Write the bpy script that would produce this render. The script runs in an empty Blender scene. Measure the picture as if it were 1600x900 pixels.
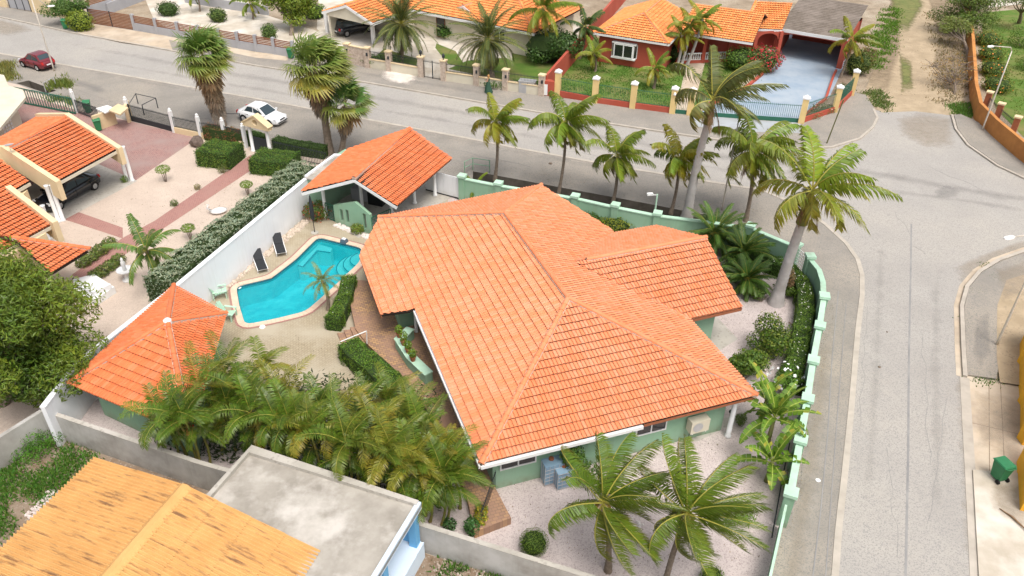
import bpy, bmesh, math, random
import numpy as np
from mathutils import Vector, Matrix
from mathutils.geometry import tessellate_polygon
random.seed(7); RNG = np.random.default_rng(7)
scene = bpy.context.scene
COL = scene.collection
R = math.radians
# ---------------------------------------------------------------- camera, sky, sun, exposure
FPX, PITCH, ROLL, CAMZ = 1244.0, R(34.6), R(1.05), 27.0
_c, _s = math.cos(PITCH), math.sin(PITCH)
AX_F = Vector((0, _c, -_s)); _r0 = Vector((1, 0, 0)); _u0 = Vector((0, _s, _c))
AX_R = math.cos(ROLL)*_r0 + math.sin(ROLL)*_u0
AX_U = -math.sin(ROLL)*_r0 + math.cos(ROLL)*_u0
cam = bpy.data.cameras.new('camera'); camo = bpy.data.objects.new('camera', cam); COL.objects.link(camo)
cam.sensor_width = 36; cam.lens = FPX/1600*36; cam.clip_start = 0.5; cam.clip_end = 4000
mw = Matrix((AX_R, AX_U, -AX_F)).transposed().to_4x4(); mw.translation = (0, 0, CAMZ)
camo.matrix_world = mw; scene.camera = camo
SUN_EL, SUN_AZ = R(64), R(152)      # azimuth measured clockwise from +Y (the view direction)
world = bpy.data.worlds.new('World'); scene.world = world; world.use_nodes = True
nt = world.node_tree; bg = nt.nodes['Background']
sky = nt.nodes.new('ShaderNodeTexSky'); sky.sky_type = 'NISHITA'; sky.sun_disc = False
sky.sun_elevation = SUN_EL; sky.sun_rotation = SUN_AZ; sky.air_density = 1.0; sky.dust_density = 6.0; sky.ozone_density = 0.6
hs = nt.nodes.new('ShaderNodeHueSaturation'); hs.inputs['Saturation'].default_value = 0.35   # thin high cloud: a paler sky
nt.links.new(sky.outputs[0], hs.inputs['Color']); nt.links.new(hs.outputs[0], bg.inputs[0]); bg.inputs[1].default_value = 0.15
sun = bpy.data.lights.new('sun', 'SUN'); suno = bpy.data.objects.new('sun', sun); COL.objects.link(suno)
sun.energy = 1.35; sun.angle = R(26); sun.color = (1.0, 0.95, 0.87)
sd = Vector((math.sin(SUN_AZ)*math.cos(SUN_EL), math.cos(SUN_AZ)*math.cos(SUN_EL), math.sin(SUN_EL)))
suno.rotation_euler = sd.to_track_quat('Z', 'Y').to_euler()
vs = scene.view_settings; vs.view_transform = 'Standard'; vs.look = 'None'; vs.gamma = 1; vs.exposure = 0.42; vs.use_curve_mapping = False
scene.cycles.max_bounces = 6; scene.cycles.transparent_max_bounces = 12; scene.cycles.use_denoising = True

# ---------------------------------------------------------------- helpers
def G(x, y, z=0.0):
    "world point at height z that the photograph shows at pixel (x, y) of 1600 x 900"
    d = AX_F*FPX + AX_R*(x-800) + AX_U*(450-y)
    return Vector((0, 0, CAMZ)) + d*((z-CAMZ)/d.z)
def GY(x, y, Y):
    d = AX_F*FPX + AX_R*(x-800) + AX_U*(450-y)
    return Vector((0, 0, CAMZ)) + d*(Y/d.y)
def GP(pts, z=0.0): return [G(x, y, z) for x, y in pts]
def lerp(a, b, t): return a + (b-a)*t

class MB:
    "collects shapes in world coordinates; build() links them as one mesh object"
    def __init__(s): s.v = []; s.f = []; s.m = []; s.c = []; s.usec = False
    def add(s, vs, fs, mi=0, col=None):
        o = len(s.v); s.v.extend([tuple(p) for p in vs]); s.f.extend([tuple(i+o for i in f) for f in fs]); s.m.extend([mi]*len(fs))
        if col is not None: s.usec = True
        s.c.extend([col if col is not None else (1, 1, 1, 1)]*len(vs))
        return s
    def box(s, c, size, rz=0, mi=0, taper=1.0):
        cx, cy, cz = c; x, y, z = size[0]/2, size[1]/2, size[2]/2; ca, sa = math.cos(rz), math.sin(rz); V = []
        for dz in (-z, z):
            k = taper if dz > 0 else 1
            for dx, dy in ((-x, -y), (x, -y), (x, y), (-x, y)):
                V.append((cx+(dx*ca-dy*sa)*k, cy+(dx*sa+dy*ca)*k, cz+dz))
        return s.add(V, [(0,3,2,1), (4,5,6,7), (0,1,5,4), (1,2,6,5), (2,3,7,6), (3,0,4,7)], mi)
    def obox(s, o, a, b, c, mi=0):
        "box from corner o with edge vectors a, b, c"
        o, a, b, c = map(Vector, (o, a, b, c))
        V = [o, o+a, o+a+b, o+b, o+c, o+a+c, o+a+b+c, o+b+c]
        return s.add(V, [(0,3,2,1), (4,5,6,7), (0,1,5,4), (1,2,6,5), (2,3,7,6), (3,0,4,7)], mi)
    def bar(s, p0, p1, w, h=None, mi=0):
        "box beam between two points, w wide, h tall"
        p0, p1 = Vector(p0), Vector(p1); h = h or w; d = p1-p0
        if d.length < 1e-6: return s
        d.normalize(); side = d.cross(Vector((0, 0, 1)))
        side = Vector((1, 0, 0)) if side.length < 1e-4 else side.normalized()
        up = side.cross(d).normalized()
        return s.obox(p0-side*w/2-up*h/2, p1-p0, side*w, up*h, mi)
    def tube(s, pts, rad, n=6, mi=0, cap=True, col=None):
        pts = [Vector(p) for p in pts]; rs = rad if isinstance(rad, (list, tuple)) else [rad]*len(pts)
        V = []; ref = None
        for i, p in enumerate(pts):
            d = (pts[min(i+1, len(pts)-1)]-pts[max(i-1, 0)])
            d = d.normalized() if d.length > 1e-9 else Vector((0, 0, 1))
            if ref is None: ref = d.orthogonal().normalized()
            ref = (ref-d*ref.dot(d)); ref = ref.normalized() if ref.length > 1e-6 else d.orthogonal().normalized()
            b = d.cross(ref)
            for k in range(n):
                a = 2*math.pi*k/n; V.append(p+(ref*math.cos(a)+b*math.sin(a))*rs[i])
        F = [(i*n+k, i*n+(k+1) % n, (i+1)*n+(k+1) % n, (i+1)*n+k) for i in range(len(pts)-1) for k in range(n)]
        if cap: F += [tuple(range(n))[::-1], tuple((len(pts)-1)*n+k for k in range(n))]
        return s.add(V, F, mi, col)
    def lathe(s, c, prof, n=12, mi=0, sx=1, sy=1, rz=0):
        c = Vector(c); V = []; ca, sa = math.cos(rz), math.sin(rz)
        for r, z in prof:
            for k in range(n):
                a = 2*math.pi*k/n; x, y = r*math.cos(a)*sx, r*math.sin(a)*sy
                V.append(c+Vector((x*ca-y*sa, x*sa+y*ca, z)))
        F = [(i*n+k, i*n+(k+1) % n, (i+1)*n+(k+1) % n, (i+1)*n+k) for i in range(len(prof)-1) for k in range(n)]
        F += [tuple(range(n))[::-1], tuple((len(prof)-1)*n+k for k in range(n))]
        return s.add(V, F, mi)
    def prism(s, poly, z0, z1, mi=0, side_mi=None, bottom=True):
        P2 = [(p[0], p[1]) for p in poly]; n = len(P2)
        if sum(P2[i][0]*P2[(i+1) % n][1]-P2[(i+1) % n][0]*P2[i][1] for i in range(n)) < 0: P2 = P2[::-1]
        zz1 = [z1]*n if not callable(z1) else [z1(*p) for p in P2]
        V = [(x, y, z0) for x, y in P2]+[(x, y, zz1[i]) for i, (x, y) in enumerate(P2)]
        tri = tessellate_polygon([[Vector((x, y, 0)) for x, y in P2]])
        F = []
        for t in tri:
            a, b, c = (Vector((*P2[i], 0)) for i in t)
            if (b-a).cross(c-a).z < 0: t = t[::-1]
            F.append(tuple(i+n for i in t))
            if bottom: F.append(tuple(t[::-1]))
        s.add(V, F, mi)
        s.add(V, [(i, (i+1) % n, n+(i+1) % n, n+i) for i in range(n)], mi if side_mi is None else side_mi)
        return s
    def ribbon(s, path, w, z0, z1, mi=0, closed=False):
        "swept wall or kerb of rectangular section along a ground path"
        P_ = [Vector((p[0], p[1], 0)) for p in path]; L = []; n = len(P_)
        for i, p in enumerate(P_):
            a = P_[i-1] if (i > 0 or closed) else p; b = P_[(i+1) % n] if (i < n-1 or closed) else p
            d = (b-a).normalized(); nn = Vector((-d.y, d.x, 0))
            k = 1.0
            if 0 < i < n-1:
                d1 = (p-a).normalized(); k = 1/max(0.5, Vector((-d1.y, d1.x, 0)).dot(nn))
            L.append((p+nn*w/2*k, p-nn*w/2*k))
        V = []
        for l, r in L: V += [(l.x, l.y, z0), (r.x, r.y, z0), (r.x, r.y, z1), (l.x, l.y, z1)]
        F = []; m = n if closed else n-1
        for i in range(m):
            a, b = 4*i, 4*((i+1) % n)
            F += [(a+3, a+2, b+2, b+3), (a+1, b+1, b+2, a+2), (a, a+3, b+3, b), (a, b, b+1, a+1)]
        if not closed: F += [(0, 1, 2, 3), (4*n-4, 4*n-1, 4*n-2, 4*n-3)]
        return s.add(V, F, mi)
    def build(s, name, mats, parent=None, smooth=False, kind=None, label=None):
        if not isinstance(mats, (list, tuple)): mats = [mats]
        o = Vector(parent.get('_o', (0, 0, 0))) if parent is not None else Vector((0, 0, 0))
        me = bpy.data.meshes.new(name)
        V = np.array(s.v, dtype=float).reshape(-1, 3)-np.array(o)
        me.from_pydata(V.tolist(), [], s.f)
        for m in mats: me.materials.append(m)
        if len(mats) > 1: me.polygons.foreach_set('material_index', s.m)
        if smooth: me.polygons.foreach_set('use_smooth', [True]*len(me.polygons))
        if s.usec:
            at = me.color_attributes.new('Col', 'FLOAT_COLOR', 'POINT'); at.data.foreach_set('color', np.array(s.c, dtype=float).ravel())
        me.update()
        ob = bpy.data.objects.new(name, me); COL.objects.link(ob)
        if parent is not None: ob.parent = parent; ob['_o'] = tuple(o)
        if kind: ob['kind'] = kind
        if label: ob['label'] = label
        return ob
def thing(name, label, cat, loc=(0, 0, 0), group=None):
    e = bpy.data.objects.new(name, None); COL.objects.link(e); e.location = loc; e.empty_display_size = .2
    e['label'] = label; e['category'] = cat; e['_o'] = tuple(loc)
    if group: e['group'] = group
    return e
def tag(o, label, cat, group=None):
    o['label'] = label; o['category'] = cat
    if group: o['group'] = group
    return o
def struct(o, kind='structure', label=None):
    o['kind'] = kind
    if label: o['label'] = label
    return o
def copy_tree(src, loc, rz, label, group=None, scale=None):
    def cp(o, par):
        c = o.copy(); COL.objects.link(c); c.parent = par
        for ch in o.children: cp(ch, c)
        return c
    r = cp(src, None); r.location = loc; r.rotation_euler = (0, 0, rz); r['label'] = label
    if group: r['group'] = group
    if scale: r.scale = scale
    return r

# ---------------------------------------------------------------- materials
def _n(t, typ, **kw):
    n = t.nodes.new(typ)
    for k, v in kw.items():
        if k in n.inputs: n.inputs[k].default_value = v
        else: setattr(n, k, v)
    return n
def srgb(r, g, b):
    f = lambda c: (c/255/12.92) if c/255 <= 0.04045 else ((c/255+0.055)/1.055)**2.4
    return (f(r), f(g), f(b), 1)
def mat(name, c1, c2=None, scale=1.0, c3=None, scale3=.15, rough=.8, bump=0, bscale=30, metal=0, spec=.3, detail=6, lo=.35, hi=.65, attr=None, rnd=0, speck=None, speck_scale=20, speck_lo=.6, lo3=.45, hi3=.7, splash=None):
    m = bpy.data.materials.new(name); m.use_nodes = True; t = m.node_tree; b = t.nodes['Principled BSDF']
    b.inputs['Roughness'].default_value = rough; b.inputs['Metallic'].default_value = metal; b.inputs['Specular IOR Level'].default_value = spec
    pos = _n(t, 'ShaderNodeNewGeometry').outputs['Position']; c4 = lambda c: c if len(c) == 4 else (*c, 1)
    cur = None
    def mix(fac, a, bb, mode='MIX'):
        n = _n(t, 'ShaderNodeMix', data_type='RGBA', blend_type=mode)
        for sock, val in ((n.inputs[0], fac), (n.inputs[6], a), (n.inputs[7], bb)):
            if hasattr(val, 'is_output'): t.links.new(val, sock)
            else: sock.default_value = val
        return n.outputs[2]
    def nz(sc, lo, hi, det=6):
        n = _n(t, 'ShaderNodeTexNoise', Scale=sc, Detail=det, Roughness=.6); t.links.new(pos, n.inputs['Vector'])
        r = _n(t, 'ShaderNodeMapRange'); r.inputs[1].default_value = lo; r.inputs[2].default_value = hi
        t.links.new(n.outputs['Fac'], r.inputs[0]); return r.outputs[0]
    cur = c4(c1)
    if c2: cur = mix(nz(scale, lo, hi, detail), cur, c4(c2))
    if c3: cur = mix(nz(scale3, lo3, hi3, 8), cur, c4(c3))
    if speck:
        v = _n(t, 'ShaderNodeTexVoronoi', Scale=speck_scale); t.links.new(pos, v.inputs['Vector'])
        sp = _n(t, 'ShaderNodeSeparateColor'); t.links.new(v.outputs['Color'], sp.inputs[0])
        r = _n(t, 'ShaderNodeMapRange'); r.inputs[1].default_value = speck_lo; r.inputs[2].default_value = 1.0
        t.links.new(sp.outputs[0], r.inputs[0]); cur = mix(r.outputs[0], cur, c4(speck))
    if splash:      # dirt thrown up on the foot of walls and rain streaks
        sx = _n(t, 'ShaderNodeSeparateXYZ'); t.links.new(pos, sx.inputs[0]); r = _n(t, 'ShaderNodeMapRange'); r.inputs[1].default_value = .02; r.inputs[2].default_value = .55; r.inputs[3].default_value = 1; r.inputs[4].default_value = 0; t.links.new(sx.outputs[2], r.inputs[0])
        mu = _n(t, 'ShaderNodeMath', operation='MULTIPLY'); t.links.new(r.outputs[0], mu.inputs[0]); t.links.new(nz(2.5, .3, .75), mu.inputs[1]); cur = mix(mu.outputs[0], cur, c4(splash))
        mp = _n(t, 'ShaderNodeMapping'); mp.inputs['Scale'].default_value = (4, 4, .35); t.links.new(pos, mp.inputs[0]); n2 = _n(t, 'ShaderNodeTexNoise', Scale=1.3, Detail=6, Roughness=.6); t.links.new(mp.outputs[0], n2.inputs[0]); r2_ = _n(t, 'ShaderNodeMapRange'); r2_.inputs[1].default_value = .52; r2_.inputs[2].default_value = .8; r2_.inputs[4].default_value = .3; t.links.new(n2.outputs['Fac'], r2_.inputs[0]); cur = mix(r2_.outputs[0], cur, c4(splash))
    if attr:
        a = _n(t, 'ShaderNodeAttribute', attribute_name=attr); cur = mix(1.0, cur, a.outputs['Color'], 'MULTIPLY')
    if rnd:
        oi = _n(t, 'ShaderNodeObjectInfo'); r = _n(t, 'ShaderNodeMapRange'); r.inputs[3].default_value = 1-rnd; r.inputs[4].default_value = 1+rnd
        t.links.new(oi.outputs['Random'], r.inputs[0])
        cb = _n(t, 'ShaderNodeCombineColor'); [t.links.new(r.outputs[0], cb.inputs[i]) for i in range(3)]
        cur = mix(1.0, cur, cb.outputs[0], 'MULTIPLY')
    if hasattr(cur, 'is_output'): t.links.new(cur, b.inputs['Base Color'])
    else: b.inputs['Base Color'].default_value = cur
    if bump:
        n = _n(t, 'ShaderNodeTexNoise', Scale=bscale, Detail=5); t.links.new(pos, n.inputs['Vector'])
        bp = _n(t, 'ShaderNodeBump', Strength=bump, Distance=.02); t.links.new(n.outputs['Fac'], bp.inputs['Height']); t.links.new(bp.outputs[0], b.inputs['Normal'])
    return m
def brickmat(name, a, b, mort, bw, bh, rot=0, rough=.85, msize=.01, c3=None, bump=.4):
    m = mat(name, a, rough=rough); t = m.node_tree; p = t.nodes['Principled BSDF']
    pos = _n(t, 'ShaderNodeNewGeometry').outputs['Position']
    mp = _n(t, 'ShaderNodeMapping'); mp.inputs['Rotation'].default_value = (0, 0, rot); t.links.new(pos, mp.inputs[0])
    br = _n(t, 'ShaderNodeTexBrick', Scale=1.0); br.inputs['Color1'].default_value = (*a[:3], 1); br.inputs['Color2'].default_value = (*b[:3], 1); br.inputs['Mortar'].default_value = (*mort[:3], 1)
    br.inputs['Brick Width'].default_value = bw; br.inputs['Row Height'].default_value = bh; br.inputs['Mortar Size'].default_value = msize
    t.links.new(mp.outputs[0], br.inputs[0])
    nz = _n(t, 'ShaderNodeTexNoise', Scale=.5, Detail=7); t.links.new(pos, nz.inputs[0])
    r = _n(t, 'ShaderNodeMapRange'); r.inputs[1].default_value = .4; r.inputs[2].default_value = .68; t.links.new(nz.outputs['Fac'], r.inputs[0])
    mx = _n(t, 'ShaderNodeMix', data_type='RGBA'); t.links.new(r.outputs[0], mx.inputs[0]); t.links.new(br.outputs['Color'], mx.inputs[6])
    mx.inputs[7].default_value = (*(c3 or mort)[:3], 1)
    t.links.new(mx.outputs[2], p.inputs['Base Color'])
    bp = _n(t, 'ShaderNodeBump', Strength=bump, Distance=.01, invert=True); t.links.new(br.outputs['Fac'], bp.inputs['Height']); t.links.new(bp.outputs[0], p.inputs['Normal'])
    return m
def leafmat(name, gloss=.45, trans=.35):
    m = bpy.data.materials.new(name); m.use_nodes = True; t = m.node_tree; b = t.nodes['Principled BSDF']
    b.inputs['Roughness'].default_value = gloss; b.inputs['Specular IOR Level'].default_value = .35
    a = _n(t, 'ShaderNodeAttribute', attribute_name='Col'); t.links.new(a.outputs['Color'], b.inputs['Base Color'])
    tr = _n(t, 'ShaderNodeBsdfTranslucent'); t.links.new(a.outputs['Color'], tr.inputs[0])
    mx = _n(t, 'ShaderNodeMixShader'); mx.inputs[0].default_value = trans
    t.links.new(b.outputs[0], mx.inputs[1]); t.links.new(tr.outputs[0], mx.inputs[2]); t.links.new(mx.outputs[0], t.nodes['Material Output'].inputs[0])
    return m
asphalt = mat('asphalt', (.385,.362,.333), (.345,.322,.296), .3, (.415,.383,.34), .1, rough=.9, bump=.25, bscale=60, speck=(.26,.25,.24), speck_scale=26, speck_lo=.5)
asphalt_old = mat('dusty_asphalt', (.315,.285,.25), (.25,.228,.20), .4, (.36,.315,.26), .15, rough=.92, bump=.3, bscale=50, speck=(.21,.20,.185), speck_scale=22, speck_lo=.5)
asphalt_dark = mat('patch_asphalt', (.22,.215,.215), (.30,.29,.28), .7, rough=.9, bump=.3, bscale=50)
concrete = mat('concrete', (.47,.44,.385), (.36,.335,.29), .6, (.52,.49,.45), .2, rough=.9, bump=.2, bscale=25, speck=(.35,.32,.28), speck_scale=9, speck_lo=.8)
concrete_pale = mat('pale_concrete', (.55,.49,.41), (.43,.375,.30), .8, (.70,.66,.60), .35, rough=.9, bump=.2, bscale=20)
concrete_tan = mat('tan_concrete', (.52,.42,.31), (.38,.31,.24), .9, (.58,.50,.40), .3, rough=.9, bump=.3, bscale=18)
kerbm = mat('kerb_concrete', (.48,.43,.37), (.38,.34,.29), 1.2, rough=.9, bump=.2, bscale=25)
roofcon = mat('roof_concrete', (.39,.36,.315), (.27,.245,.21), .9, (.53,.495,.45), .5, rough=.9, bump=.25, bscale=14, lo3=.48, hi3=.66)
greywall = mat('grey_render', (.42,.40,.37), (.30,.285,.26), 1.1, (.50,.49,.47), .5, splash=(.20,.18,.15), rough=.9, bump=.3, bscale=16)
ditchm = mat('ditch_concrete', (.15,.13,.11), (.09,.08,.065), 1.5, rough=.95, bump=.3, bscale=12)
gravel_pink = mat('pink_gravel', (.60,.525,.50), (.52,.45,.43), .6, rough=.95, bump=.9, bscale=28, speck=(.40,.33,.32), speck_scale=24, speck_lo=.5)
gravel_warm = mat('warm_gravel', (.58,.48,.40), (.51,.415,.345), .5, rough=.95, bump=.9, bscale=26, speck=(.45,.36,.30), speck_scale=24, speck_lo=.6)
dirt = mat('dirt', (.36,.285,.205), (.24,.185,.13), .7, (.45,.385,.30), .25, rough=1, bump=.8, bscale=14, speck=(.20,.16,.11), speck_scale=16, speck_lo=.7)
soil = mat('dark_soil', (.19,.13,.085), (.28,.22,.165), 1.2, rough=1, bump=.9, bscale=12, speck=(.34,.29,.24), speck_scale=16, speck_lo=.8)
sandm = mat('sand', (.44,.345,.235), (.34,.265,.175), .8, rough=1, bump=.6, bscale=10, speck=(.3,.24,.17), speck_scale=12, speck_lo=.82)
lawn = mat('lawn_soil', (.075,.15,.02), (.11,.17,.03), 1.1, (.21,.18,.07), .35, rough=1, bump=.8, bscale=30)
brick_drive = brickmat('red_pavers', (.335,.175,.155), (.245,.125,.115), (.42,.31,.28), .22, .11, .8, c3=(.33,.235,.215))
brick_walk = brickmat('brick_walk', (.36,.165,.14), (.29,.13,.115), (.42,.29,.25), .21, .105, .6, c3=(.36,.20,.17))
deck_paver = brickmat('tan_deck_pavers', (.42,.355,.25), (.36,.30,.205), (.235,.19,.13), .21, .105, .55, c3=(.43,.375,.285), bump=.25)
porch_paver = brickmat('mottled_porch_pavers', (.46,.275,.135), (.27,.165,.12), (.17,.12,.085), .24, .16, -.35, c3=(.33,.20,.14), msize=.014)
apron_blue = mat('faded_blue_grey_apron', (.37,.395,.42), (.33,.34,.345), .8, rough=.85)
bluedrive = mat('blue_grey_paint_floor', (.255,.325,.41), (.31,.375,.445), .8, (.37,.42,.47), .3, rough=.7)
tilem = mat('orange_roof_tile', (.72,.262,.13), (.70,.247,.118), 1.6, (.715,.275,.143), .3, rough=.75, bump=.08, bscale=40, attr='Col')
tile_dk = mat('red_orange_roof_tile', (.69,.205,.083), (.62,.17,.066), 1.4, (.52,.15,.065), .5, rough=.8, bump=.08, bscale=40, attr='Col', lo3=.55, hi3=.8)
tile_far = mat('far_orange_tile', (.85,.31,.10), (.78,.26,.085), 1.0, rough=.8, attr='Col')
underlay = mat('roof_underlay', (.035,.025,.02), rough=.95)  # felt coloured near-black so the gaps between tile courses look shaded
mortar = mat('mortar', (.46,.36,.30), (.58,.42,.33), 2.0, rough=.95, bump=.3)
yellowroof = mat('ochre_corrugated_paint', (.80,.42,.13), (.72,.355,.10), .8, (.84,.49,.19), .3, rough=.7)
white = mat('white_paint', (.80,.80,.80), (.74,.74,.73), 1.2, rough=.6)
whitewall = mat('white_wall_paint', (.82,.83,.85), (.77,.78,.81), .5, (.72,.735,.76), .25, splash=(.58,.56,.52), rough=.8, bump=.1, bscale=14, lo3=.5, hi3=.8)
green = mat('sage_green_paint', (.265,.435,.30), (.225,.385,.265), .8, (.30,.45,.33), .4, splash=(.22,.22,.15), rough=.8, bump=.1, bscale=20)
mint = mat('mint_cap_paint', (.47,.68,.53), (.40,.60,.46), 1.0, (.36,.47,.36), .9, lo3=.52, hi3=.75, rough=.8)
cream = mat('cream_paint', (.72,.575,.365), (.64,.50,.31), .8, rough=.85)
creamlt = mat('pale_cream_paint', (.66,.61,.49), (.58,.53,.42), .8, rough=.85)
stonepost = mat('stone_clad', (.60,.50,.41), (.40,.31,.25), 5.0, rough=.9, bump=.5, bscale=12)
redwall = mat('brick_red_paint', (.42,.085,.052), (.36,.07,.045), .8, (.46,.115,.075), .4, rough=.85)
orangewall = mat('orange_brown_paint', (.56,.25,.075), (.48,.205,.06), .8, (.40,.17,.055), .4, rough=.85)
yellowwall = mat('yellow_wall_paint', (.82,.43,.035), (.74,.37,.03), .8, rough=.8)
sand_y = mat('yellow_pillar_paint', (.76,.565,.26), (.68,.50,.23), 1.0, rough=.85)
bluewall = mat('blue_paint', (.15,.40,.66), (.13,.36,.60), .6, rough=.7)
bluelt = mat('pale_blue_paint', (.62,.72,.82), (.55,.65,.76), .6, rough=.7)
black = mat('black_metal', (.02,.022,.024), rough=.45)
darkiron = mat('dark_iron', (.03,.035,.04), rough=.5)
greeniron = mat('green_iron', (.03,.13,.085), rough=.5)
wood = mat('brown_slat', (.27,.115,.06), (.205,.085,.045), 3.0, rough=.7)
greypaint = mat('grey_fence_paint', (.40,.40,.42), (.34,.34,.36), .8, rough=.85)
steel = mat('galvanised_steel', (.55,.55,.55), (.45,.45,.46), 2.0, rough=.45, metal=.4)
lampgrey = mat('lamp_pole', (.58,.53,.46), rough=.5, metal=.2)
glass = mat('dark_glass', (.015,.018,.022), rough=.08, spec=.8)
rubber = mat('rubber', (.015,.015,.016), rough=.8)
plastic_green = mat('green_bin_plastic', (.035,.20,.085), (.03,.165,.07), 3.0, rough=.5)
trunkm = mat('palm_trunk', (.27,.215,.165), (.18,.14,.105), 6.0, rough=.95, bump=.6, bscale=14)
trunk_grey = mat('royal_trunk', (.50,.475,.46), (.40,.375,.36), 2.0, (.33,.30,.28), .7, rough=.85, bump=.2, bscale=10)
barkm = mat('bark', (.16,.12,.09), (.25,.205,.165), 5.0, rough=.95, bump=.6, bscale=14)
shaftm = mat('crownshaft', (.16,.20,.045), (.25,.19,.05), 3.0, rough=.6)
leafM = leafmat('leaf', .42, .18); palmM = leafmat('palm_leaf', .38, .16); deadM = leafmat('dead_leaf', .8, .15); bladeM = leafmat('grass_blade', .7, .3)
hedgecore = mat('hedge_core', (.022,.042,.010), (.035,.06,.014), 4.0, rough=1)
terracotta = mat('terracotta', (.36,.13,.065), (.28,.10,.05), 5, rough=.85)
dead = mat('dry_stem', (.27,.17,.10), (.18,.11,.065), 6, rough=.95)

def softmat(name, c1, c2, sc=.8, nsc=1.6, edge=.55):
    "surface film with ragged faded edges (dust, stains, wear), alpha from attribute Fade and noise"
    m = mat(name, c1, c2, sc, rough=.95); t = m.node_tree; b = t.nodes['Principled BSDF']; out = t.nodes['Material Output']
    a = _n(t, 'ShaderNodeAttribute', attribute_name='Fade'); g = _n(t, 'ShaderNodeNewGeometry'); nz = _n(t, 'ShaderNodeTexNoise', Scale=nsc, Detail=8, Roughness=.65); t.links.new(g.outputs['Position'], nz.inputs[0])
    ad = _n(t, 'ShaderNodeMath', operation='ADD'); t.links.new(a.outputs['Fac'], ad.inputs[0]); t.links.new(nz.outputs['Fac'], ad.inputs[1])
    r = _n(t, 'ShaderNodeMapRange'); r.inputs[1].default_value = .75; r.inputs[2].default_value = .75+edge; t.links.new(ad.outputs[0], r.inputs[0])
    tr = _n(t, 'ShaderNodeBsdfTransparent'); mx = _n(t, 'ShaderNodeMixShader'); t.links.new(r.outputs[0], mx.inputs[0]); t.links.new(tr.outputs[0], mx.inputs[1]); t.links.new(b.outputs[0], mx.inputs[2]); t.links.new(mx.outputs[0], out.inputs[0]); return m
dust_tan = softmat('dust_film', (.40,.335,.26), (.35,.295,.23), edge=1.3); dust_pale = softmat('pale_dust_film', (.43,.395,.35), (.38,.35,.31), edge=1.3); wear_dark = softmat('dark_wear', (.25,.238,.225), (.285,.272,.258), edge=1.7, nsc=.7); lime = softmat('spilled_lime', (.72,.66,.60), (.58,.52,.46), nsc=1.2); mud = softmat('dark_earth_film', (.22,.17,.115), (.28,.215,.145), edge=1.2); mossy = softmat('green_film', (.13,.16,.05), (.20,.19,.07)); stain_d = softmat('roof_stain', (.17,.155,.135), (.22,.20,.175), nsc=1.1, edge=.8)
# ---------------------------------------------------------------- ground, roads, yards
def sheet(name, poly, z, m, holes=(), kind='structure', label=None):
    loops = [[Vector((p[0], p[1], 0)) for p in poly]]+[[Vector((p[0], p[1], 0)) for p in h] for h in holes]
    flat = [p for l in loops for p in l]; F = []
    for t in tessellate_polygon(loops):
        a, b, c = (flat[i] for i in t)
        F.append(t if (b-a).cross(c-a).z > 0 else t[::-1])
    mb = MB(); mb.add([(p.x, p.y, z) for p in flat], F)
    o = mb.build(name, m); o['kind'] = kind
    if label: o['label'] = label
    return o
def off(path, d):
    "path shifted sideways by d (positive = left of travel)"
    out = []; n = len(path)
    for i, p in enumerate(path):
        a, b = path[max(i-1, 0)], path[min(i+1, n-1)]; t = Vector((b[0]-a[0], b[1]-a[1], 0)).normalized()
        out.append(Vector((p[0]-t.y*d, p[1]+t.x*d, 0)))
    return out
def soft(name, px, z, m, k=.45, world=None):
    P_ = [flat2(p) for p in (world or GP(px))]; c = sum(P_, Vector((0,0,0)))/len(P_); n = len(P_); mid = [p.lerp(c, k) for p in P_]
    mb = MB(); mb.add([(p.x, p.y, z) for p in P_+mid+[c]], [(i, (i+1) % n, n+(i+1) % n, n+i) for i in range(n)]+[(n+i, n+(i+1) % n, 2*n) for i in range(n)])
    o = mb.build(name, m); o['kind'] = 'structure'; at = o.data.attributes.new('Fade', 'FLOAT', 'POINT'); at.data.foreach_set('value', [0.0]*n+[.75]*n+[.85]); return o
def flat2(p): return Vector((p[0], p[1], 0))
def softband(name, px, w, z, m, amp=.62):
    path = GP(px); L_, R_ = off(path, w/2), off(path, -w/2); n = len(path); mb = MB(); mb.add([(p.x, p.y, z) for p in L_+path+R_], [(i, i+1, n+i+1, n+i) for i in range(n-1)]+[(n+i, n+i+1, 2*n+i+1, 2*n+i) for i in range(n-1)])
    o = mb.build(name, m); o['kind'] = 'structure'; at = o.data.attributes.new('Fade', 'FLOAT', 'POINT'); at.data.foreach_set('value', [0.0]*n+[0.0]+[amp]*(n-2)+[0.0]+[0.0]*n); return o
# the green boundary wall: cap centres read from the photograph at cap height
PILL = [G(x, y, 2.0) for x, y in ((722,273),(779,284),(899,304),(962,318),(1028,331),(1100,340),(1174,350),(1246,380),(1267,398))]
CURV = [G(x, y, 1.75) for x, y in ((1280,421),(1286,440))]
PILL2 = [G(x, y, 2.0) for x, y in ((1289,460),(1282,506),(1272,560),(1263,620),(1252,684),(1237,767))]
WALLPATH = PILL+CURV+PILL2
FENCE_END = G(1183, 990, 1.2)
ditch_far = GP([(739,268),(800,279),(880,294),(962,309),(1030,322),(1085,333),(1130,341)])
ditch_near = off(PILL[:7], .16)[::-1]
DITCH = ditch_far+[ditch_near[0].lerp(ditch_near[1], .35)]+ditch_near[1:-1]+[ditch_near[-1].lerp(ditch_near[-2], .25)]
DITCH2 = GP([(45,126),(88,142),(73,146),(26,130)])
POOL = [Vector((p.x, p.y, 0)) for p in GP([(369,448),(374,478),(383,508),(430,499),(478,487),(520,450),(562,410),(566,388),(497,371),(463,405),(424,435)])]
ground_outer = [Vector((-900,-40,0)), Vector((900,-40,0)), Vector((900,1500,0)), Vector((-900,1500,0))]
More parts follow.
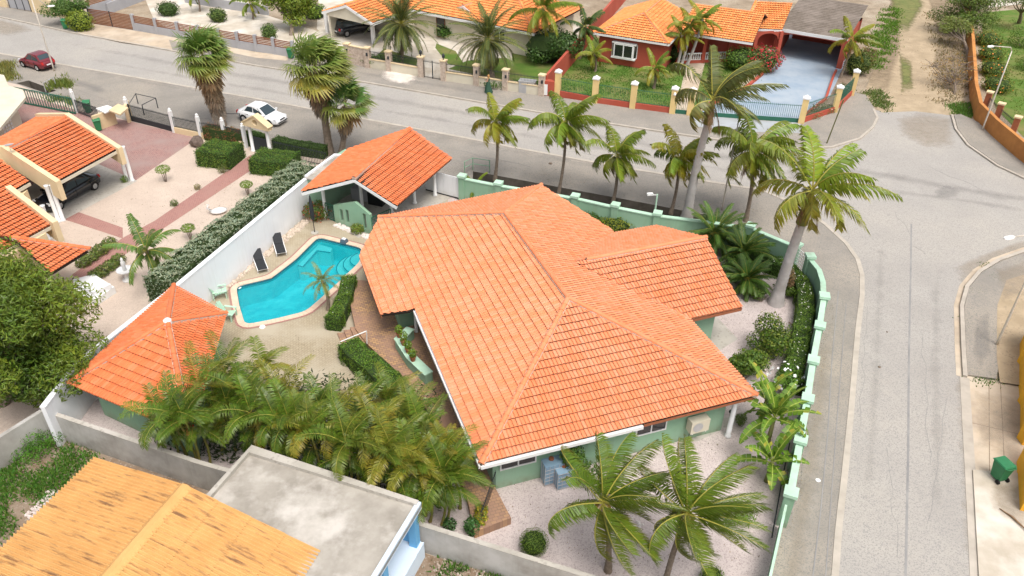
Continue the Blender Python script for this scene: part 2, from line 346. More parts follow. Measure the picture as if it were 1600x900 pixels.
sheet('ground', ground_outer, 0, dirt, [DITCH, DITCH2, POOL])
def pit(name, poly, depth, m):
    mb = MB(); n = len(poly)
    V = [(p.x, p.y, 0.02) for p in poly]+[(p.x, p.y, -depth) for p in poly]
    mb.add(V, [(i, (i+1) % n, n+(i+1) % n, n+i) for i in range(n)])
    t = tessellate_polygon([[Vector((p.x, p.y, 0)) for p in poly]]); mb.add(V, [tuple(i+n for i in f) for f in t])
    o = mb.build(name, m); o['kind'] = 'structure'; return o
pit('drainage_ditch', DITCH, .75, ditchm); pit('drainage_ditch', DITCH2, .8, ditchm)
far_kerb = [(-300,-24),(-60,18),(0,28),(120,54),(265,80),(400,104),(575,131),(760,163),(900,187),(1050,210),(1170,227),(1240,234),(1300,232),(1345,218),(1365,200),(1372,186),(1366,172)]
strip = [(-300,28),(-60,73),(87,99),(400,154),(725,215),(800,230),(975,262),(1190,297),(1250,322),(1290,351),(1322,380),(1340,405),(1347,430),(1347,462),(1340,520),(1330,640),(1320,740),(1310,830),(1303,925),(1284,1180)]
r_kerb_top = [(1487,181),(1493,203),(1512,228),(1558,260),(1600,280),(1700,322)]
r_kerb = [(1700,362),(1620,387),(1560,408),(1530,426),(1510,450),(1502,480),(1504,540),(1507,590)]
r_gut = [(1507,590),(1511,660),(1516,740),(1521,830),(1526,925),(1540,1180)]
ROADPX = far_kerb+[(1380,174),(1425,172)]+r_kerb_top+r_kerb+r_gut+strip[::-1]
sheet('road', GP(ROADPX), .012, asphalt)
SHOULD = GP(strip)+GP([(1130,1180)])+[FENCE_END]+PILL2[::-1]+CURV[::-1]+PILL[::-1]+GP([(560,258),(470,240),(300,212),(205,190),(100,160),(30,133),(-300,60)])
sheet('road_shoulder', SHOULD, .006, asphalt_old, [DITCH, GP([(45,126),(88,142),(73,146),(26,130)])])
o = MB().ribbon(GP(strip), .28, -.05, .03).build('kerb', kerbm); struct(o)
o = MB().ribbon(GP(r_kerb), .22, -.05, .15).build('kerb', kerbm); struct(o)
o = MB().ribbon(off(GP(r_kerb), -.0), .8, -.05, .022).build('gutter', concrete_tan); struct(o)
o = MB().ribbon(GP(r_gut), .45, -.05, .028).build('gutter', kerbm); struct(o)
o = MB().ribbon(GP(r_kerb_top), .2, -.05, .14).build('kerb', kerbm); struct(o)
# tarmac seams and repairs in the roads
for i, (pts, w) in enumerate((([(1424,350),(1423,420),(1420,560),(1419,700),(1415,900)], .10), ([(1310,455),(1300,560),(1293,680),(1282,800),(1270,900)], .05), ([(1322,475),(1312,600),(1300,760),(1290,900)], .04))):
    o = MB().ribbon(GP(pts), w, -.02, .0165).build('road_seam', asphalt_dark); struct(o)
softband('road_patch', [(95,121),(125,130),(150,138),(175,146)], 1.8, .0115, wear_dark, 1.0)
softband('worn_patch', [(450,95),(540,112),(640,128),(740,145),(850,162)], 1.6, .1285, wear_dark, .6)
soft('road_dust', [(-80,20),(5,28),(50,40),(65,50),(20,60),(-80,45)], .0165, dust_tan)
soft('road_dust', [(280,170),(345,188),(430,208),(540,236),(520,250),(380,226),(280,203)], .0105, dust_pale)
soft('road_dust', [(70,125),(120,138),(205,166),(345,203),(300,212),(190,186),(135,164),(75,146)], .0105, dust_pale)
soft('road_dust', [(1480,420),(1520,400),(1600,372),(1690,345),(1690,364),(1620,388),(1560,410),(1528,430),(1505,462),(1490,455)], .0165, dust_tan, .35)
soft('road_dust', [(640,240),(700,240),(750,262),(735,282),(690,272),(650,255)], .0105, dust_pale)
soft('road_dust', [(1390,180),(1440,170),(1500,180),(1500,235),(1450,240),(1400,215)], .0165, dust_tan)
softband('tyre_wear', [(1700,325),(1600,312),(1480,292),(1390,275),(1300,262),(1150,248),(900,208),(700,172),(500,138),(300,105),(0,52)], 2.3, .0172, wear_dark)
softband('tyre_wear', [(1700,345),(1560,322),(1440,305),(1330,292),(1150,268),(900,226),(700,190),(500,156),(300,122),(0,70)], 1.7, .0176, wear_dark, .5)
softband('tyre_wear', [(1375,330),(1375,420),(1370,560),(1362,700),(1352,930)], 1.2, .0176, wear_dark, .45)
softband('tyre_wear', [(1466,380),(1462,460),(1462,580),(1464,720),(1468,930)], 1.2, .0176, wear_dark, .45)
softband('edge_dirt', [(1296,470),(1288,560),(1278,640),(1262,760),(1235,900),(1228,930)], 1.5, .0102, dust_tan, .6)
softband('edge_dirt', [(60,99),(200,123),(400,159),(600,196),(800,235),(1000,272),(1180,300)], 1.8, .0104, dust_pale, .5)
softband('edge_dirt', [(1498,500),(1501,600),(1508,720),(1514,830),(1520,930)], .9, .0172, dust_tan, .55)
for pts in ([(1545,598),(1546,742)], [(1563,600),(1570,744)], [(1514,660),(1640,690)]):
    o = MB().ribbon(GP(pts), .035, -.02, .0232).build('slab_joint', soil); struct(o)
# pavements across the road (a kerb step), their asphalt top
pave_back = [(1335,146),(1303,176),(1251,194),(1077,180),(929,162),(845,150),(790,143),(695,128),(575,108),(545,100),(450,88),(400,82),(345,72),(265,58),(212,48),(140,37),(0,11),(-60,2),(-300,-36)]
mb = MB(); mb.prism(GP(far_kerb+[(1352,150)]+pave_back), -.05, .124); struct(mb.build('pavement', [asphalt_old]))
o = MB().ribbon(off(GP(far_kerb), .08), .2, -.05, .14).build('kerb', kerbm); struct(o)
sheet('driveway_apron', GP([(145,39),(212,50),(262,58),(270,80),(187,67),(122,53)]), .130, concrete_tan)
sheet('pavement_sand', GP([(212,50),(345,73),(400,83),(450,89),(450,97),(400,92),(265,64)]), .1285, concrete_tan)
soft('lime_spill', [(592,108),(620,106),(655,116),(660,128),(640,138),(610,134),(592,124)], .131, lime)
sheet('driveway_apron', GP([(1077,181),(1180,190),(1250,194),(1250,210),(1170,208),(1080,199)]), .131, apron_blue)
mb = MB(); mb.prism(GP([(1490,181),(1496,203),(1514,227),(1560,259),(1600,279),(1700,321),(1700,285),(1600,236),(1535,196),(1500,180)]), -.05, .124); struct(mb.build('pavement', [asphalt_old]))
# right-hand block: worn pavement, sand, driveway, pale slab
mb = MB(); mb.prism(GP([(1700,365),(1620,390),(1562,411),(1533,428),(1513,452),(1506,481),(1508,540),(1511,588),(1555,594),(1563,560),(1560,480),(1575,440),(1700,400)]), -.05, .12); struct(mb.build('pavement', [asphalt_old]))
sheet('sand_strip', GP([(1561,600),(1556,560),(1557,480),(1572,440),(1700,400),(1700,620)]), .126, sandm)
sheet('driveway', GP([(1512,588),(1560,596),(1620,612),(1750,640),(1750,760),(1522,740)]), .02, concrete_tan)
mb = MB(); mb.prism(GP([(1519,736),(1585,741),(1760,760),(1860,1180),(1544,1180)]), -.05, .10); struct(mb.build('concrete_slab', [concrete_pale]))
# dirt lane and its edges, lawn on the far right
sheet('dirt_lane', GP([(1348,152),(1385,60),(1400,-40),(1470,-60),(1500,20),(1510,120),(1500,182),(1430,174),(1378,176)]), .016, sandm)
soft('dirt_film', [(1340,155),(1380,60),(1392,-20),(1410,-20),(1412,80),(1395,140),(1385,176)], .020, mud); soft('dirt_film', [(1440,-30),(1520,-30),(1528,170),(1470,176),(1450,120),(1462,60)], .020, mud); soft('green_film', [(1380,-30),(1440,-40),(1450,10),(1420,60),(1395,60)], .024, mossy); soft('green_film', [(1400,70),(1428,90),(1432,150),(1405,160)], .024, mossy, .7)
sheet('lawn', GP([(1535,20),(1640,10),(1900,60),(1900,250),(1600,215),(1556,170),(1535,110)]), .02, lawn)
sheet('path', GP([(1545,12),(1600,6),(1700,14),(1700,-12),(1545,-6)]), .026, concrete_pale)
# plots across the road
sheet('yard_paving', GP([(285,60),(345,70),(450,86),(540,98),(500,50),(420,25),(400,-30),(260,-50),(215,-30),(240,30)]), .012, concrete_pale)
sheet('yard_paving', GP([(545,99),(660,121),(845,150),(862,140),(900,95),(905,40),(800,-20),(500,-40),(495,45)]), .012, concrete_pale)
sheet('lawn', GP([(576,100),(650,113),(652,92),(600,76)]), .018, lawn); sheet('lawn', GP([(682,68),(712,80),(730,108),(700,100),(680,75)]), .018, lawn)
sheet('lawn', GP([(700,108),(735,115),(842,140),(845,120),(790,90),(730,95)]), .022, lawn); sheet('lawn', GP([(800,70),(880,50),(900,90),(870,140),(846,140),(800,110)]), .0265, lawn)
sheet('lawn', GP([(868,148),(1075,178),(1130,140),(1210,70),(1160,40),(1060,50),(920,60),(880,100)]), .018, lawn)
sheet('garden_path', GP([(1075,92),(1102,97),(1081,177),(1055,174)]), .024, concrete_tan)
sheet('driveway', GP([(1085,180),(1250,192),(1300,150),(1320,110),(1330,50),(1200,40),(1195,95),(1170,140),(1110,168)]), .030, bluedrive)
sheet('flower_bed', GP([(1250,191),(1301,172),(1329,146),(1330,110),(1312,118),(1296,152),(1262,180)]), .038, soil)
# neighbour's plot on the left
sheet('gravel_yard', [*GP([(560,258),(470,240),(300,212),(205,190),(100,160),(30,133),(-250,60),(-250,760)]), *GP([(0,700),(66,640)], 0), *[G(x,y,2.5) for x,y in ((120,566),(272,448),(478,278))], G(520,246)], .012, gravel_warm)
sheet('brick_driveway', GP([(0,150),(50,152),(140,178),(205,190),(300,214),(300,222),(211,283),(140,262),(60,300),(-60,310),(-80,180)]), .016, brick_drive)
sheet('carport_floor', GP([(20,320),(60,352),(98,345),(215,283),(150,255),(60,280)]), .020, concrete)
sheet('brick_path', GP([(392,242),(405,258),(250,361),(200,395),(132,441),(112,430),(190,373),(242,345)]), .016, brick_walk)
sheet('brick_path', GP([(100,343),(121,331),(192,356),(192,373)]), .0175, brick_walk)
# the main plot: gravel, pool deck
PLOT = [G(x,y,2.5) for x,y in ((120,566),(272,448),(478,278),(528,240))]+GP([(700,290)])+PILL+CURV+PILL2+[FENCE_END, G(1172,985,1.5), G(1000,925,1.5), G(665,821,1.6), G(310,722,1.6), G(66,640,1.6)]
sheet('gravel_yard', PLOT, .004, gravel_pink, [[p*1 for p in POOL]])
DECK = GP([(560,300),(507,322),(462,341),(336,449),(312,470),(330,690),(480,640),(600,640),(690,640),(660,520),(700,400),(700,300)])
sheet('pool_deck', DECK, .010, deck_paver, [[p*1 for p in POOL]])
sheet('shed_floor', GP([(505,335),(530,300),(600,290),(700,285),(725,300),(640,340),(560,372)]), .016, concrete)
sheet('concrete_path', GP([(1060,500),(1100,490),(1117,492),(1153,530),(1124,548)]), .010, concrete)
sheet('concrete_path', GP([(1040,690),(1105,655),(1143,652),(1138,666),(1090,690)]), .010, concrete)
# bottom-left plot
sheet('weedy_yard', [*GP([(-250,800),(0,702)]), G(66,642,1.5), G(310,724,1.5), G(480,776,1.5), *GP([(470,900),(-250,1100)])], .004, soil)
sheet('weedy_yard', [G(620,815,1.5), G(1000,926,1.5), *GP([(1010,990),(640,960)])], .0045, soil)
soft('slab_stain', [(1540,745),(1600,750),(1640,800),(1600,840),(1540,800)], .1035, dust_tan); soft('slab_stain', [(1515,600),(1600,615),(1640,690),(1580,730),(1520,700)], .0235, dust_tan)
soft('pavement_sand', [(1545,420),(1600,405),(1640,420),(1600,470),(1560,480)], .1275, dust_tan); soft('wear', [(1520,500),(1545,480),(1552,560),(1530,585),(1515,560)], .1265, wear_dark)
# pool: basin, coping, water, bench, steps
def inset(poly, d):
    n = len(poly); A = sum(poly[i].x*poly[(i+1) % n].y-poly[(i+1) % n].x*poly[i].y for i in range(n)); sg = 1 if A > 0 else -1; out = []
    for i in range(n):
        p0, p, p1 = poly[i-1], poly[i], poly[(i+1) % n]
        d0, d1 = (p-p0).normalized(), (p1-p).normalized(); n0, n1 = Vector((-d0.y, d0.x, 0))*sg, Vector((-d1.y, d1.x, 0))*sg
        b = (n0+n1); b = b/max(.3, b.dot(b))*2
        out.append(p+b*d)
    return out
def rounded(poly, r, k=4):
    out = []; n = len(poly)
    for i in range(n):
        p0, p, p1 = poly[i-1], poly[i], poly[(i+1) % n]; a = p+(p0-p).normalized()*min(r, (p0-p).length*.45); b = p+(p1-p).normalized()*min(r, (p1-p).length*.45)
        for j in range(k+1):
            t = j/k; out.append(a*(1-t)**2+p*2*t*(1-t)+b*t*t)
    return out
poolr = rounded(POOL, .45)
pooltile = mat('turquoise_caustic_plaster', (.08,.62,.66), (.04,.50,.57), 1.8, (.20,.74,.76), .7, lo3=.5, hi3=.66, rough=.6)  # pale patches paint rippling light into the plaster colour
band = mat('dark_waterline_tile', (.02,.09,.14), (.04,.15,.20), 9, rough=.3)
bench_m = mat('pale_pool_step', (.42,.74,.70), (.36,.68,.66), 2, rough=.6)
coping = mat('cream_coping', (.70,.54,.41), (.62,.46,.35), 2.5, rough=.8, bump=.1)
pt = thing('swimming_pool', 'turquoise angular swimming pool with cream coping and corner steps', 'pool', POOL[0]*1)
mb = MB(); n = len(poolr)
V = [(p.x, p.y, .0) for p in poolr]+[(p.x, p.y, -1.5) for p in poolr]
mb.add(V, [(i, (i+1) % n, n+(i+1) % n, n+i) for i in range(n)]); mb.add(V, [tuple(i+n for i in f) for f in tessellate_polygon([[Vector((p.x, p.y, 0)) for p in poolr]])])
mb.build('basin', pooltile, pt)
r2 = inset(poolr, .012); mb = MB(); V = [(p.x, p.y, -.02) for p in r2]+[(p.x, p.y, -.26) for p in r2]
mb.add(V, [(i, (i+1) % n, n+(i+1) % n, n+i) for i in range(n)]); mb.build('waterline_tile_band', band, pt)
out = inset(poolr, -.36); inn = inset(poolr, -.0)
cp = MB()   # coping: separate slabs around the rim
for i in range(n):
    a, b = poolr[i], poolr[(i+1) % n]; L = (b-a).length; k = max(1, round(L/.6))
    for j in range(k):
        t0, t1 = j/k, (j+1)/k; g = .006/L if L > .1 else 0
        q = [lerp(inn[i], inn[(i+1) % n], t0+g), lerp(inn[i], inn[(i+1) % n], t1-g), lerp(out[i], out[(i+1) % n], t1-g), lerp(out[i], out[(i+1) % n], t0+g)]
        m1 = MB(); m1.prism(q, -.03, .045); m1.build('coping_slab', coping, pt)
o2 = inset(poolr, -.48); mb = MB(); V = [(p.x, p.y, .028) for p in out]+[(p.x, p.y, .028) for p in o2]
mb.add(V, [(i, (i+1) % n, n+(i+1) % n, n+i) for i in range(n)][::-1]); mb.build('brick_border', brick_walk, pt)
bench = [G(x, y) for x, y in ((497,373),(518,379),(515,386),(495,383),(472,408),(464,406))]
mb = MB(); mb.prism(bench, -1.5, -.42); mb.build('bench', bench_m, pt)
mb = MB(); mb.ribbon([bench[2], bench[3], bench[4], bench[5]], .07, -.45, -.40); mb.build('bench_edge', band, pt)
cc = G(567, 396)
for k, (rr, zz) in enumerate(((1.75, -1.0), (1.3, -.72), (.85, -.45))):
    pts = [cc+Vector((math.cos(a), math.sin(a), 0))*rr for a in [R(d) for d in range(95, 246, 10)]]
    mb = MB(); mb.prism(pts+[cc], -1.5, zz); mb.build('step', bench_m, pt)
    mb = MB(); mb.ribbon(pts, .06, zz-.03, zz+.015); mb.build('step_edge', band, pt)
wm = bpy.data.materials.new('pool_water'); wm.use_nodes = True; t = wm.node_tree; t.nodes.remove(t.nodes['Principled BSDF'])
tr = _n(t, 'ShaderNodeBsdfTransparent'); tr.inputs[0].default_value = (.48,.90,.95,1); gl = _n(t, 'ShaderNodeBsdfGlossy', Roughness=.03); fr = _n(t, 'ShaderNodeFresnel', IOR=1.33); mx = _n(t, 'ShaderNodeMixShader')
nz = _n(t, 'ShaderNodeTexNoise', Scale=2.2, Detail=4, Roughness=.6); t.links.new(_n(t, 'ShaderNodeNewGeometry').outputs['Position'], nz.inputs[0])
bp = _n(t, 'ShaderNodeBump', Strength=.6, Distance=.08); t.links.new(nz.outputs['Fac'], bp.inputs['Height']); t.links.new(bp.outputs[0], gl.inputs['Normal']); t.links.new(bp.outputs[0], fr.inputs['Normal'])
df = _n(t, 'ShaderNodeBsdfDiffuse'); df.inputs[0].default_value = (.018,.50,.57,1); mw_ = _n(t, 'ShaderNodeMixShader'); mw_.inputs[0].default_value = .34; t.links.new(tr.outputs[0], mw_.inputs[1]); t.links.new(df.outputs[0], mw_.inputs[2]); t.links.new(fr.outputs[0], mx.inputs[0]); t.links.new(mw_.outputs[0], mx.inputs[1]); t.links.new(gl.outputs[0], mx.inputs[2]); t.links.new(mx.outputs[0], t.nodes['Material Output'].inputs[0])
mb = MB(); mb.add([(p.x, p.y, -.12) for p in poolr], [f for f in tessellate_polygon([[Vector((p.x, p.y, 0)) for p in poolr]])]); mb.build('water', wm, pt)
# ---------------------------------------------------------------- tiled roofs
def tile_shape(w, h, rise=.052, lift=.077):
    fx = [0,.10,.33,.62,.86,.98]; fz = [.30,.78,1,.80,.15,-.12]; n = len(fx)
    V = [(w*x, h*.988, rise*z*.82+.004) for x, z in zip(fx, fz)]+[(w*x, -.012, rise*z+lift) for x, z in zip(fx, fz)]+[(w*x, -.010, rise*z+lift-.012) for x, z in zip(fx, fz)]
    F = [(n+i, n+1+i, 1+i, i) for i in range(n-1)]+[(2*n+i, 2*n+1+i, n+1+i, n+i) for i in range(n-1)]
    return np.array(V), F
def inside_convex(p, poly):
    sg = 0
    for i in range(len(poly)):
        a, b = poly[i], poly[(i+1) % len(poly)]; c = (b[0]-a[0])*(p[1]-a[1])-(b[1]-a[1])*(p[0]-a[0])
        if abs(c) < 1e-9: continue
        if sg == 0: sg = 1 if c > 0 else -1
        elif sg*c < 0: return False
    return True
def face_frame(poly):
    a, b = poly[0], poly[1]; e1 = (b-a).normalized(); nn = Vector((0, 0, 0))
    for i in range(1, len(poly)-1): nn += (poly[i]-a).cross(poly[i+1]-a)
    nn.normalize()
    if nn.z < 0: nn = -nn
    e2 = nn.cross(e1).normalized()
    if e2.z < 0: e1 = -e1; e2 = nn.cross(e1).normalized()
    return a, e1, e2, nn
class Roof:
    "one roof: a deck part, individual tiles nearest the viewer, the rest joined"
    def __init__(s, par, m, w=.32, h=.40, name='roof', n_ind=300, tone=.025):
        s.par, s.m, s.w, s.h, s.n_ind, s.tone = par, m, w, h, n_ind, tone; s.deck = MB(); s.inner = []; s.border = []; s.name = name; s.caps = []; s.mort = MB()
    def face(s, poly, origin=None, over=.0):
        poly = [Vector(p) for p in poly]; a, e1, e2, nn = face_frame(poly); o = Vector(origin) if origin is not None else a
        s.deck.add([p-nn*.02 for p in poly]+[p-nn*.13 for p in poly], [tuple(range(len(poly))), tuple(range(len(poly), 2*len(poly)))[::-1]]+[(i, (i+1) % len(poly), len(poly)+(i+1) % len(poly), len(poly)+i) for i in range(len(poly))])
        p2 = [((p-o).dot(e1), (p-o).dot(e2)) for p in poly]
        x0, x1 = min(p[0] for p in p2), max(p[0] for p in p2); y0, y1 = min(p[1] for p in p2), max(p[1] for p in p2); w, h = s.w, s.h
        B = []
        for j in range(math.floor(y0/h), math.ceil(y1/h)):
            for i in range(math.floor(x0/w), math.ceil(x1/w)):
                cs = [(i*w+w*fx, j*h+h*fy) for fx, fy in ((0,0),(1,0),(1,1),(0,1),(.5,.5),(.5,0),(.5,1),(0,.5),(1,.5))]
                k = [inside_convex(c, p2) for c in cs]
                M = (o+e1*(i*w)+e2*(j*h), e1, e2, nn)
                if all(k[:4]): s.inner.append(M)
                elif any(k): B.append(M)
        if B: s.border.append((B, poly, nn))
    def cap(s, a, b, r=.125, seg=.42, mort=True, lift=.085):
        a, b = Vector(a), Vector(b); s.caps.append((a, b, r, seg, lift))
        if mort: s.mort.bar(a+Vector((0,0,.0)), b+Vector((0,0,.0)), r*2.35, .13)
    def finish(s):
        rf = s.deck.build(s.name, underlay, s.par); s.obj = rf
        o = np.array(s.par['_o']); TV, TF = tile_shape(s.w, s.h); cp = np.array([0, 0, CAMZ])
        tones = lambda: (lambda k, w_: (k, k*(1+w_*.5), k*(1+w_), 1.))(1-s.tone+2*s.tone*random.random(), random.uniform(-.25,.25))
        s.inner.sort(key=lambda M: (Vector(cp)-M[0]).length)
        ind, rest = s.inner[:s.n_ind], s.inner[s.n_ind:]
        if ind:
            vm = []
            for k in range(8):
                me = bpy.data.meshes.new('roof_tile'); me.from_pydata(TV.tolist(), [], TF); me.materials.append(s.m)
                c = tones(); at = me.color_attributes.new('Col', 'FLOAT_COLOR', 'POINT'); at.data.foreach_set('color', np.tile(c, len(TV))); vm.append(me)
            for M in ind:
                ob = bpy.data.objects.new('roof_tile', random.choice(vm)); COL.objects.link(ob); ob.parent = rf
                mm = Matrix((M[1], M[2], M[3])).transposed().to_4x4(); mm = mm @ Matrix.Rotation(random.gauss(0, .006), 4, 'Z'); mm.translation = M[0]-Vector(o)+M[3]*random.uniform(-.002,.006); ob.matrix_basis = mm
        if rest:
            mb = MB()
            for M in rest:
                A = np.array([M[1], M[2], M[3]]); V = TV@A+np.array(M[0])+np.array(M[3])*random.uniform(-.002,.006); c = tones(); mb.add(V.tolist(), TF, 0, c)
            mb.build('tiles', s.m, rf, kind='stuff')
        if s.border:
            allv, allf, allc = [], [], []
            for B, poly, nn in s.border:
                bm = bmesh.new(); cl = bm.verts.layers.float_color.new('Col')
                for M in B:
                    A = np.array([M[1], M[2], M[3]]); V = TV@A+np.array(M[0])-o; c = tones()
                    vs_ = [bm.verts.new(v) for v in V]
                    for v in vs_: v[cl] = c
                    for f in TF: bm.faces.new([vs_[i] for i in f])
                cen = sum((Vector(p) for p in poly), Vector((0,0,0)))/len(poly)
                for i in range(len(poly)):
                    a, b = Vector(poly[i]), Vector(poly[(i+1) % len(poly)]); pn = (b-a).cross(nn)
                    if pn.dot(a-cen) < 0: pn = -pn
                    level = abs(b.z-a.z) < .03*(b-a).length and a.z < cen.z
                    bmesh.ops.bisect_plane(bm, geom=bm.verts[:]+bm.edges[:]+bm.faces[:], plane_co=a-Vector(o)+pn.normalized()*(.03 if level else .0), plane_no=pn, clear_outer=True)
                bm.verts.index_update(); base = len(allv)
                allv += [v.co[:] for v in bm.verts]; allc += [tuple(v[cl]) for v in bm.verts]; allf += [tuple(v.index+base for v in f.verts) for f in bm.faces]; bm.free()
            me = bpy.data.meshes.new('cut_tiles'); me.from_pydata(allv, [], allf); me.materials.append(s.m)
            at = me.color_attributes.new('Col', 'FLOAT_COLOR', 'POINT'); at.data.foreach_set('color', np.array(allc, dtype=float).ravel())
            ob = bpy.data.objects.new('cut_tiles', me); COL.objects.link(ob); ob.parent = rf; ob['kind'] = 'stuff'
        if s.mort.v: s.mort.build('mortar', mortar, rf)
        if s.caps:
            cm = {}
            for a, b, r, seg, lift in s.caps:
                if r not in cm:
                    V = []; na = 6
                    for x, rr in ((-.03, r*1.08), (seg+.0, r*.9)):
                        for k in range(na+1):
                            t = math.pi*k/na; V.append((x, math.cos(t)*rr, math.sin(t)*rr*.85))
                    F = [(k, na+1+k, na+2+k, k+1) for k in range(na)]+[tuple(range(na+1))]
                    vm = []
                    for q in range(5):
                        me = bpy.data.meshes.new('ridge_tile'); me.from_pydata(V, [], F); me.materials.append(s.m); c = tones()
                        at = me.color_attributes.new('Col', 'FLOAT_COLOR', 'POINT'); at.data.foreach_set('color', np.tile(c, len(V))); vm.append(me)
                    cm[r] = vm
                d = b-a; L = d.length; d.normalize(); sd_ = Vector((0,0,1)).cross(d).normalized(); up = d.cross(sd_)
                n = max(1, round(L/seg))
                for i in range(n):
                    ob = bpy.data.objects.new('ridge_tile', random.choice(cm[r])); COL.objects.link(ob); ob.parent = rf
                    mm = Matrix((d, sd_, up)).transposed().to_4x4(); mm.translation = a+d*(L*i/n)-Vector(o)+up*(lift+random.uniform(-.006,.006)); ob.matrix_basis = mm @ Matrix.Rotation(random.gauss(0,.02), 4, 'Z')
        return rf
def window(par, c, wdir, wid, hei, nrm, panes=2, frame=.06, fm=None, name='window'):
    "framed window on a wall: centre c, wdir along the wall, nrm outwards"
    fm = fm or white; c, wdir, nrm = Vector(c), Vector(wdir).normalized(), Vector(nrm).normalized(); up = Vector((0,0,1))
    f = MB()
    for s_ in (-1, 1):
        f.obox(c+wdir*(s_*wid/2-frame/2)-up*hei/2, wdir*frame, nrm*.07, up*hei); f.obox(c+up*(s_*(hei/2-frame/2))-up*frame/2-wdir*(wid/2-frame*.5), wdir*(wid-frame), nrm*.066, up*frame)
    for i in range(1, panes): f.obox(c+wdir*(-wid/2+wid*i/panes-frame/2)-up*(hei/2-frame*.5), wdir*frame, nrm*.062, up*(hei-frame))
    w = f.build(name, fm, par)
    for i in range(panes):
        g = MB(); g.obox(c+wdir*(-wid/2+wid*i/panes+frame*.4)-up*(hei/2-frame*.4)+nrm*.01, wdir*(wid/panes-frame*.8), nrm*.02, up*(hei-frame*.8)); g.build('pane', glass, w)
    return w

# ---------------------------------------------------------------- the main house
HB = G(752, 725, 2.7); HA = R(20.0); HU = Vector((math.cos(HA), math.sin(HA), 0)); HV = Vector((-math.sin(HA), math.cos(HA), 0)); K = .36
def HL(u, v, z=0.0): p = HB+HU*u+HV*v; return Vector((p.x, p.y, z))
zl = lambda u: 2.7+K*u
house = thing('main_house', 'large green house under a broad orange tiled hip roof', 'house', HL(6.5, 8, 0))
rf = Roof(house, tilem, .18, .405, n_ind=300, tone=.025)
r1, r2 = HL(6.45, 6.6, 5.05), HL(6.3, 15.45, 5.0); A0, A1 = HL(-.02, 0, zl(0)), HL(-.02, 11.3, zl(0))
rf.face([HL(0,0,2.7), HL(0,11.35,2.7), HL(6.42,11.35,zl(6.42)), HL(6.45,6.6,zl(6.45))], origin=HL(0,0,2.7))
E1, E2, E3 = HL(-1.65,12.1,zl(-1.65)), HL(-1.65,18.2,zl(-1.65)), HL(.15,21.1,zl(.15))
lf = [E1, E2, E3, HL(6.3,15.45,zl(6.3)), HL(6.42,11.35,zl(6.42)), HL(-.35,11.35,zl(-.35))]
rf.face(lf, origin=HL(0,0,2.7))
C0 = HL(13.05,-.05,2.7)
rf.face([HL(0,0,2.7), C0, r1])
zr = lambda u: 2.7+K*(13.05-u)
Gi, R3 = HL(13.05,15.6,2.7), HL(10.5,20.5,zr(10.5))
rf.face([HL(13.05,-.05,2.7), Gi, R3, HL(6.3,15.45,zr(6.35)), HL(6.45,6.6,zr(6.5))])
rf.face([R3, E3, r2])
# gabled wing on the right
X0, X1, XA = HL(16.2,6.05,2.72), HL(16.0,14.95,2.72), HL(16.35,10.4,4.42); XI = HL(8.4,10.35,4.42)
rf.face([HL(12.9,6.0,2.72), X0, XA, XI]); rf.face([HL(12.9,14.95,2.72), X1, XA, XI])
for a, b in ((HL(0,0,2.7), r1), (C0, r1), (r1, r2), (E3, r2), (R3, r2), (XA, HL(9.1,10.35,4.42))): rf.cap(a, b)
rf.mort.bar(HL(12.95,6.0,2.78), HL(9.0,10.35,4.36), .12, .05); rf.mort.bar(HL(12.95,14.95,2.78), HL(9.0,10.35,4.36), .12, .05)
roof_obj = rf.finish()
fm = MB()
for a, b in ((HL(-.05,-.05,2.58), HL(-.05,11.2,2.58)), (HL(-.05,-.05,2.58), HL(7.3,-.07,2.58))): fm.bar(a, b, .16, .16)
fm.build('gutter', white, house)
fm = MB()
for a, b in ((E1, E2), (E2, E3), (E3, R3), (R3, Gi), (X0, HL(12.9,6.0,2.72)), (HL(13.05,0,2.7), HL(13.05,6,2.7)), (HL(7.4,-.0,2.7), HL(13.0,-.0,2.7)), (X0, XA), (XA, X1)):
    fm.bar(Vector(a)-Vector((0,0,.14)), Vector(b)-Vector((0,0,.14)), .05, .14)
fm.build('fascia', terracotta, house)
wallp = [(.75,.8),(12.2,.8),(12.2,6.8),(15.2,6.8),(15.2,14.2),(12.2,14.2),(12.2,15.0),(9.8,19.6),(1.0,19.8),(.5,17.6),(.5,12.9),(2.2,12.9),(2.2,9.6),(.75,9.6)]
mb = MB(); mb.prism([HL(u, v) for u, v in wallp], 0, 2.62); mb.build('wall', green, house)
mb = MB(); mb.prism([HL(u, v) for u, v in ((.49,13.0),(.49,17.5),(-.6,17.5),(-.6,13.0))], 0, 2.2); mb.build('wall', green, house)
window(house, HL(1.9,.798,1.45), HU, 1.6, .62, -HV, 2); window(house, HL(8.3,.798,1.4), HU, 1.5, .6, -HV, 2)
window(house, HL(-.602,14.2,1.5), HV, 1.4, 1.2, -HU, 2); window(house, HL(.748,5,1.6), HV, 1.6, 1.2, -HU, 2)
window(house, HL(2.198,11.2,1.45), HV, 2.2, 1.9, -HU, 2, name='glass_door'); window(house, HL(12.205,3.5,1.6), HV, 1.6, 1.2, HU, 2); window(house, HL(15.205,10.5,1.5), HV, 1.8, 1.3, HU, 2)
window(house, HL(1.4,12.898,1.45), HU, 1.3, 1.9, -HV, 2, name='glass_door')
mb = MB(); mb.lathe(HL(12.55,6.2,0), [(.14,0),(.14,.1),(.11,.15),(.10,2.4),(.14,2.55),(.14,2.62)], 12); mb.build('column', white, house, smooth=True)
mb = MB(); mb.lathe(HL(12.3,.35,0), [(.16,0),(.16,.1),(.12,.15),(.12,2.4),(.16,2.6)], 12); mb.build('column', whitewall, house, smooth=True)
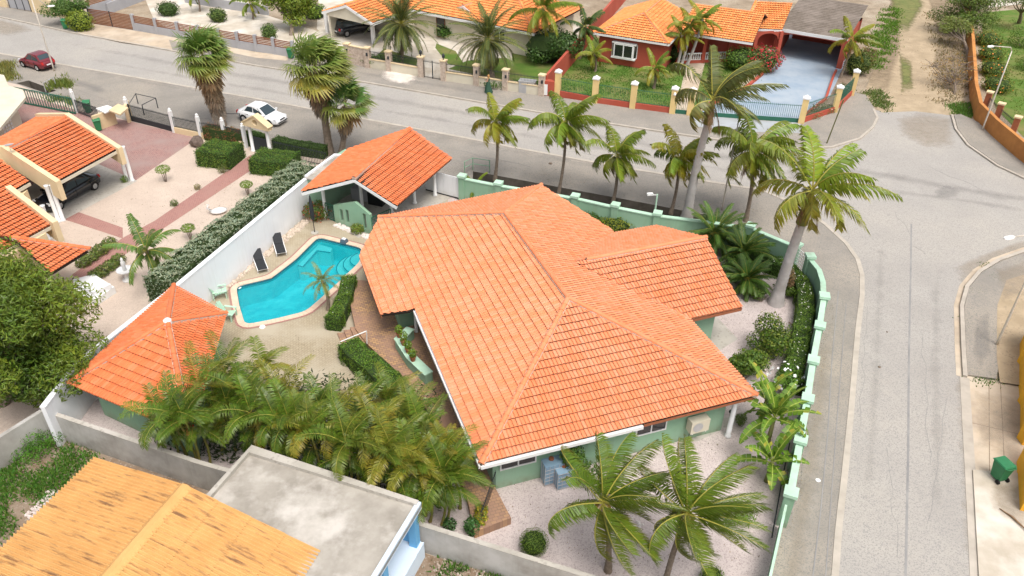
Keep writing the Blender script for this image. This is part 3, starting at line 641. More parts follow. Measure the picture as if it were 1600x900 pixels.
mb = MB(); mb.lathe(HL(.2,12.3,.4), [(.13,0),(.10,.1),(.10,1.9),(.13,2.0)], 12); mb.build('column', white, house, smooth=True)
# raised porch with steps and the planter wall under the left eave
porch = MB(); porch.prism([HL(u, v) for u, v in ((-2.6,18.6),(-2.9,13.6),(-2.55,12.1),(-2.2,11.1),(-1.5,9.2),(-.9,7.0),(-.6,4.0),(-.5,.5),(-.75,-1.4),(.9,-1.2),(.78,.7),(.78,9.5),(2.2,9.5),(2.2,12.88),(-.58,12.88),(-.58,17.6))], -.05, .42)
struct(porch.build('porch', porch_paver))
for k in range(3):
    m1 = MB(); m1.prism([HL(-2.75-.36*k,13.9), HL(-2.6-.36*k,12.2), HL(-3.0-.36*k,12.15), HL(-3.15-.36*k,13.95)], -.05, .31-.11*k); struct(m1.build('step', porch_paver))
planter = thing('planter_wall', 'low green planter wall holding pots under the left eave', 'planter', HL(-.8,9.5,.42))
mb = MB(); mb.ribbon([HL(-.2,11.9), HL(-.95,11.2), HL(-.75,9.6), HL(-.2,8.0)], .42, .42, 1.0); mb.build('wall', green, planter)
mb = MB(); mb.ribbon([HL(-.2,11.9), HL(-.95,11.2), HL(-.75,9.6), HL(-.2,8.0)], .5, 1.0, 1.06); mb.build('coping', mint, planter)
planter2 = thing('planter_box', 'green planter box with shrub beside the white porch column', 'planter', HL(12.9,5.2,0))
mb = MB(); mb.box(HL(13.2,5.0,.25), (.6,1.8,.5), HA); mb.build('box', green, planter2)
# ---------------------------------------------------------------- pool hut (pyramid roof), pool shed (gable roof)
def toward(p, c, d): v = Vector((c.x-p.x, c.y-p.y, 0)); return Vector((p.x, p.y, 0))+v.normalized()*d
c1, c2, c3, c4 = [G(x, y, 2.4) for x, y in ((272,447),(353,491),(297,680),(108,600))]; ap = Vector((-16.3, 30.0, 3.95))
hut = thing('pool_hut', 'square green pool hut with steep orange pyramid roof', 'hut', (ap.x, ap.y, 0))
rf = Roof(hut, tile_dk, .18, .40, n_ind=300, tone=.06)
for a, b in ((c1, c2), (c2, c3), (c3, c4), (c4, c1)): rf.face([a, b, ap])
for c in (c1, c2, c3, c4): rf.cap(c, ap, mort=True)
rf.finish()
mb = MB(); mb.prism([toward(c, ap, .9) for c in (c1, c2, c3, c4)], 0, 2.42); mb.build('wall', green, hut)
mb = MB(); mb.lathe((ap.x, ap.y, ap.z), [(.2,-.05),(.2,.14),(.12,.22),(.02,.25)], 8); mb.build('finial', white, hut)
q0, q1 = toward(c3, ap, .9), toward(c4, ap, .9); dd = (q1-q0).normalized(); nn = Vector((dd.y, -dd.x, 0)); nn = nn if nn.y < 0 else -nn
window(hut, q0.lerp(q1, .35)+Vector((0,0,1.5)), dd, 1.0, .7, nn, 2)
sr1, sr2, sl1, sl2 = [G(x, y, 2.6) for x, y in ((706,248),(620,322),(546,233),(471,300))]; sa = G(640,202,3.9); sb = G(553,279,3.9)
shed = thing('pool_shed', 'open green pool shed with gabled orange roof and white columns', 'shed', ((sa.x+sb.x)/2, (sa.y+sb.y)/2, 0))
rf = Roof(shed, tile_dk, .19, .40, n_ind=300, tone=.05)
rf.face([sr2, sr1, sa, sb]); rf.face([sl2, sl1, sa, sb]); rf.cap(sa, sb); rf.finish()
mb = MB()
for a, b in ((sl2, sb), (sb, sr2)): mb.bar(Vector(a)-Vector((0,0,.16)), Vector(b)-Vector((0,0,.16)), .06, .2)
mb.build('fascia', white, shed)
for k, (x, y) in enumerate(((510,341),(567,331),(612,333),(648,318),(680,306),(668,292))):
    p = G(x, y); mb = MB(); mb.lathe((p.x, p.y, 0), [(.17,0),(.17,.12),(.125,.16),(.115,2.3),(.16,2.38),(.16,2.5)], 12); mb.build('column', white, shed, smooth=True)
q = [G(505,316), G(537,296), G(520,282), G(490,300)]
mb = MB(); mb.prism([G(522,318,0), G(560,296), G(545,280), G(506,305)], 0, 2.44); mb.build('wall', green, shed)
mb = MB(); p = G(575,312); mb.box((p.x, p.y, .45), (2.2,.75,.9), R(-20)); mb.build('counter', greypaint, shed)
mb = MB(); p = G(590,318); mb.box((p.x, p.y, .48), (1.1,.7,.96), R(-20)); mb.build('grill', black, shed)
# flat slab roof between shed and white wall
fl = [G(x, y, 2.5) for x, y in ((478,278),(524,244),(545,246),(500,285))]
flat = thing('store_room', 'narrow flat-roofed store between white wall and pool shed', 'building', (fl[0].x, fl[0].y, 0))
mb = MB(); mb.prism(fl, 0, 2.45); mb.build('wall', green, flat); mb = MB(); mb.prism(inset([Vector((p.x, p.y, 0)) for p in fl], -.06), 2.45, 2.55); mb.build('roof', roofcon, flat)
mb = MB(); mb.ribbon([Vector((p.x, p.y, 0)) for p in fl[:2]]+[Vector((fl[2].x, fl[2].y, 0))], .18, 2.552, 2.68); mb.build('parapet', whitewall, flat)
# green pierced screen wall before the shed
sw = thing('screen_wall', 'pointed green screen wall with three slots before the shed', 'wall', G(550,356))
a, b = G(524,348), G(581,367); d = (b-a); L = d.length; d.normalize(); nrm = Vector((-d.y, d.x, 0)); top = lambda t: (1.35+.75*t/.62) if t < .62 else (2.1-.6*(t-.62)/.38)
mb = MB()
def strip_wall(t0, t1, z0, z1=None):
    p, q = a+d*L*t0, a+d*L*t1; h0, h1 = (top(t0), top(t1)) if z1 is None else (z1, z1)
    V = [p, q, q+nrm*.2, p+nrm*.2]; mb.add([(v.x, v.y, z0) for v in V]+[(V[0].x, V[0].y, h0), (V[1].x, V[1].y, h1), (V[2].x, V[2].y, h1), (V[3].x, V[3].y, h0)], [(0,3,2,1),(4,5,6,7),(0,1,5,4),(1,2,6,5),(2,3,7,6),(3,0,4,7)])
ts = [0,.17,.25,.33,.41,.62,.80,.88,1]; slots = {1: (.35,1.2), 3: (.35,1.3), 6: (.3,1.45)}
for i in range(len(ts)-1):
    if i in slots: strip_wall(ts[i], ts[i+1], 0, slots[i][0]); strip_wall(ts[i], ts[i+1], slots[i][1])
    else: strip_wall(ts[i], ts[i+1], 0)
mb.build('wall', green, sw)
def lattice(name, label, p0, p1, h, m, cat='gate', step=.16):
    th = thing(name, label, cat, p0); p0, p1 = Vector(p0), Vector(p1); L = (p1-p0).length; d = (p1-p0)/L; up = Vector((0,0,1)); f = MB()
    for z in (.1, h): f.bar(p0+up*z, p1+up*z, .05)
    for t in (0, 1): f.bar(p0.lerp(p1, t), p0.lerp(p1, t)+up*h, .05)
    f.build('frame', m, th); g = MB(); x = 0
    while x < L:
        q = p0+d*x; g.bar(q+up*.1, q+up*h, .022); k = 0; z = .25+.13*(int(x/step) % 2)
        while z < h-.1: g.bar(q+up*z, q+d*min(step, L-x)+up*z, .022); z += .27
        x += step
    g.build('bars', m, th, kind='stuff'); return th
lattice('iron_gate', 'green lattice gate between shed column and screen wall', G(511,342), G(524,347), 1.25, greeniron)
lattice('iron_gate', 'green lattice gate right of the slotted screen wall', G(583,366), G(612,352), 1.25, greeniron)

# ---------------------------------------------------------------- neighbour's house on the left
nb = thing('neighbour_house', 'cream house with stepped orange roofs and parapets at far left', 'house', G(60,330))
eR1, eR2, t1, t2 = G(184,233,2.9), G(86,286,2.9), G(106,183,4.1), G(8,235,4.1)
b1 = t1+(t1-eR1)*.8; b1.z = 3.15; b2 = t2+(t2-eR2)*.8; b2.z = 3.15
rf = Roof(nb, tile_dk, .20, .36, n_ind=0, tone=.06)
rf.face([eR2, eR1, t1, t2]); rf.face([b2, b1, t1, t2]); rf.cap(t1, t2)
r2a, r2b = G(46,284,2.85), G(-60,345,2.85); s2a, s2b = G(0,250,3.6), G(-100,310,3.6)
rf.face([r2b, r2a, s2a, s2b])
r3a, r3b = G(82,350,2.7), G(-40,415,2.7); s3a, s3b = G(15,298,3.6), G(-105,360,3.6)
rf.face([r3b, r3a, s3a, s3b])
h4 = G(141,390,2.4); h4b = G(80,428,2.4); h4c = G(20,372,3.3); h4d = G(-60,360,2.4)
rf.face([h4d, h4, h4c]); rf.face([h4, h4b, h4c]); rf.cap(h4, h4c); rf.finish()
def parapet(a, b, ta, tb, th=.34, down=None, name='parapet', m=cream):
    a, b = Vector(a), Vector(b); d = (b-a); d.z = 0; d.normalize(); nn = Vector((-d.y, d.x, 0))*th/2; za, zb = (a.z-1.0, b.z-1.0) if down is None else (down, down)
    V = [a-nn, b-nn, b+nn, a+nn]; o = MB(); o.add([(V[0].x,V[0].y,za),(V[1].x,V[1].y,zb),(V[2].x,V[2].y,zb),(V[3].x,V[3].y,za),(V[0].x,V[0].y,ta),(V[1].x,V[1].y,tb),(V[2].x,V[2].y,tb),(V[3].x,V[3].y,ta)], [(0,3,2,1),(4,5,6,7),(0,1,5,4),(1,2,6,5),(2,3,7,6),(3,0,4,7)])
    return o.build(name, m, nb)
ex = lambda a, b, k: Vector(b)+(Vector(b)-Vector(a)).normalized()*k
parapet(t1, ex(t1, eR1, .35), 4.4, 3.1); parapet(b1, t1+(b1-t1).normalized()*.01, 3.45, 4.39)
parapet(t2, ex(t2, eR2, .45), 4.45, 3.15); parapet(b2, t2, 3.45, 4.44)
parapet(s3a, ex(s3a, r3a, .45), 3.95, 3.0)
mb = MB(); mb.bar(Vector(eR1)-Vector((0,0,.16)), Vector(eR2)-Vector((0,0,.16)), .1, .2); mb.bar(Vector(r2a)-Vector((0,0,.16)), Vector(r2b)-Vector((0,0,.16)), .1, .2); mb.bar(Vector(r3a)-Vector((0,0,.16)), Vector(r3b)-Vector((0,0,.16)), .1, .2); mb.build('fascia', creamlt, nb)
for (x, y), zt in (((199,282), 2.75), ((207,283), 2.75), ((92,347), 2.75), ((99,345), 2.75), ((84,372), 2.4), ((76,375), 2.4)):
    p = G(x, y); mb = MB(); mb.lathe((p.x, p.y, 0), [(.18,0),(.18,.1),(.13,.14),(.13,zt-.1),(.17,zt)], 12); mb.build('column', white, nb, smooth=True)
wl = [G(58,285), G(64,345), G(75,372), G(100,420), G(0,470), G(-160,400), G(-100,250), G(0,230)]
mb = MB(); mb.prism([G(36,312), G(62,348), G(40,372), G(92,418), G(0,480), G(-200,400), G(-160,300), G(-60,280)], 0, 2.45); mb.build('wall', cream, nb)
mb = MB(); mb.prism([G(30,300), G(-10,268), G(-60,290), G(-20,330)], 0, 2.8); mb.build('wall', cream, nb)
mb = MB(); p = G(18,238,4.3); mb.tube([p, p+Vector((0,0,.35))], .02, 6); mb.lathe(p+Vector((0,0,.45)), [(.02,-.02),(.25,.04),(.32,.10)], 12, sx=.9, sy=.5, rz=.6); mb.build('satellite_dish', steel, nb)
# white building, top left
wb = thing('white_building', 'white flat-roofed building at the left edge above the driveway', 'building', G(0,210))
q = [G(40,212), G(40,210), G(36,158,0), G(-120,130,0), G(-160,210)]
w0, w1, w2 = G(42,212), G(25,170), G(-120,140)
mb = MB(); mb.prism([w0, w1, w2, G(-160,260), G(0,238)], 0, 3.0); mb.build('wall', creamlt, wb)
e0, e1_ = G(-60,142,3.1), G(38,165,3.1)
mb = MB(); mb.prism([G(40,152,3.2), G(35,140,3.2), G(-60,112,3.2), G(-120,180,3.2), G(0,200,3.2)], 3.0, 3.2); mb.build('roof', creamlt, wb)
mb = MB(); c = (w0+G(0,238))/2; dd = (G(0,238)-w0).normalized(); nn = Vector((dd.y, -dd.x, 0)); nn = nn if nn.y < 0 else -nn
bl = MB()
for i in range(4):
    for j in range(4):
        bl.box(c+nn*.02+dd*(-.45+.3*i)+Vector((0,0,1.2+.3*j)), (.18,.06,.18), math.atan2(dd.y, dd.x))
bl.build('vent_blocks', white, wb, kind='stuff')

# ---------------------------------------------------------------- ochre corrugated roof and blue flat-roofed building
stain = mat('rust_stained_ochre', (.63,.36,.135), (.55,.30,.105), .8, rough=.75)
t = stain.node_tree; pb = t.nodes['Principled BSDF']; src = pb.inputs['Base Color'].links[0].from_socket
uvn = _n(t, 'ShaderNodeAttribute', attribute_name='Str'); mp = _n(t, 'ShaderNodeMapping'); mp.inputs['Scale'].default_value = (7.5, .6, 1); t.links.new(uvn.outputs['Vector'], mp.inputs[0])
nz = _n(t, 'ShaderNodeTexNoise', Scale=1.0, Detail=5, Roughness=.65); t.links.new(mp.outputs[0], nz.inputs[0]); mr = _n(t, 'ShaderNodeMapRange'); mr.inputs[1].default_value = .535; mr.inputs[2].default_value = .68; t.links.new(nz.outputs['Fac'], mr.inputs[0])
mx = _n(t, 'ShaderNodeMix', data_type='RGBA'); t.links.new(mr.outputs[0], mx.inputs[0]); t.links.new(src, mx.inputs[6]); mx.inputs[7].default_value = (.22,.12,.06,1); t.links.new(mx.outputs[2], pb.inputs['Base Color'])
yh = thing('corrugated_house', 'house with stained ochre corrugated roof in the near left corner', 'house', G(150,900))
ry0 = G(290,759,3.75); ry1 = G(165,903,3.75); rd = (ry1-ry0).normalized(); ry2 = ry0+rd*8.5
la = G(147,716,3.0); ra = G(500,862,3.0)
def corr(par, o, e1, e2, L1, L2, rows, wsheet=1.06, pitch=.152, amp=.055):
    n = e1.cross(e2).normalized(); n = n if n.z > 0 else -n; ns = math.ceil(L1/wsheet); rl = L2/rows
    for j in range(rows):
        for i in range(ns):
            w = min(wsheet, L1-i*wsheet); k = max(4, round(w/pitch*6)); V = []; A = []
            for y, dz in ((j*rl-.02, .035), ((j+1)*rl+.08, 0)):
                for q in range(k+1):
                    x = i*wsheet+w*q/k+(.04 if q == k else 0); V.append(o+e1*x+e2*y+n*(amp*math.cos(2*math.pi*x/pitch)+dz+.004*(i % 2))); A.append((x, y, random.random()*0))
            m = MB(); m.add(V, [(q, q+1, k+2+q, k+1+q) for q in range(k)]); ob = m.build('roof_sheet', stain, par, smooth=True)
            at = ob.data.attributes.new('Str', 'FLOAT_VECTOR', 'POINT'); at.data.foreach_set('vector', np.array(A, dtype=float).ravel()+0)
yr = MB().bar(ry0+Vector((0,0,-.12)), ry2+Vector((0,0,-.12)), .1, .1).build('roof', stain, yh)
e2l = (ry0-la); L2l = e2l.length; e2l.normalize(); corr(yr, la, rd, e2l, 8.5, L2l, 2)
rb = ry0+(ra-ry0)*1.0; sl = (ry0-ra); L2r = sl.length; sl.normalize(); corr(yr, ra, rd, sl, 8.5, L2r, 4)
mb = MB()
for s_ in (1, -1):
    for i in range(8):
        pass
nside = Vector((-rd.y, rd.x, 0)); V = []
for k in range(2):
    p = (ry0 if k == 0 else ry2)+Vector((0,0,.10)); V += [p+nside*.30-Vector((0,0,.14)), p+nside*.1, p-nside*.1, p-nside*.30-Vector((0,0,.14))]
mb.add(V, [(0,1,5,4),(1,2,6,5),(2,3,7,6)]); o = mb.build('ridge_capping', stain, yr)
at = o.data.attributes.new('Str', 'FLOAT_VECTOR', 'POINT')
mb = MB(); mb.prism([la.lerp(ry0,.12)+rd*.3, ra.lerp(ry0,.1)+rd*.3, ra.lerp(ry0,.1)+rd*8, la.lerp(ry0,.12)+rd*8], 0, 2.95); mb.build('wall', cream, yh)
N_, E_ = G(390,697,3.2), G(658,783,3.2); de = (E_-N_).normalized(); ds = Vector((de.y, -de.x, 0)); W_ = (E_-N_).length
bb = thing('blue_building', 'blue building with weathered flat concrete roof near bottom left', 'building', (E_.x, E_.y, 0))
mb = MB(); mb.prism([N_, E_, E_+ds*6.5, N_+ds*6.5], 2.86, 3.02); mb.build('roof', [roofcon], bb)
mb = MB(); i_ = .1
mb.ribbon([N_+ds*2.9+de*.1, N_+ds*.1+de*.1, E_+ds*.1-de*.1-de*.0], .2, 2.8, 3.2); mb.build('parapet', concrete, bb)
mb = MB(); mb.ribbon([E_+ds*.0-de*.09, E_+ds*6.5-de*.09], .18, 2.78, 3.14); mb.build('parapet', bluelt, bb)
mb = MB(); mb.prism([N_+ds*.25+de*.3, E_+ds*.25-de*1.5, E_+ds*6.3-de*1.5, N_+ds*6.3+de*.3], 0, 2.86); mb.build('wall', bluewall, bb)
for k in (.15, 2.6, 5.2):
    mb = MB(); q = E_+ds*(k+.15)-de*.25; mb.box((q.x, q.y, 1.42), (.32,.32,2.84), math.atan2(de.y, de.x)); mb.build('column', bluewall, bb)
mb = MB(); q = E_+ds*.2-de*.85; mb.box((q.x, q.y, 1.42), (1.25,.18,2.84), math.atan2(de.y, de.x)); mb.build('wall', bluewall, bb)
mb = MB(); mb.prism([E_+ds*.1-de*1.5, E_+ds*.1+de*.05, E_+ds*6.4+de*.05, E_+ds*6.4-de*1.5], 0, .9); mb.build('porch_floor', bluelt, bb)

# ---------------------------------------------------------------- yellow house edge on the right
yw = thing('yellow_house', 'bright yellow stepped house wall at the right edge', 'house', G(1620,600))
f0 = [G(1589,486,2.6), G(1592,520,2.4), G(1589,560,2.4), G(1600,585,2.4), G(1592,640,2.2)]
mb = MB(); mb.prism([G(1592,540), G(1591,600), G(1594,640), G(1593,690), G(1760,720), G(1800,540)], 0, 2.1); mb.build('wall', yellowwall, yw)
for (x, y) in ((1592,572), (1594,632), (1593,690), (1596,756)):
    p = G(x, y); mb = MB(); mb.box((p.x+.22, p.y, 1.15), (.5,.5,2.3), 0); mb.build('buttress', yellowwall, yw)
mb = MB(); mb.prism([G(1588,722), G(1592,800), G(1760,830), G(1760,720)], 0, 1.3); mb.build('wall', yellowwall, yw)

# ---------------------------------------------------------------- cream house across the road
ch = thing('cream_house', 'pale cream house with orange roofs and gabled carport across the road', 'house', G(700,70))
gl, gr_, ga = G(503,18,2.8), G(582,36,2.8), None; gd = (gr_-gl).normalized(); gb = Vector((-gd.y, gd.x, 0)); ga = (gl+gr_)/2+Vector((0,0,1.25)); 
rf = Roof(ch, tile_far, .26, .40, n_ind=0, tone=.07)
rf.face([gr_, gr_+gb*7, ga+gb*7, ga]); rf.face([gl, gl+gb*7, ga+gb*7, ga]); rf.cap(ga, ga+gb*7)
m0, m1 = G(640,14,2.8), G(835,52,2.8); md = (m1-m0).normalized(); mbk = Vector((-md.y, md.x, 0)); mlen = (m1-m0).length; D_ = 11.0
o0 = m0-md*3
ma, mbb = o0+md*5.5+mbk*5.5+Vector((0,0,2.1)), m1-md*5.5+mbk*5.5+Vector((0,0,2.1))
rf.face([o0, m1, mbb, ma]); rf.face([m1, m1+mbk*D_, mbb]); rf.face([o0+mbk*D_, o0, ma]); rf.face([m1+mbk*D_, o0+mbk*D_, ma, mbb])
rf.cap(m1, mbb); rf.cap(o0, ma); rf.cap(ma, mbb)
pg = G(735,6,3.9); g0, g1 = G(700,17,2.8), G(748,30,2.8); pd = (g1-g0).normalized(); pn = Vector((-pd.y, pd.x, 0)); gm = (g0+g1)/2+Vector((0,0,1.0))
rf.face([g1, g1+pn*3, gm+pn*3, gm]); rf.face([g0, g0+pn*3, gm+pn*3, gm]); rf.cap(gm, gm+pn*3)
rf.finish()
mb = MB(); up = Vector((0,0,1))
for a, b in ((gl, ga), (ga, gr_), (g0, gm), (gm, g1), (o0, m1), (gr_, gr_+gb*5)): mb.bar(Vector(a)-up*.15, Vector(b)-up*.15, .12, .26)
mb.build('fascia', white, ch)
mb = MB(); q = [gl+gd*.5+gb*.15, gr_-gd*.5+gb*.15]
mb.add([q[0]-up*.0, q[1]-up*.0, ga+gb*.15-up*.15, (q[0]-up*.35), (q[1]-up*.35)], [(0,1,2),(3,4,1,0)]); mb.build('gable_wall', creamlt, ch)
for (x, y) in ((512,51),(584,68)):
    p = G(x, y); mb = MB(); mb.box((p.x, p.y, 1.25), (.32,.32,2.5), R(-28)); mb.build('column', white, ch)
mb = MB(); mb.prism([gl+gd*.4+gb*5.5, gl+gd*.4+gb*7, gr_+gb*7, gr_+gb*5.5], 0, 2.7); mb.build('wall', creamlt, ch)
mb = MB(); mb.prism([gl+gd*.3+gb*.6, gl+gd*.3+gb*6, gl+gd*.5+gb*6, gl+gd*.5+gb*.6], 0, 2.7); mb.build('wall', creamlt, ch)
mb = MB(); mb.prism([o0+md*3+mbk*.8, m1-md*.8+mbk*.8, m1-md*.8+mbk*(D_-.8), o0+md*3+mbk*(D_-.8)], 0, 2.8); mb.build('wall', creamlt, ch)
mb = MB(); mb.prism([g0+pd*.4+pn*.5, g1-pd*.4+pn*.5, g1-pd*.4+pn*3, g0+pd*.4+pn*3], 0, 2.75); mb.build('wall', creamlt, ch)
window(ch, (g0+g1)/2+pn*.495+up*(1.55-2.8), pd, 1.5, 1.3, -pn, 2); window(ch, o0+md*(mlen*.9)+mbk*.795+up*(1.55-2.8), md, 1.3, 1.2, -mbk, 2); window(ch, o0+md*(mlen*.42)+mbk*.795+up*(1.2-2.8), md, 1.1, 2.1, -mbk, 1, name='door', fm=wood)
for s_ in (-1, 1):
    mb = MB(); mb.obox((g0+g1)/2+pn*.49+pd*(s_*1.0-.2)+up*(.9-2.8), pd*.4, -pn*.05, up*1.3); mb.build('shutter', steel, ch)

# ---------------------------------------------------------------- brick-red house with garage
rh = thing('red_house', 'brick red house with orange hip roof and arched porch across the road', 'house', G(1000,90))
fl_, fr_ = G(927,51,3.0), G(1045,69,3.0); hd = (fr_-fl_).normalized(); hb = Vector((-hd.y, hd.x, 0)); wf = (fr_-fl_).length; apx = fl_+hd*wf/2+hb*wf/2+up*1.55; apb = apx+hb*6
rf = Roof(rh, tile_far, .26, .36, n_ind=0, tone=.05)
rf.face([fl_, fr_, apx]); rf.face([fr_, fr_+hb*10, apb, apx]); rf.face([fl_+hb*10, fl_, apx, apb])
for a in (fl_, fr_): rf.cap(a, apx, .15)
rf.cap(apx, apb, .15)
p0, p1 = fr_+hb*4.2-up*0, G(1163,46,3.0); p1 = fr_+hb*4.2+hd*7.2
pm = p0+hb*4.5+up*1.7; pmb = p1+hb*4.5+up*1.7
rf.face([p0, p1, pmb, pm]); rf.face([p1+hb*9, p0+hb*9, pm, pmb])
sg0, sg1 = G(1118,47,3.0), G(1166,50,3.0)
s0 = p0+hd*2.2-hb*.0; sgm = s0+hd*1.9-hb*1.4+up*.0; 
gf0, gf1 = G(1163,44,3.0), G(1222,47,3.0)
rf.face([gf0, gf1, gf1+hb*4.5+up*1.6, gf0+hb*4.5+up*1.6]); rf.face([gf0+hb*9, gf0, gf0+hb*4.5+up*1.6]); rf.cap(gf0, gf0+hb*4.5+up*1.6, .15)
rf.finish()
sh = mat('grey_shingle', (.20,.165,.135), (.145,.12,.10), 3, (.25,.21,.18), .6, rough=.95, bump=.5, bscale=8)
ga0, ga1 = G(1218,44,3.0), G(1322,61,3.0); kd = (ga1-ga0).normalized(); kb = Vector((-kd.y, kd.x, 0))
mb = MB(); gw = (ga1-ga0).length
for j in range(22):     # courses of shingles, each stepped over the one below
    y0_, y1_ = j*.42, (j+1)*.42+.06; zz = .012*1
    P0 = [ga0-kd*.2+kb*y0_+up*(y0_*.13+.03), ga1+kd*.2+kb*y0_+up*(y0_*.13+.03), ga1+kd*.2+kb*y1_+up*(y1_*.13), ga0-kd*.2+kb*y1_+up*(y1_*.13)]
    mb.add(P0+[P0[0]-up*.04, P0[1]-up*.04], [(0,1,2,3),(4,5,1,0)])
mb.build('garage_roof', sh, rh)
mb = MB(); mb.bar(ga0-kd*.2-up*.15, ga1+kd*.2-up*.15, .14, .3); mb.bar(fl_-up*.1, fr_-up*.1, .12, .18); mb.bar(p0-up*.1, p1-up*.1, .12, .2); mb.bar(gf0-up*.1, gf1-up*.1, .12, .2); mb.bar(fr_-up*.1, fr_+hb*4-up*.1, .12, .18); mb.build('fascia', white, rh)
mb = MB(); mb.prism([fl_+hd*.5+hb*.5, fr_-hd*.5+hb*.5, fr_-hd*.5+hb*9.5, fl_+hd*.5+hb*9.5], 0, 2.95); mb.build('wall', redwall, rh)
mb = MB(); mb.prism([p0+hb*2.4, gf1+hb*2.0, gf1+hb*8, p0+hb*8], 0, 2.95); mb.build('wall', redwall, rh)
mb = MB(); mb.prism([ga0+kb*7.5, ga1+kb*7.5, ga1+kb*9, ga0+kb*9], 0, 2.9); mb.prism([ga1+kb*.3-kd*.3, ga1+kb*.3, ga1+kb*9, ga1-kd*.3+kb*9], 0, 2.9); mb.build('wall', redwall, rh)
mb = MB(); nA = 14     # garage beam with a shallow arched soffit
for i in range(nA):
    t0, t1_ = i/nA, (i+1)/nA; zf = lambda t: 2.1+.5*(1-(2*t-1)**6)
    a_, b_ = ga0.lerp(ga1, t0), ga0.lerp(ga1, t1_); V = []
    for q_, tt in ((a_, t0), (b_, t1_)): V += [(q_.x, q_.y, zf(tt)), (q_.x+kb.x*.3, q_.y+kb.y*.3, zf(tt)), (q_.x+kb.x*.3, q_.y+kb.y*.3, 2.85), (q_.x, q_.y, 2.85)]
    mb.add(V, [(0,4,7,3),(1,2,6,5),(0,1,5,4),(3,7,6,2)])
mb.build('garage_beam', redwall, rh)
for q_ in (ga0, ga1): mb = MB(); mb.box((q_.x+kb.x*.15, q_.y+kb.y*.15, 1.42), (.5,.5,2.84), math.atan2(kd.y, kd.x)); mb.build('pier', redwall, rh)
# porch posts with arches and white balustrade
pa, pb_ = fr_+hb*3.6+hd*.2, gf1-hb*.1; pa = Vector((pa.x, pa.y, 0)); pb_ = Vector((pb_.x, pb_.y, 0)); pd2 = (pb_-pa).normalized(); PL = (pb_-pa).length; np_ = 4
for i in range(np_+1):
    q_ = pa+pd2*PL*i/np_; mb = MB(); mb.box((q_.x, q_.y, 1.45), (.35,.35,2.9), math.atan2(pd2.y, pd2.x)); mb.build('porch_post', redwall, rh)
for i in range(np_):
    a_, b_ = pa+pd2*(PL*i/np_+.18), pa+pd2*(PL*(i+1)/np_-.18); mb = MB()
    for k in range(10):
        t0, t1_ = k/10, (k+1)/10; zf = lambda t: 2.0+.75*math.sqrt(max(0, 1-(2*t-1)**2)); V = []
        for tt in (t0, t1_): q_ = a_.lerp(b_, tt); V += [(q_.x, q_.y, zf(tt)), (q_.x-pd2.y*.25, q_.y+pd2.x*.25, zf(tt)), (q_.x-pd2.y*.25, q_.y+pd2.x*.25, 2.9), (q_.x, q_.y, 2.9)]
        mb.add(V, [(0,4,7,3),(1,2,6,5),(0,1,5,4)])
    mb.build('arch', redwall, rh)
    mb = MB(); mb.bar(a_+up*1.0, b_+up*1.0, .16, .1); mb.bar(a_+up*.35, b_+up*.35, .16, .1); n_ = 10
    for k in range(n_): q_ = a_.lerp(b_, (k+.5)/n_); mb.lathe((q_.x, q_.y, .35), [(.05,0),(.075,.2),(.035,.42),(.05,.62)], 6)
    mb.build('balustrade', white, rh)
mb = MB(); mb.prism([pa-hb*.1, pb_-hb*.1, pb_+hb*3, pa+hb*3], 0, .35); mb.build('porch_floor', redwall, rh)
wc = fl_+hd*(wf*.42)+hb*.5; wc = Vector((wc.x, wc.y, 1.55))
f = MB(); f.obox(wc-hd*1.25-up*.75-hb*.45, hd*2.5, hb*.5, up*.12); f.obox(wc-hd*1.25+up*.75-hb*.45, hd*2.5, hb*.5, up*.12); f.build('bay_frame', white, rh)
window(rh, wc-hb*.4+up*.05, hd, 1.9, 1.35, -hb, 2, .1)
for s_ in (-1, 1): window(rh, wc+hd*(s_*1.13)-hb*.2+up*.05, hd*.3-hb*.4*-s_, .42, 1.35, hd*s_-hb*.5, 1, .06)
# ---------------------------------------------------------------- walls, fences, gates
UPV = Vector((0,0,1))
def ang(a, b): return math.atan2(b[1]-a[1], b[0]-a[0])
def flatv(p): return Vector((p[0], p[1], 0))
gw = thing('green_boundary_wall', 'mint green garden wall with square capped pillars along the street', 'wall', flatv(PILL[0]))
def wallrun(par, path, h, th, m, cm, capw=.3, caph=.07):
    mb = MB(); mb.ribbon(path, th, 0, h); mb.build('wall', m, par); mb = MB(); mb.ribbon(path, capw, h, h+caph); mb.build('coping', cm, par)
wallrun(gw, PILL[:8], 1.68, .2, green, mint); wallrun(gw, PILL[8:]+CURV+PILL2, 1.68, .2, green, mint)
for i, p in enumerate(PILL+PILL2):
    if i == 5: continue
    q = (PILL+PILL2)[min(i+1, len(PILL+PILL2)-1)]; q0 = (PILL+PILL2)[max(i-1, 0)]; a = ang(q0, q)
    mb = MB(); mb.box((p.x, p.y, .92), (.42,.42,1.84), a); pl = mb.build('pillar', green, gw)
    mb = MB(); mb.box((p.x, p.y, 1.92), (.56,.56,.16), a); mb.build('cap', mint, pl)
a, b = flatv(PILL[7]), flatv(PILL[8]); mb = MB(); n = 8
for k in range(n+1):
    mb.bar(a.lerp(b, k/n)+UPV*.1, a.lerp(b, k/n)+UPV*1.75, .03); mb.bar(a+UPV*(.15+1.6*k/n), b+UPV*(.15+1.6*k/n), .03)
mb.build('trellis', white, gw)
gt = thing('white_gate', 'white panel gate between pool shed and green wall', 'gate', flatv(PILL[0]))
a, b = flatv(G(664,264,1.7)), flatv(PILL[0])
for k in range(4):
    p, q = a.lerp(b, k/4+.004), a.lerp(b, (k+1)/4-.004); mb = MB(); mb.bar(p+UPV*.9, q+UPV*.9, .05, 1.6); mb.build('panel', whitewall, gt)
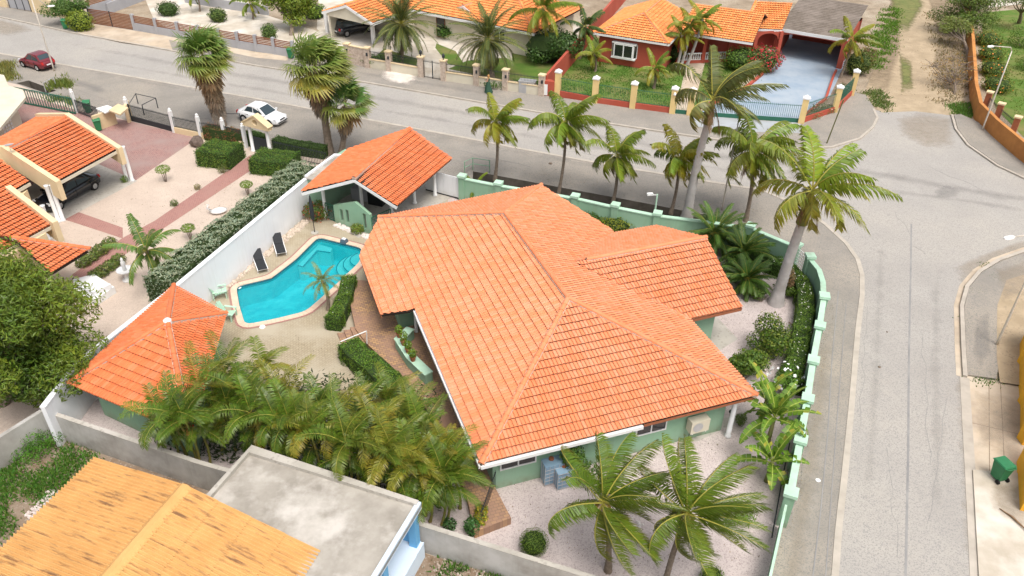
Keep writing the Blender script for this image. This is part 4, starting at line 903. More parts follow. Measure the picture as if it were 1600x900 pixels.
mb = MB(); mb.bar(a+UPV*.08, b+UPV*.08, .07, .08); mb.build('rail', black, gt)
gf = thing('green_steel_fence', 'pale green steel fence continuing the garden wall at bottom edge', 'fence', flatv(PILL2[-1]))
a, b = flatv(PILL2[-1])+Vector((-.2,-.3,0)), flatv(FENCE_END); mb = MB(); mb.bar(a+UPV*.75, b+UPV*.75, .05, 1.4); mb.build('sheet', green, gf); mb = MB(); mb.bar(a+UPV*1.48, b+UPV*1.48, .1, .05); mb.build('rail', mint, gf)
mb = MB(); mb.tube([G(1234,692,.5), G(1222,750,.5), G(1206,840,.5)], .03, 6); tag(mb.build('pipe', darkiron), 'thin dark pipe running along the inside of street fence', 'pipe')
ww = thing('white_boundary_wall', 'tall white wall between swimming pool and neighbour gravel yard', 'wall', flatv(G(272,448,2.5)))
wp = [flatv(G(x,y,2.5)) for x,y in ((66,636),(120,566),(272,448),(478,278))]
mb = MB(); mb.ribbon(wp, .2, 0, 2.42); mb.build('wall', whitewall, ww); mb = MB(); mb.ribbon(wp, .26, 2.42, 2.5); mb.build('coping', whitewall, ww)
gr = thing('grey_block_wall', 'weathered grey rendered wall behind the palm grove', 'wall', flatv(G(310,722,1.6)))
gp = [flatv(G(x,y,1.6)) for x,y in ((66,640),(310,722),(665,821),(1000,925),(1180,985))]; mb = MB(); mb.ribbon(gp, .2, 0, 1.6); mb.build('wall', greywall, gr)
mb = MB(); mb.ribbon(gp, .205, 1.6, 1.615); mb.build('top', concrete, gr)
gr2 = thing('grey_side_wall', 'grey rendered wall running off to the left edge', 'wall', flatv(G(0,685,1.6)))
gp = [flatv(G(x,y,1.6)) for x,y in ((64,641),(0,681),(-80,735))]; mb = MB(); mb.ribbon(gp, .2, 0, 1.59); mb.build('wall', greywall, gr2)
def pickets(par, p0, p1, z0, z1, m, step=.13, th=.022, name='pickets', tip=True):
    p0, p1 = flatv(p0), flatv(p1); L = (p1-p0).length; n = max(2, round(L/step)); mb = MB()
    for k in range(n+1):
        q = p0.lerp(p1, k/n); mb.bar(q+UPV*z0, q+UPV*z1, th)
    mb.build(name, m, par, kind='stuff')
    mb = MB(); mb.bar(p0+UPV*(z0+.08), p1+UPV*(z0+.08), .035); mb.bar(p0+UPV*(z1-.12), p1+UPV*(z1-.12), .035); mb.build('rails', m, par, kind='stuff')
# brown slat fence, top left
sf = thing('slat_fence', 'grey wall topped with brown horizontal slats across the road', 'fence', G(300,63))
base = [(212,48.5),(247,55),(281,61),(313,66.5),(345,72),(374,77),(402,82),(430,86.5),(460,92)]
for i, (x, y) in enumerate(base):
    p = G(x, y); mb = MB(); mb.box((p.x, p.y, .92), (.3,.3,1.84), ang(G(212,48), G(450,88))); mb.build('post', greypaint, sf)
    if i < len(base)-1:
        q = G(*base[i+1]); mb = MB(); mb.bar(p+UPV*.45, q+UPV*.45, .16, .9); mb.build('panel', greypaint, sf)
        for k in range(5): mb = MB(); z = 1.0+.16*k; mb.bar(p+UPV*z, q+UPV*z, .05, .105); mb.build('slat', wood, sf)
sg = thing('slat_gate', 'wide brown slat gate on dark frame beside green shrub', 'gate', G(180,43))
a, b = G(143,38), G(211,48.5)
for k in range(10): mb = MB(); z = .18+.165*k; mb.bar(a+UPV*z, b+UPV*z, .05, .115); mb.build('slat', wood, sg)
mb = MB()
for t in (0,.5,1): q = a.lerp(b, t); mb.bar(q+UPV*.05, q+UPV*1.8, .09)
mb.bar(a+UPV*.06, b+UPV*.06, .09); mb.build('frame', darkiron, sg)
sw_ = thing('grey_yard_wall', 'pale grey wall behind the brown slat gate', 'wall', G(200,20))
a, b = G(170,22), G(262,-14); mb = MB(); mb.bar(a+UPV*.6, b+UPV*.6, .18, 1.2); mb.build('wall', greypaint, sw_); a, b = G(140,30), G(178,18)
mb = MB(); mb.bar(a+UPV*.7, b+UPV*.7, .18, 1.4); mb.build('wall', greypaint, sw_)
for k in range(4): mb = MB(); z = 1.5+.15*k; mb.bar(a+UPV*z, b+UPV*z, .05, .1); mb.build('slat', wood, sw_)
cw2 = thing('cream_corner_wall', 'cream wall with dark metal gate at top left corner', 'wall', G(20,14))
a, b = G(-60,2), G(12,13); mb = MB(); mb.bar(a+UPV*.9, b+UPV*.9, .2, 1.8); mb.build('wall', cream, cw2)
a, b = G(52,20), G(100,28); mb = MB(); mb.bar(a+UPV*.9, b+UPV*.9, .2, 1.8); mb.build('wall', cream, cw2)
a, b = G(17,14), G(50,19); mb = MB(); mb.bar(a+UPV*.95, b+UPV*.95, .06, 1.6); g_ = mb.build('gate', greypaint, cw2)
for t in (0,.35,.7,1): mb = MB(); q = a.lerp(b, t)+Vector((0,-.06,0)); mb.bar(q+UPV*.1, q+UPV*1.8, .06); mb.build('bar', darkiron, g_)
# cream wall with iron railing
cf = thing('cream_street_wall', 'low cream wall with stone pillars and dark railings across the road', 'wall', G(700,128))
base = [(545,100),(576,107),(609,112.5),(659,121.5),(694,127.5),(745,135),(790,142.5),(846,151)]
for i, (x, y) in enumerate(base):
    p = G(x, y); r_ = ang(G(545,100), G(846,151)); h = 2.0; mb = MB(); mb.box((p.x, p.y, h/2), (.5,.5,h), r_); pl = mb.build('pillar', stonepost, cf)
    mb = MB(); mb.box((p.x, p.y, h+.06), (.62,.62,.12), r_); mb.build('cap', cream, pl)
    if i in (3, 4): mb = MB(); mb.lathe((p.x, p.y, h+.12), [(.05,0),(.05,.15),(.13,.2),(.15,.45),(.03,.6)], 8); mb.build('lantern', darkiron, pl)
    else: mb = MB(); mb.box((p.x, p.y-.3, 1.5), (.16,.14,.3), r_); mb.build('lantern', darkiron, pl)
    if i < len(base)-1 and i != 3:
        q = G(*base[i+1]); hh = 1.9 if i == 0 else .95; mb = MB(); mb.bar(p+UPV*hh/2, q+UPV*hh/2, .2, hh); w_ = mb.build('wall', creamlt if i else stonepost, cf)
        mb = MB(); mb.bar(p+UPV*(hh+.04), q+UPV*(hh+.04), .3, .08); mb.build('coping', cream, w_)
        if i: pickets(cf, p, q, hh+.08, 1.85, darkiron, .14)
p, q = G(*base[3]), G(*base[4]); g_ = thing('iron_gate', 'dark iron garden gate between two lantern pillars', 'gate', p); pickets(g_, p.lerp(q,.1), q.lerp(p,.1), .1, 1.8, darkiron, .13, .03); mb = MB()
for t in (.1,.5,.9): mb.bar(p.lerp(q,t)+UPV*.05, p.lerp(q,t)+UPV*1.85, .06)
mb.build('frame', darkiron, g_)
# red and yellow street wall with green pickets
rw = thing('red_street_wall', 'low red wall with tall yellow pillars and green pickets', 'wall', G(960,168))
base = [(871,151),(929,162),(988,170.5),(1050,178.5),(1077,181),(1251,194),(1303,176),(1329,150)]
for i, (x, y) in enumerate(base):
    p = G(x, y); r_ = ang(G(871,151), G(1077,181)); mb = MB(); mb.box((p.x, p.y, 1.15), (.5,.5,2.3), r_); pl = mb.build('pillar', sand_y, rw)
    mb = MB(); mb.box((p.x, p.y, 2.36), (.6,.6,.12), r_); mb.add([(p.x-.28,p.y-.28,2.42),(p.x+.28,p.y-.28,2.42),(p.x+.28,p.y+.28,2.42),(p.x-.28,p.y+.28,2.42),(p.x,p.y,2.65)], [(0,1,4),(1,2,4),(2,3,4),(3,0,4)]); mb.build('cap', white, pl)
    if i in (3, 4): mb = MB(); mb.lathe((p.x-.05, p.y-.3, 1.9), [(.03,-.1),(.13,0),(.10,.15),(.02,.2)], 10); mb.build('lamp', white, pl)
    if i < len(base)-1:
        q = G(*base[i+1])
        if i not in (3, 4): mb = MB(); mb.bar(p+UPV*.3, q+UPV*.3, .22, .6); mb.build('wall', redwall, rw); pickets(rw, p, q, .6, 1.9, greeniron, .15, .02)
gg = thing('sliding_gate', 'long green picket sliding gate before the blue driveway', 'gate', G(1160,190)); p, q = G(1081,182), G(1248,193.5); pickets(gg, p, q, .15, 1.75, greeniron, .17, .022); mb = MB(); mb.bar(p+UPV*.3, q+UPV*.3, .06, .36); mb.build('kick_plate', greeniron, gg)
gg = thing('garden_gate', 'small green picket gate at the tan garden path', 'gate', G(1064,180)); p, q = G(1053,179), G(1074,181); pickets(gg, p, q, .15, 1.75, greeniron, .15, .022); mb = MB(); mb.bar(p+UPV*.3, q+UPV*.3, .06, .36); mb.build('kick_plate', greeniron, gg)
rs = thing('red_side_wall', 'long red wall running back beside the red house', 'wall', G(860,140)); a, b = G(852,149), G(980,-4); mb = MB(); mb.bar(a+UPV*.95, b+UPV*.95, .25, 1.9); mb.build('wall', redwall, rs)
lb = thing('lawn_edging', 'red curved edging between lawn and blue driveway', 'edging', G(1150,150)); mb = MB(); mb.ribbon(GP([(1088,172),(1120,160),(1160,143),(1190,118),(1202,95)]), .25, 0, .25); mb.build('wall', redwall, lb)
lb = thing('bed_edging', 'red curved edging around the flower bed', 'edging', G(1280,170)); mb = MB(); mb.ribbon(GP([(1255,188),(1262,178),(1290,156),(1302,120),(1306,112)]), .2, 0, .25); mb.build('wall', redwall, lb)
mb = MB(); p = G(824,146); mb.box((p.x, p.y, .65), (1.5,.7,1.1), R(-14)); cb = thing('utility_cabinet', 'grey metal utility cabinet against the cream wall', 'cabinet', p); mb.build('body', steel, cb); mb = MB(); mb.box((p.x, p.y, 1.23), (1.6,.8,.06), R(-14)); mb.build('top', steel, cb); mb = MB(); mb.box((p.x, p.y-.36, .65), (.03,.02,1.0), R(-14)); mb.build('door_seam', darkiron, cb)
mb = MB(); p = G(856,150); mb.box((p.x, p.y, .75), (1.2,.6,1.5), R(-14)); cb = thing('meter_box', 'red meter housing with white doors beside yellow pillar', 'cabinet', p); mb.build('body', redwall, cb)
for s_ in (-.27, .27): mb = MB(); mb.box((p.x+s_-.05, p.y-.33, .72), (.5,.04,1.0), R(-14)); mb.build('door', white, cb)
# orange wall at top right, pillars and railing behind
ow = thing('orange_street_wall', 'orange brown wall curving along the lawn at top right', 'wall', G(1535,190)); op = [flatv(G(x,y,1.5)) for x,y in ((1513,-20),(1521,60),(1526,130),(1533,160),(1560,187),(1600,220),(1680,280))]
mb = MB(); mb.ribbon(op, .3, 0, 1.5); mb.build('wall', orangewall, ow)
for i, (x, y) in enumerate(((1548,143),(1566,161),(1592,182))):
    p = G(x, y, 2.1); mb = MB(); mb.box((p.x, p.y, 1.0), (.45,.45,2.0), R(-40)); pl = mb.build('pillar', terracotta, ow); mb = MB(); mb.box((p.x, p.y, 2.06), (.58,.58,.12), R(-40)); mb.build('cap', cream, pl)
pickets(ow, G(1548,143,2.1), G(1566,161,2.1), .2, 1.7, darkiron, .14); pickets(ow, G(1566,161,2.1), G(1592,182,2.1), .2, 1.7, darkiron, .14)
# neighbour's street fence on the left: white posts, dark railings, gate portal
nf = thing('white_post_fence', 'white posts and dark railings around the left neighbour driveway', 'fence', G(240,200))
posts = [(121,176),(204,188),(273,207),(315,216),(353,222),(385,231)]
for x, y in posts:
    p = G(x, y); mb = MB(); mb.box((p.x, p.y, .9), (.24,.24,1.8), R(-25)); pl = mb.build('post', white, nf); mb = MB(); mb.lathe((p.x, p.y, 1.8), [(.16,0),(.16,.08),(.10,.12),(.13,.22),(.02,.34)], 8); mb.build('finial', white, pl)
for i, j in ((2,3),(3,4),(4,5)):
    p, q = G(*posts[i]), G(*posts[j]); mb = MB(); mb.bar(p+UPV*.25, q+UPV*.25, .2, .5); mb.build('wall', cream, nf); pickets(nf, p, q, .5, 1.45, darkiron, .13, .03)
p, q = G(430,244), G(512,262); pickets(nf, p, q, .1, 1.3, darkiron, .14, .03)
g_ = thing('driveway_gate', 'dark iron driveway gate with solid lower panel', 'gate', G(240,198)); p, q = G(206,189), G(270,206); pickets(g_, p, q, .3, 1.5, darkiron, .13, .03); mb = MB(); mb.bar(p+UPV*.25, q+UPV*.25, .06, .45); mb.build('kick_plate', darkiron, g_); mb = MB()
for t in (0,1): mb.bar(p.lerp(q,t)+UPV*.05, p.lerp(q,t)+UPV*1.5, .09)
mb.build('frame', darkiron, g_)
g_ = thing('leaning_fence', 'dark green tubular fence beside the white building', 'fence', G(70,165)); p, q = G(30,161), G(119,179)
for k in range(9): pass
pickets(g_, p, q, .1, 1.45, greeniron, .3, .05); mb = MB(); mb.bar(p+UPV*1.45, q+UPV*1.45, .07); mb.bar(p+UPV*.1, q+UPV*.1, .07); mb.build('frame', greeniron, g_)
g_ = thing('short_iron_fence', 'short dark iron fence beside green bin on left', 'fence', G(135,184)); p, q = G(123,178), G(156,190); pickets(g_, p, q, .1, 1.3, darkiron, .2, .05)
be = thing('cream_bin_store', 'cream walled bin store with flat pale roof by driveway gate', 'bin store', G(180,195))
a, b, c = G(150,205), G(183,193), G(202,192)
mb = MB(); mb.bar(a+UPV*.65, b+UPV*.65, .2, 1.3); mb.build('wall', cream, be); d1 = Vector((.5,.9,0))
mb = MB(); mb.bar(c+UPV*.75, c+Vector((-.3,1.2,.75)), .25, 1.5); mb.build('wall', cream, be); mb = MB(); mb.prism([G(170,174,1.5), G(185,164,1.5), G(201,170,1.5), G(188,181,1.5)], 1.5, 1.62); mb.build('roof', cream, be); mb = MB(); mb.prism([G(150,170,1.4), G(168,165,1.4), G(180,170,1.4), G(164,177,1.4)], 1.35, 1.45); mb.build('roof', white, be)
po = thing('gate_portal', 'cream pediment portal on white columns over garden gate', 'portal', G(408,240)); cl_, cr_ = G(396,236), G(423,243); d = (cr_-cl_).normalized(); nn = Vector((-d.y, d.x, 0)); cen = (cl_+cr_)/2; wdt = (cr_-cl_).length
for p in (cl_, cr_): mb = MB(); mb.lathe((p.x, p.y, 0), [(.2,0),(.2,.1),(.14,.14),(.13,2.05),(.18,2.15)], 12); mb.build('column', white, po, smooth=True)
hw = wdt/2+.4; P3 = [(-hw, 2.15), (hw, 2.15), (hw, 2.4), (0, 3.15), (-hw, 2.4)]
mb = MB(); ring = [(.0+.24*math.cos(R(t_)), 2.62+.24*math.sin(R(t_))) for t_ in range(0, 360, 30)]
loops = [[Vector((x, y, 0)) for x, y in P3], [Vector((x, y, 0)) for x, y in ring]]; fl2 = P3+ring; tri = tessellate_polygon(loops); V = []
for s_ in (-.22, .22): V += [cen+d*x+nn*s_+UPV*z for x, z in fl2]
m_ = len(fl2); mb.add(V, [t_ for t_ in tri]+[tuple(i+m_ for i in t_[::-1]) for t_ in tri]+[(i, (i+1) % 5, m_+(i+1) % 5, m_+i) for i in range(5)]+[(5+i, m_+5+i, m_+5+(i+1) % 12, 5+(i+1) % 12) for i in range(12)]); mb.build('pediment', cream, po)
mb = MB()
for s_ in (-1, 1): mb.bar(cen+d*(s_*(hw+.06))+UPV*2.42, cen+UPV*3.2, .58, .1)
mb.build('coping', cream, po); mb = MB(); mb.bar(cl_+d*.2+UPV*.7, cr_-d*.2+UPV*.7, .04, 1.2); mb.build('gate_leaf', darkiron, po)
# drain guard rails
def guard(name, label, pts, h, m, rails=2):
    th = thing(name, label, 'railing', G(*pts[0])); P_ = GP(pts)
    for p in P_: mb = MB(); mb.tube([p, p+UPV*h], .04, 6); mb.build('post', m, th)
    for i in range(len(P_)-1):
        for k in range(rails): mb = MB(); z = h*(1-.45*k)-.03; mb.tube([P_[i]+UPV*z, P_[i+1]+UPV*z], .03, 6); mb.build('rail', m, th)
guard('drain_railing', 'pale green pipe railing at the open end of the ditch', [(726,272),(739,266),(765,270)], 1.05, green)
guard('drain_railing', 'dark pipe railing around a drain beside the driveway gate', [(200,188),(216,162),(247,169),(226,180)], .95, darkiron, 1)
guard('drain_railing', 'dark pipe railing by the drain behind parked white car', [(352,193),(377,193)], .9, darkiron, 1)
guard('drain_railing', 'thin grey posts at the drain below dark red car', [(72,144),(88,135)], .9, steel, 1)
# ---------------------------------------------------------------- vegetation
WIND = np.array([.62, .18, 0.0])
def nrm(a): return a/np.maximum(np.linalg.norm(a, axis=-1, keepdims=True), 1e-9)
class LF:
    def __init__(s): s.v = []; s.f = []; s.c = []; s.n = 0
    def add(s, V, F, C):
        s.v.append(V); s.f.append(F+s.n if len(F) else F); s.c.append(C); s.n += len(V)
    def build(s, name, m, parent=None, kind=None):
        o = np.array(parent['_o']) if parent is not None else np.zeros(3)
        V = np.concatenate(s.v)-o; C = np.concatenate(s.c); F = []
        for f in s.f: F += f.tolist()
        me = bpy.data.meshes.new(name); me.from_pydata(V.tolist(), [], F); me.materials.append(m)
        at = me.color_attributes.new('Col', 'FLOAT_COLOR', 'POINT'); at.data.foreach_set('color', np.clip(C, 0, 1).astype(float).ravel())
        ob = bpy.data.objects.new(name, me); COL.objects.link(ob)
        if parent is not None: ob.parent = parent; ob['_o'] = tuple(o)
        if kind: ob['kind'] = kind
        return ob
def colarr(c, n, var=.22, hue=.12):
    c = np.array(c[:3])*1.12; k = RNG.uniform(1-var, 1+var, (n, 1)); h = RNG.uniform(-hue, hue, (n, 1))
    C = c*k; C[:, 0:1] *= 1+h; C[:, 2:3] *= 1-h*.5
    return np.concatenate([C, np.ones((n, 1))], 1)
def frond(lf, base, az, el, L, droop=70, n=40, ll=.7, lw=.05, wind=.35, col=(.10,.15,.025), tip=(.28,.24,.05), rc=(.32,.30,.06), hang=.55, vee=.0, rr=.03, fwd=.55, tipf=.35, t0=.14, raggy=.15):
    N = 11; p = np.array(base, float); P = [p.copy()]; D = []; e = math.radians(el); W = WIND*wind
    for i in range(N):
        t = i/(N-1); ee = e-math.radians(droop)*t**1.35
        d = np.array([math.cos(az)*math.cos(ee), math.sin(az)*math.cos(ee), math.sin(ee)])+W*(.25+t)
        d /= np.linalg.norm(d); D.append(d); p = p+d*L/N; P.append(p.copy())
    D.append(D[-1]); P = np.array(P); D = np.array(D); T = np.linspace(0, 1, N+1)
    # rachis (three-sided)
    s0 = nrm(np.cross(D, [0, 0, 1.0])+1e-6); u0 = np.cross(s0, D); r = rr*(1-.85*T)[:, None]
    V = np.concatenate([P+s0*r, P-s0*r, P+u0*r*1.2]); m = N+1; F = []
    for i in range(N): F += [(i, i+1, 2*m+i+1, 2*m+i), (m+i+1, m+i, 2*m+i, 2*m+i+1), (i+1, i, m+i, m+i+1)]
    lf.add(V, np.array(F), colarr(rc, len(V), .1, .05))
    ts = np.repeat(np.linspace(t0, 1.0, n), 2); sd = np.tile([1., -1.], n); ts = np.clip(ts+RNG.uniform(-.006, .006, ts.size), t0, 1); K = ts.size
    p = np.stack([np.interp(ts, T, P[:, k]) for k in range(3)], 1); d = nrm(np.stack([np.interp(ts, T, D[:, k]) for k in range(3)], 1))
    s = nrm(np.cross(d, [0, 0, 1.0])+1e-6)*sd[:, None]; u = np.cross(s*sd[:, None], d)
    prof = .42+.58*np.sin(np.pi*np.clip(ts*.82+.12, 0, 1)); prof *= RNG.uniform(1-raggy, 1+raggy*.5, K)
    ln = (ll*prof)[:, None]
    q = nrm(d*(fwd+.5*ts[:, None]**2)+s+u*vee+np.array([0, 0, -1.])*(hang*RNG.uniform(.5, 1.2, (K, 1)))+WIND*wind*1.5+RNG.normal(0, .06, (K, 3)))
    mid = p+q*ln*.5; q2 = nrm(q+np.array([0, 0, -1.])*(.35+hang*.8)+WIND*wind*1.2); tp = mid+q2*ln*.5
    w = lw*.5; V = np.stack([p-d*w*.6, p+d*w*.6, mid+d*w, mid-d*w, tp], 1).reshape(-1, 3); b = np.arange(K)*5
    F1 = np.stack([b, b+1, b+2, b+3], 1); F2 = np.stack([b+3, b+2, b+4], 1)
    C = colarr(col, K, .22, .12); tc = colarr(tip, K, .2, .1); f = np.clip(tipf*RNG.uniform(.3, 1.4, (K, 1))*(.5+.7*ts[:, None]), 0, 1)
    Ct = C*(1-f)+tc*f; Cm = C*(1-f*.35)+tc*f*.35
    CC = np.stack([C, C, Cm, Cm, Ct], 1).reshape(-1, 4)
    lf.add(V, F1, CC); lf.add(np.zeros((0, 3)), F2-len(V), np.zeros((0, 4)))
def trunk(par, base, top, r0, r1, m=None, bow=(0, 0), n=10, bulge=1.5, name='trunk'):
    base, top = Vector(base), Vector(top); pts, rs = [], []
    for i in range(n+1):
        t = i/n; p = base.lerp(top, t); k = math.sin(t*math.pi); p.x += bow[0]*k; p.y += bow[1]*k; pts.append(p); rs.append((r0+(r1-r0)*t)*(1+(bulge-1)*max(0, 1-t*5)))
    # leaf-scar rings: small swellings along the stem
    P2, R2 = [], []
    for i in range(len(pts)-1):
        for j in range(4): t = j/4; P2.append(pts[i].lerp(pts[i+1], t)); R2.append((rs[i]+(rs[i+1]-rs[i])*t)*(1.06 if j % 2 else .97))
    P2.append(pts[-1]); R2.append(rs[-1]); mb = MB(); mb.tube(P2, R2, 9); return mb.build(name, m or trunkm, par, smooth=True)
GR = (.10,.165,.014); YG = (.26,.235,.018); YE = (.40,.26,.025); BR = (.25,.155,.08)
def palm(label, base, top, n=18, L=2.6, r=(.13,.10), ll=.75, wind=.4, yellow=.15, name='coconut_palm', group='coconut palms', cols=None, up=78, down=-38, droop=(50,95), nl=54, lw=.085, hang=.75, m=None, dead=2, nuts=0, bow=(.15,0), shaft=0, rr=.03, fwd=.55, trunk_n=10, vee=0, tipf=.4, seed=None, cat='palm tree'):
    if seed is not None: random.seed(seed)
    base, top = Vector(base), Vector(top); th = thing(name, label, cat, base, group)
    trunk(th, base-UPV*.1, top, r[0], r[1], m, bow, trunk_n)
    c = top*1
    if shaft:
        d = (top-base).normalized(); c = top+d*shaft; mb = MB(); mb.tube([top-d*.05, top+d*shaft*.35, c+d*.1], [r[1]*1.35, r[1]*1.25, r[1]*.45], 9); mb.build('crownshaft', shaftm, th, smooth=True)
    for i in range(n+dead):
        k = i/max(1, n-1); isdead = i >= n
        az = i*2.399963+random.uniform(-.25, .25); el = up-(up-down)*k**.85+random.uniform(-8, 8)
        if isdead: el = random.uniform(-72, -50)
        l = L*(.72+.4*math.sin(math.pi*min(1, k*.8+.2)))*random.uniform(.88, 1.08); lf = LF()
        a = random.random(); old = max(0, k-.45)/.55
        base_c = np.array(cols[0] if cols else GR)*random.uniform(.7, 1.3); yc = np.array(cols[1] if cols else YG); y = min(1, yellow*random.uniform(0, 1.6)+old*yellow*2.2)
        col = base_c*(1-y)+yc*y
        if isdead: frond(lf, c, az, el, l*.8, 25, nl//2, ll*.6, lw*.8, wind*.3, BR, (.34,.23,.12), (.25,.17,.09), 1.2, 0, rr*.8, fwd, .3)
        else: frond(lf, c, az, el, l, random.uniform(*droop)*(.6+.5*k), nl, ll, lw, wind*random.uniform(.7, 1.2), col, YE if y > .35 else (.17,.20,.018), (.34,.31,.06), hang*random.uniform(.7, 1.25), vee, rr, fwd, tipf)
        lf.build('frond', deadM if isdead else palmM, th)
    if nuts:
        for i in range(nuts):
            a = i*2.4; p = c+Vector((math.cos(a)*.22, math.sin(a)*.22, -.22-.08*(i % 3))); mb = MB(); mb.lathe(p, [(.02,-.13),(.08,-.08),(.11,0),(.08,.08),(.02,.12)], 7); mb.build('coconut', mat_nut, th, smooth=True)
        lf = LF()
        for i in range(10): a = i*.63; frond(lf, c-UPV*.05, a, random.uniform(-50,-10), .55, 40, 3, .1, .03, .1, BR, BR, (.42,.32,.22), .3, 0, .07)
        lf.build('dry_sheaths', deadM, th, kind='stuff')
    return th
mat_nut = mat('coconut_husk', (.42,.27,.05), (.26,.21,.05), 5, rough=.6)
def fanleaf(lf, base, az, el, pet, Rr, col, tip, wind=.35, nseg=20, droopf=.8, rc=(.30,.28,.07)):
    e = math.radians(el); p = np.array([math.cos(az)*math.cos(e), math.sin(az)*math.cos(e), math.sin(e)])+WIND*wind*.6; p /= np.linalg.norm(p)
    b = np.array(base); c = b+p*pet; s = nrm(np.cross(p, [0, 0, 1.0])+1e-6); u = np.cross(s, p)
    V = np.array([b+s*.02, b-s*.02, c-s*.015, c+s*.015]); lf.add(V, np.array([[0, 1, 2, 3]]), colarr(rc, 4, .1, .05))
    th = np.radians(np.linspace(-118, 118, nseg)); dr = p[None]*np.cos(th)[:, None]+s[None]*np.sin(th)[:, None]+u[None]*(.15*np.cos(th*1.0))[:, None]; dr = nrm(dr); K = nseg
    ln = (Rr*(1-.22*np.abs(th)/2.06)*RNG.uniform(.9, 1.08, K))[:, None]; tang = nrm(-p[None]*np.sin(th)[:, None]+s[None]*np.cos(th)[:, None])
    w = ln*.55*math.radians(236/nseg)*.52
    q = nrm(dr+np.array([0, 0, -.18])+WIND*wind*.9); mid = c+q*ln*.58; q2 = nrm(q+np.array([0, 0, -1.])*droopf*RNG.uniform(.4, 1.2, (K, 1))+WIND*wind*1.1); tp = mid+q2*ln*.5
    V = np.stack([np.repeat(c[None], K, 0), mid-tang*w, mid+tang*w, tp], 1).reshape(-1, 3); i = np.arange(K)*4
    C = colarr(col, K, .2, .1); T_ = colarr(tip, K, .2, .1); CC = np.stack([C, C, C, C*.35+T_*.65], 1).reshape(-1, 4)
    lf.add(V, np.concatenate([np.stack([i, i+1, i+2], 1), np.stack([i+2, i+1, i+3], 1)]), CC)
def fanpalm(label, base, top, n=34, Rr=.85, pet=.9, r=(.24,.16), skirt=50, skirt_len=2.0, wind=.45, green=(.10,.18,.03), seed=1):
    random.seed(seed); base, top = Vector(base), Vector(top); th = thing('fan_palm', label, 'palm tree', base, 'fan palms by the near kerb'); trunk(th, base-UPV*.1, top, r[0], r[1], trunkm, (.1,0), 10, 1.3)
    for i in range(n):
        k = i/(n-1); el = 82-112*k**.9+random.uniform(-8, 8); lf = LF(); y = max(0, k-.55)*1.6*random.uniform(.3, 1.1); col = np.array(green)*(1-y)+np.array((.40,.30,.05))*y
        fanleaf(lf, top+UPV*random.uniform(0,.25), i*2.4+random.uniform(-.3,.3), el, pet*random.uniform(.8,1.15), Rr*random.uniform(.88,1.12), col, (.30,.27,.08), wind*random.uniform(.7,1.3)); lf.build('leaf', leafM, th)
    lf = LF(); ax = (base-top)
    for i in range(skirt):
        t = random.random(); p = top.lerp(base, t*skirt_len/ax.length); bc = np.array((.33,.20,.085))*(1-t)+np.array((.22,.18,.145))*t
        fanleaf(lf, p, i*2.4+random.uniform(-.4,.4), random.uniform(-88,-58) if t > .35 else random.uniform(-75,-30), random.uniform(.3,.7), Rr*(.95-.35*t), bc*random.uniform(.7,1.25), bc, wind*.12, 11, 1.4, tuple(bc))
    lf.build('dead_skirt', deadM, th, kind='stuff'); return th
# ---- leaf-covered shapes
def leaves(lf, P, Nn, size, col, var=.3, hue=.15, elong=.5, tilt=.9, fold=.12):
    K = len(P); Nn = nrm(Nn+RNG.normal(0, tilt*.5, (K, 3))); t = nrm(np.cross(Nn, nrm(RNG.normal(0, 1, (K, 3))))); b = np.cross(Nn, t)
    l = (size*RNG.uniform(.65, 1.3, K))[:, None]; w = l*elong
    V = np.stack([P-t*l*.5, P+b*w*.5-Nn*l*fold, P+t*l*.5-Nn*l*fold, P-b*w*.5-Nn*l*fold], 1).reshape(-1, 3); i = np.arange(K)*4
    C = col if isinstance(col, np.ndarray) and col.ndim == 2 else colarr(col, K, var, hue); lf.add(V, np.stack([i, i+1, i+2, i+3], 1), np.repeat(C, 4, 0))
def blob_pts(c, rad, n, depth=.35, lump=.18):
    d = nrm(RNG.normal(0, 1, (n, 3))); f = RNG.uniform(0, 2*np.pi, (4, 3)); k = RNG.uniform(2, 5, (4, 3)); L_ = sum(np.sin((d*k[i]).sum(1)*1.7+f[i, 0]) for i in range(4))/4
    rr = 1-depth*RNG.random(n)**2+lump*L_; return np.array(c)+d*np.array(rad)*rr[:, None], d
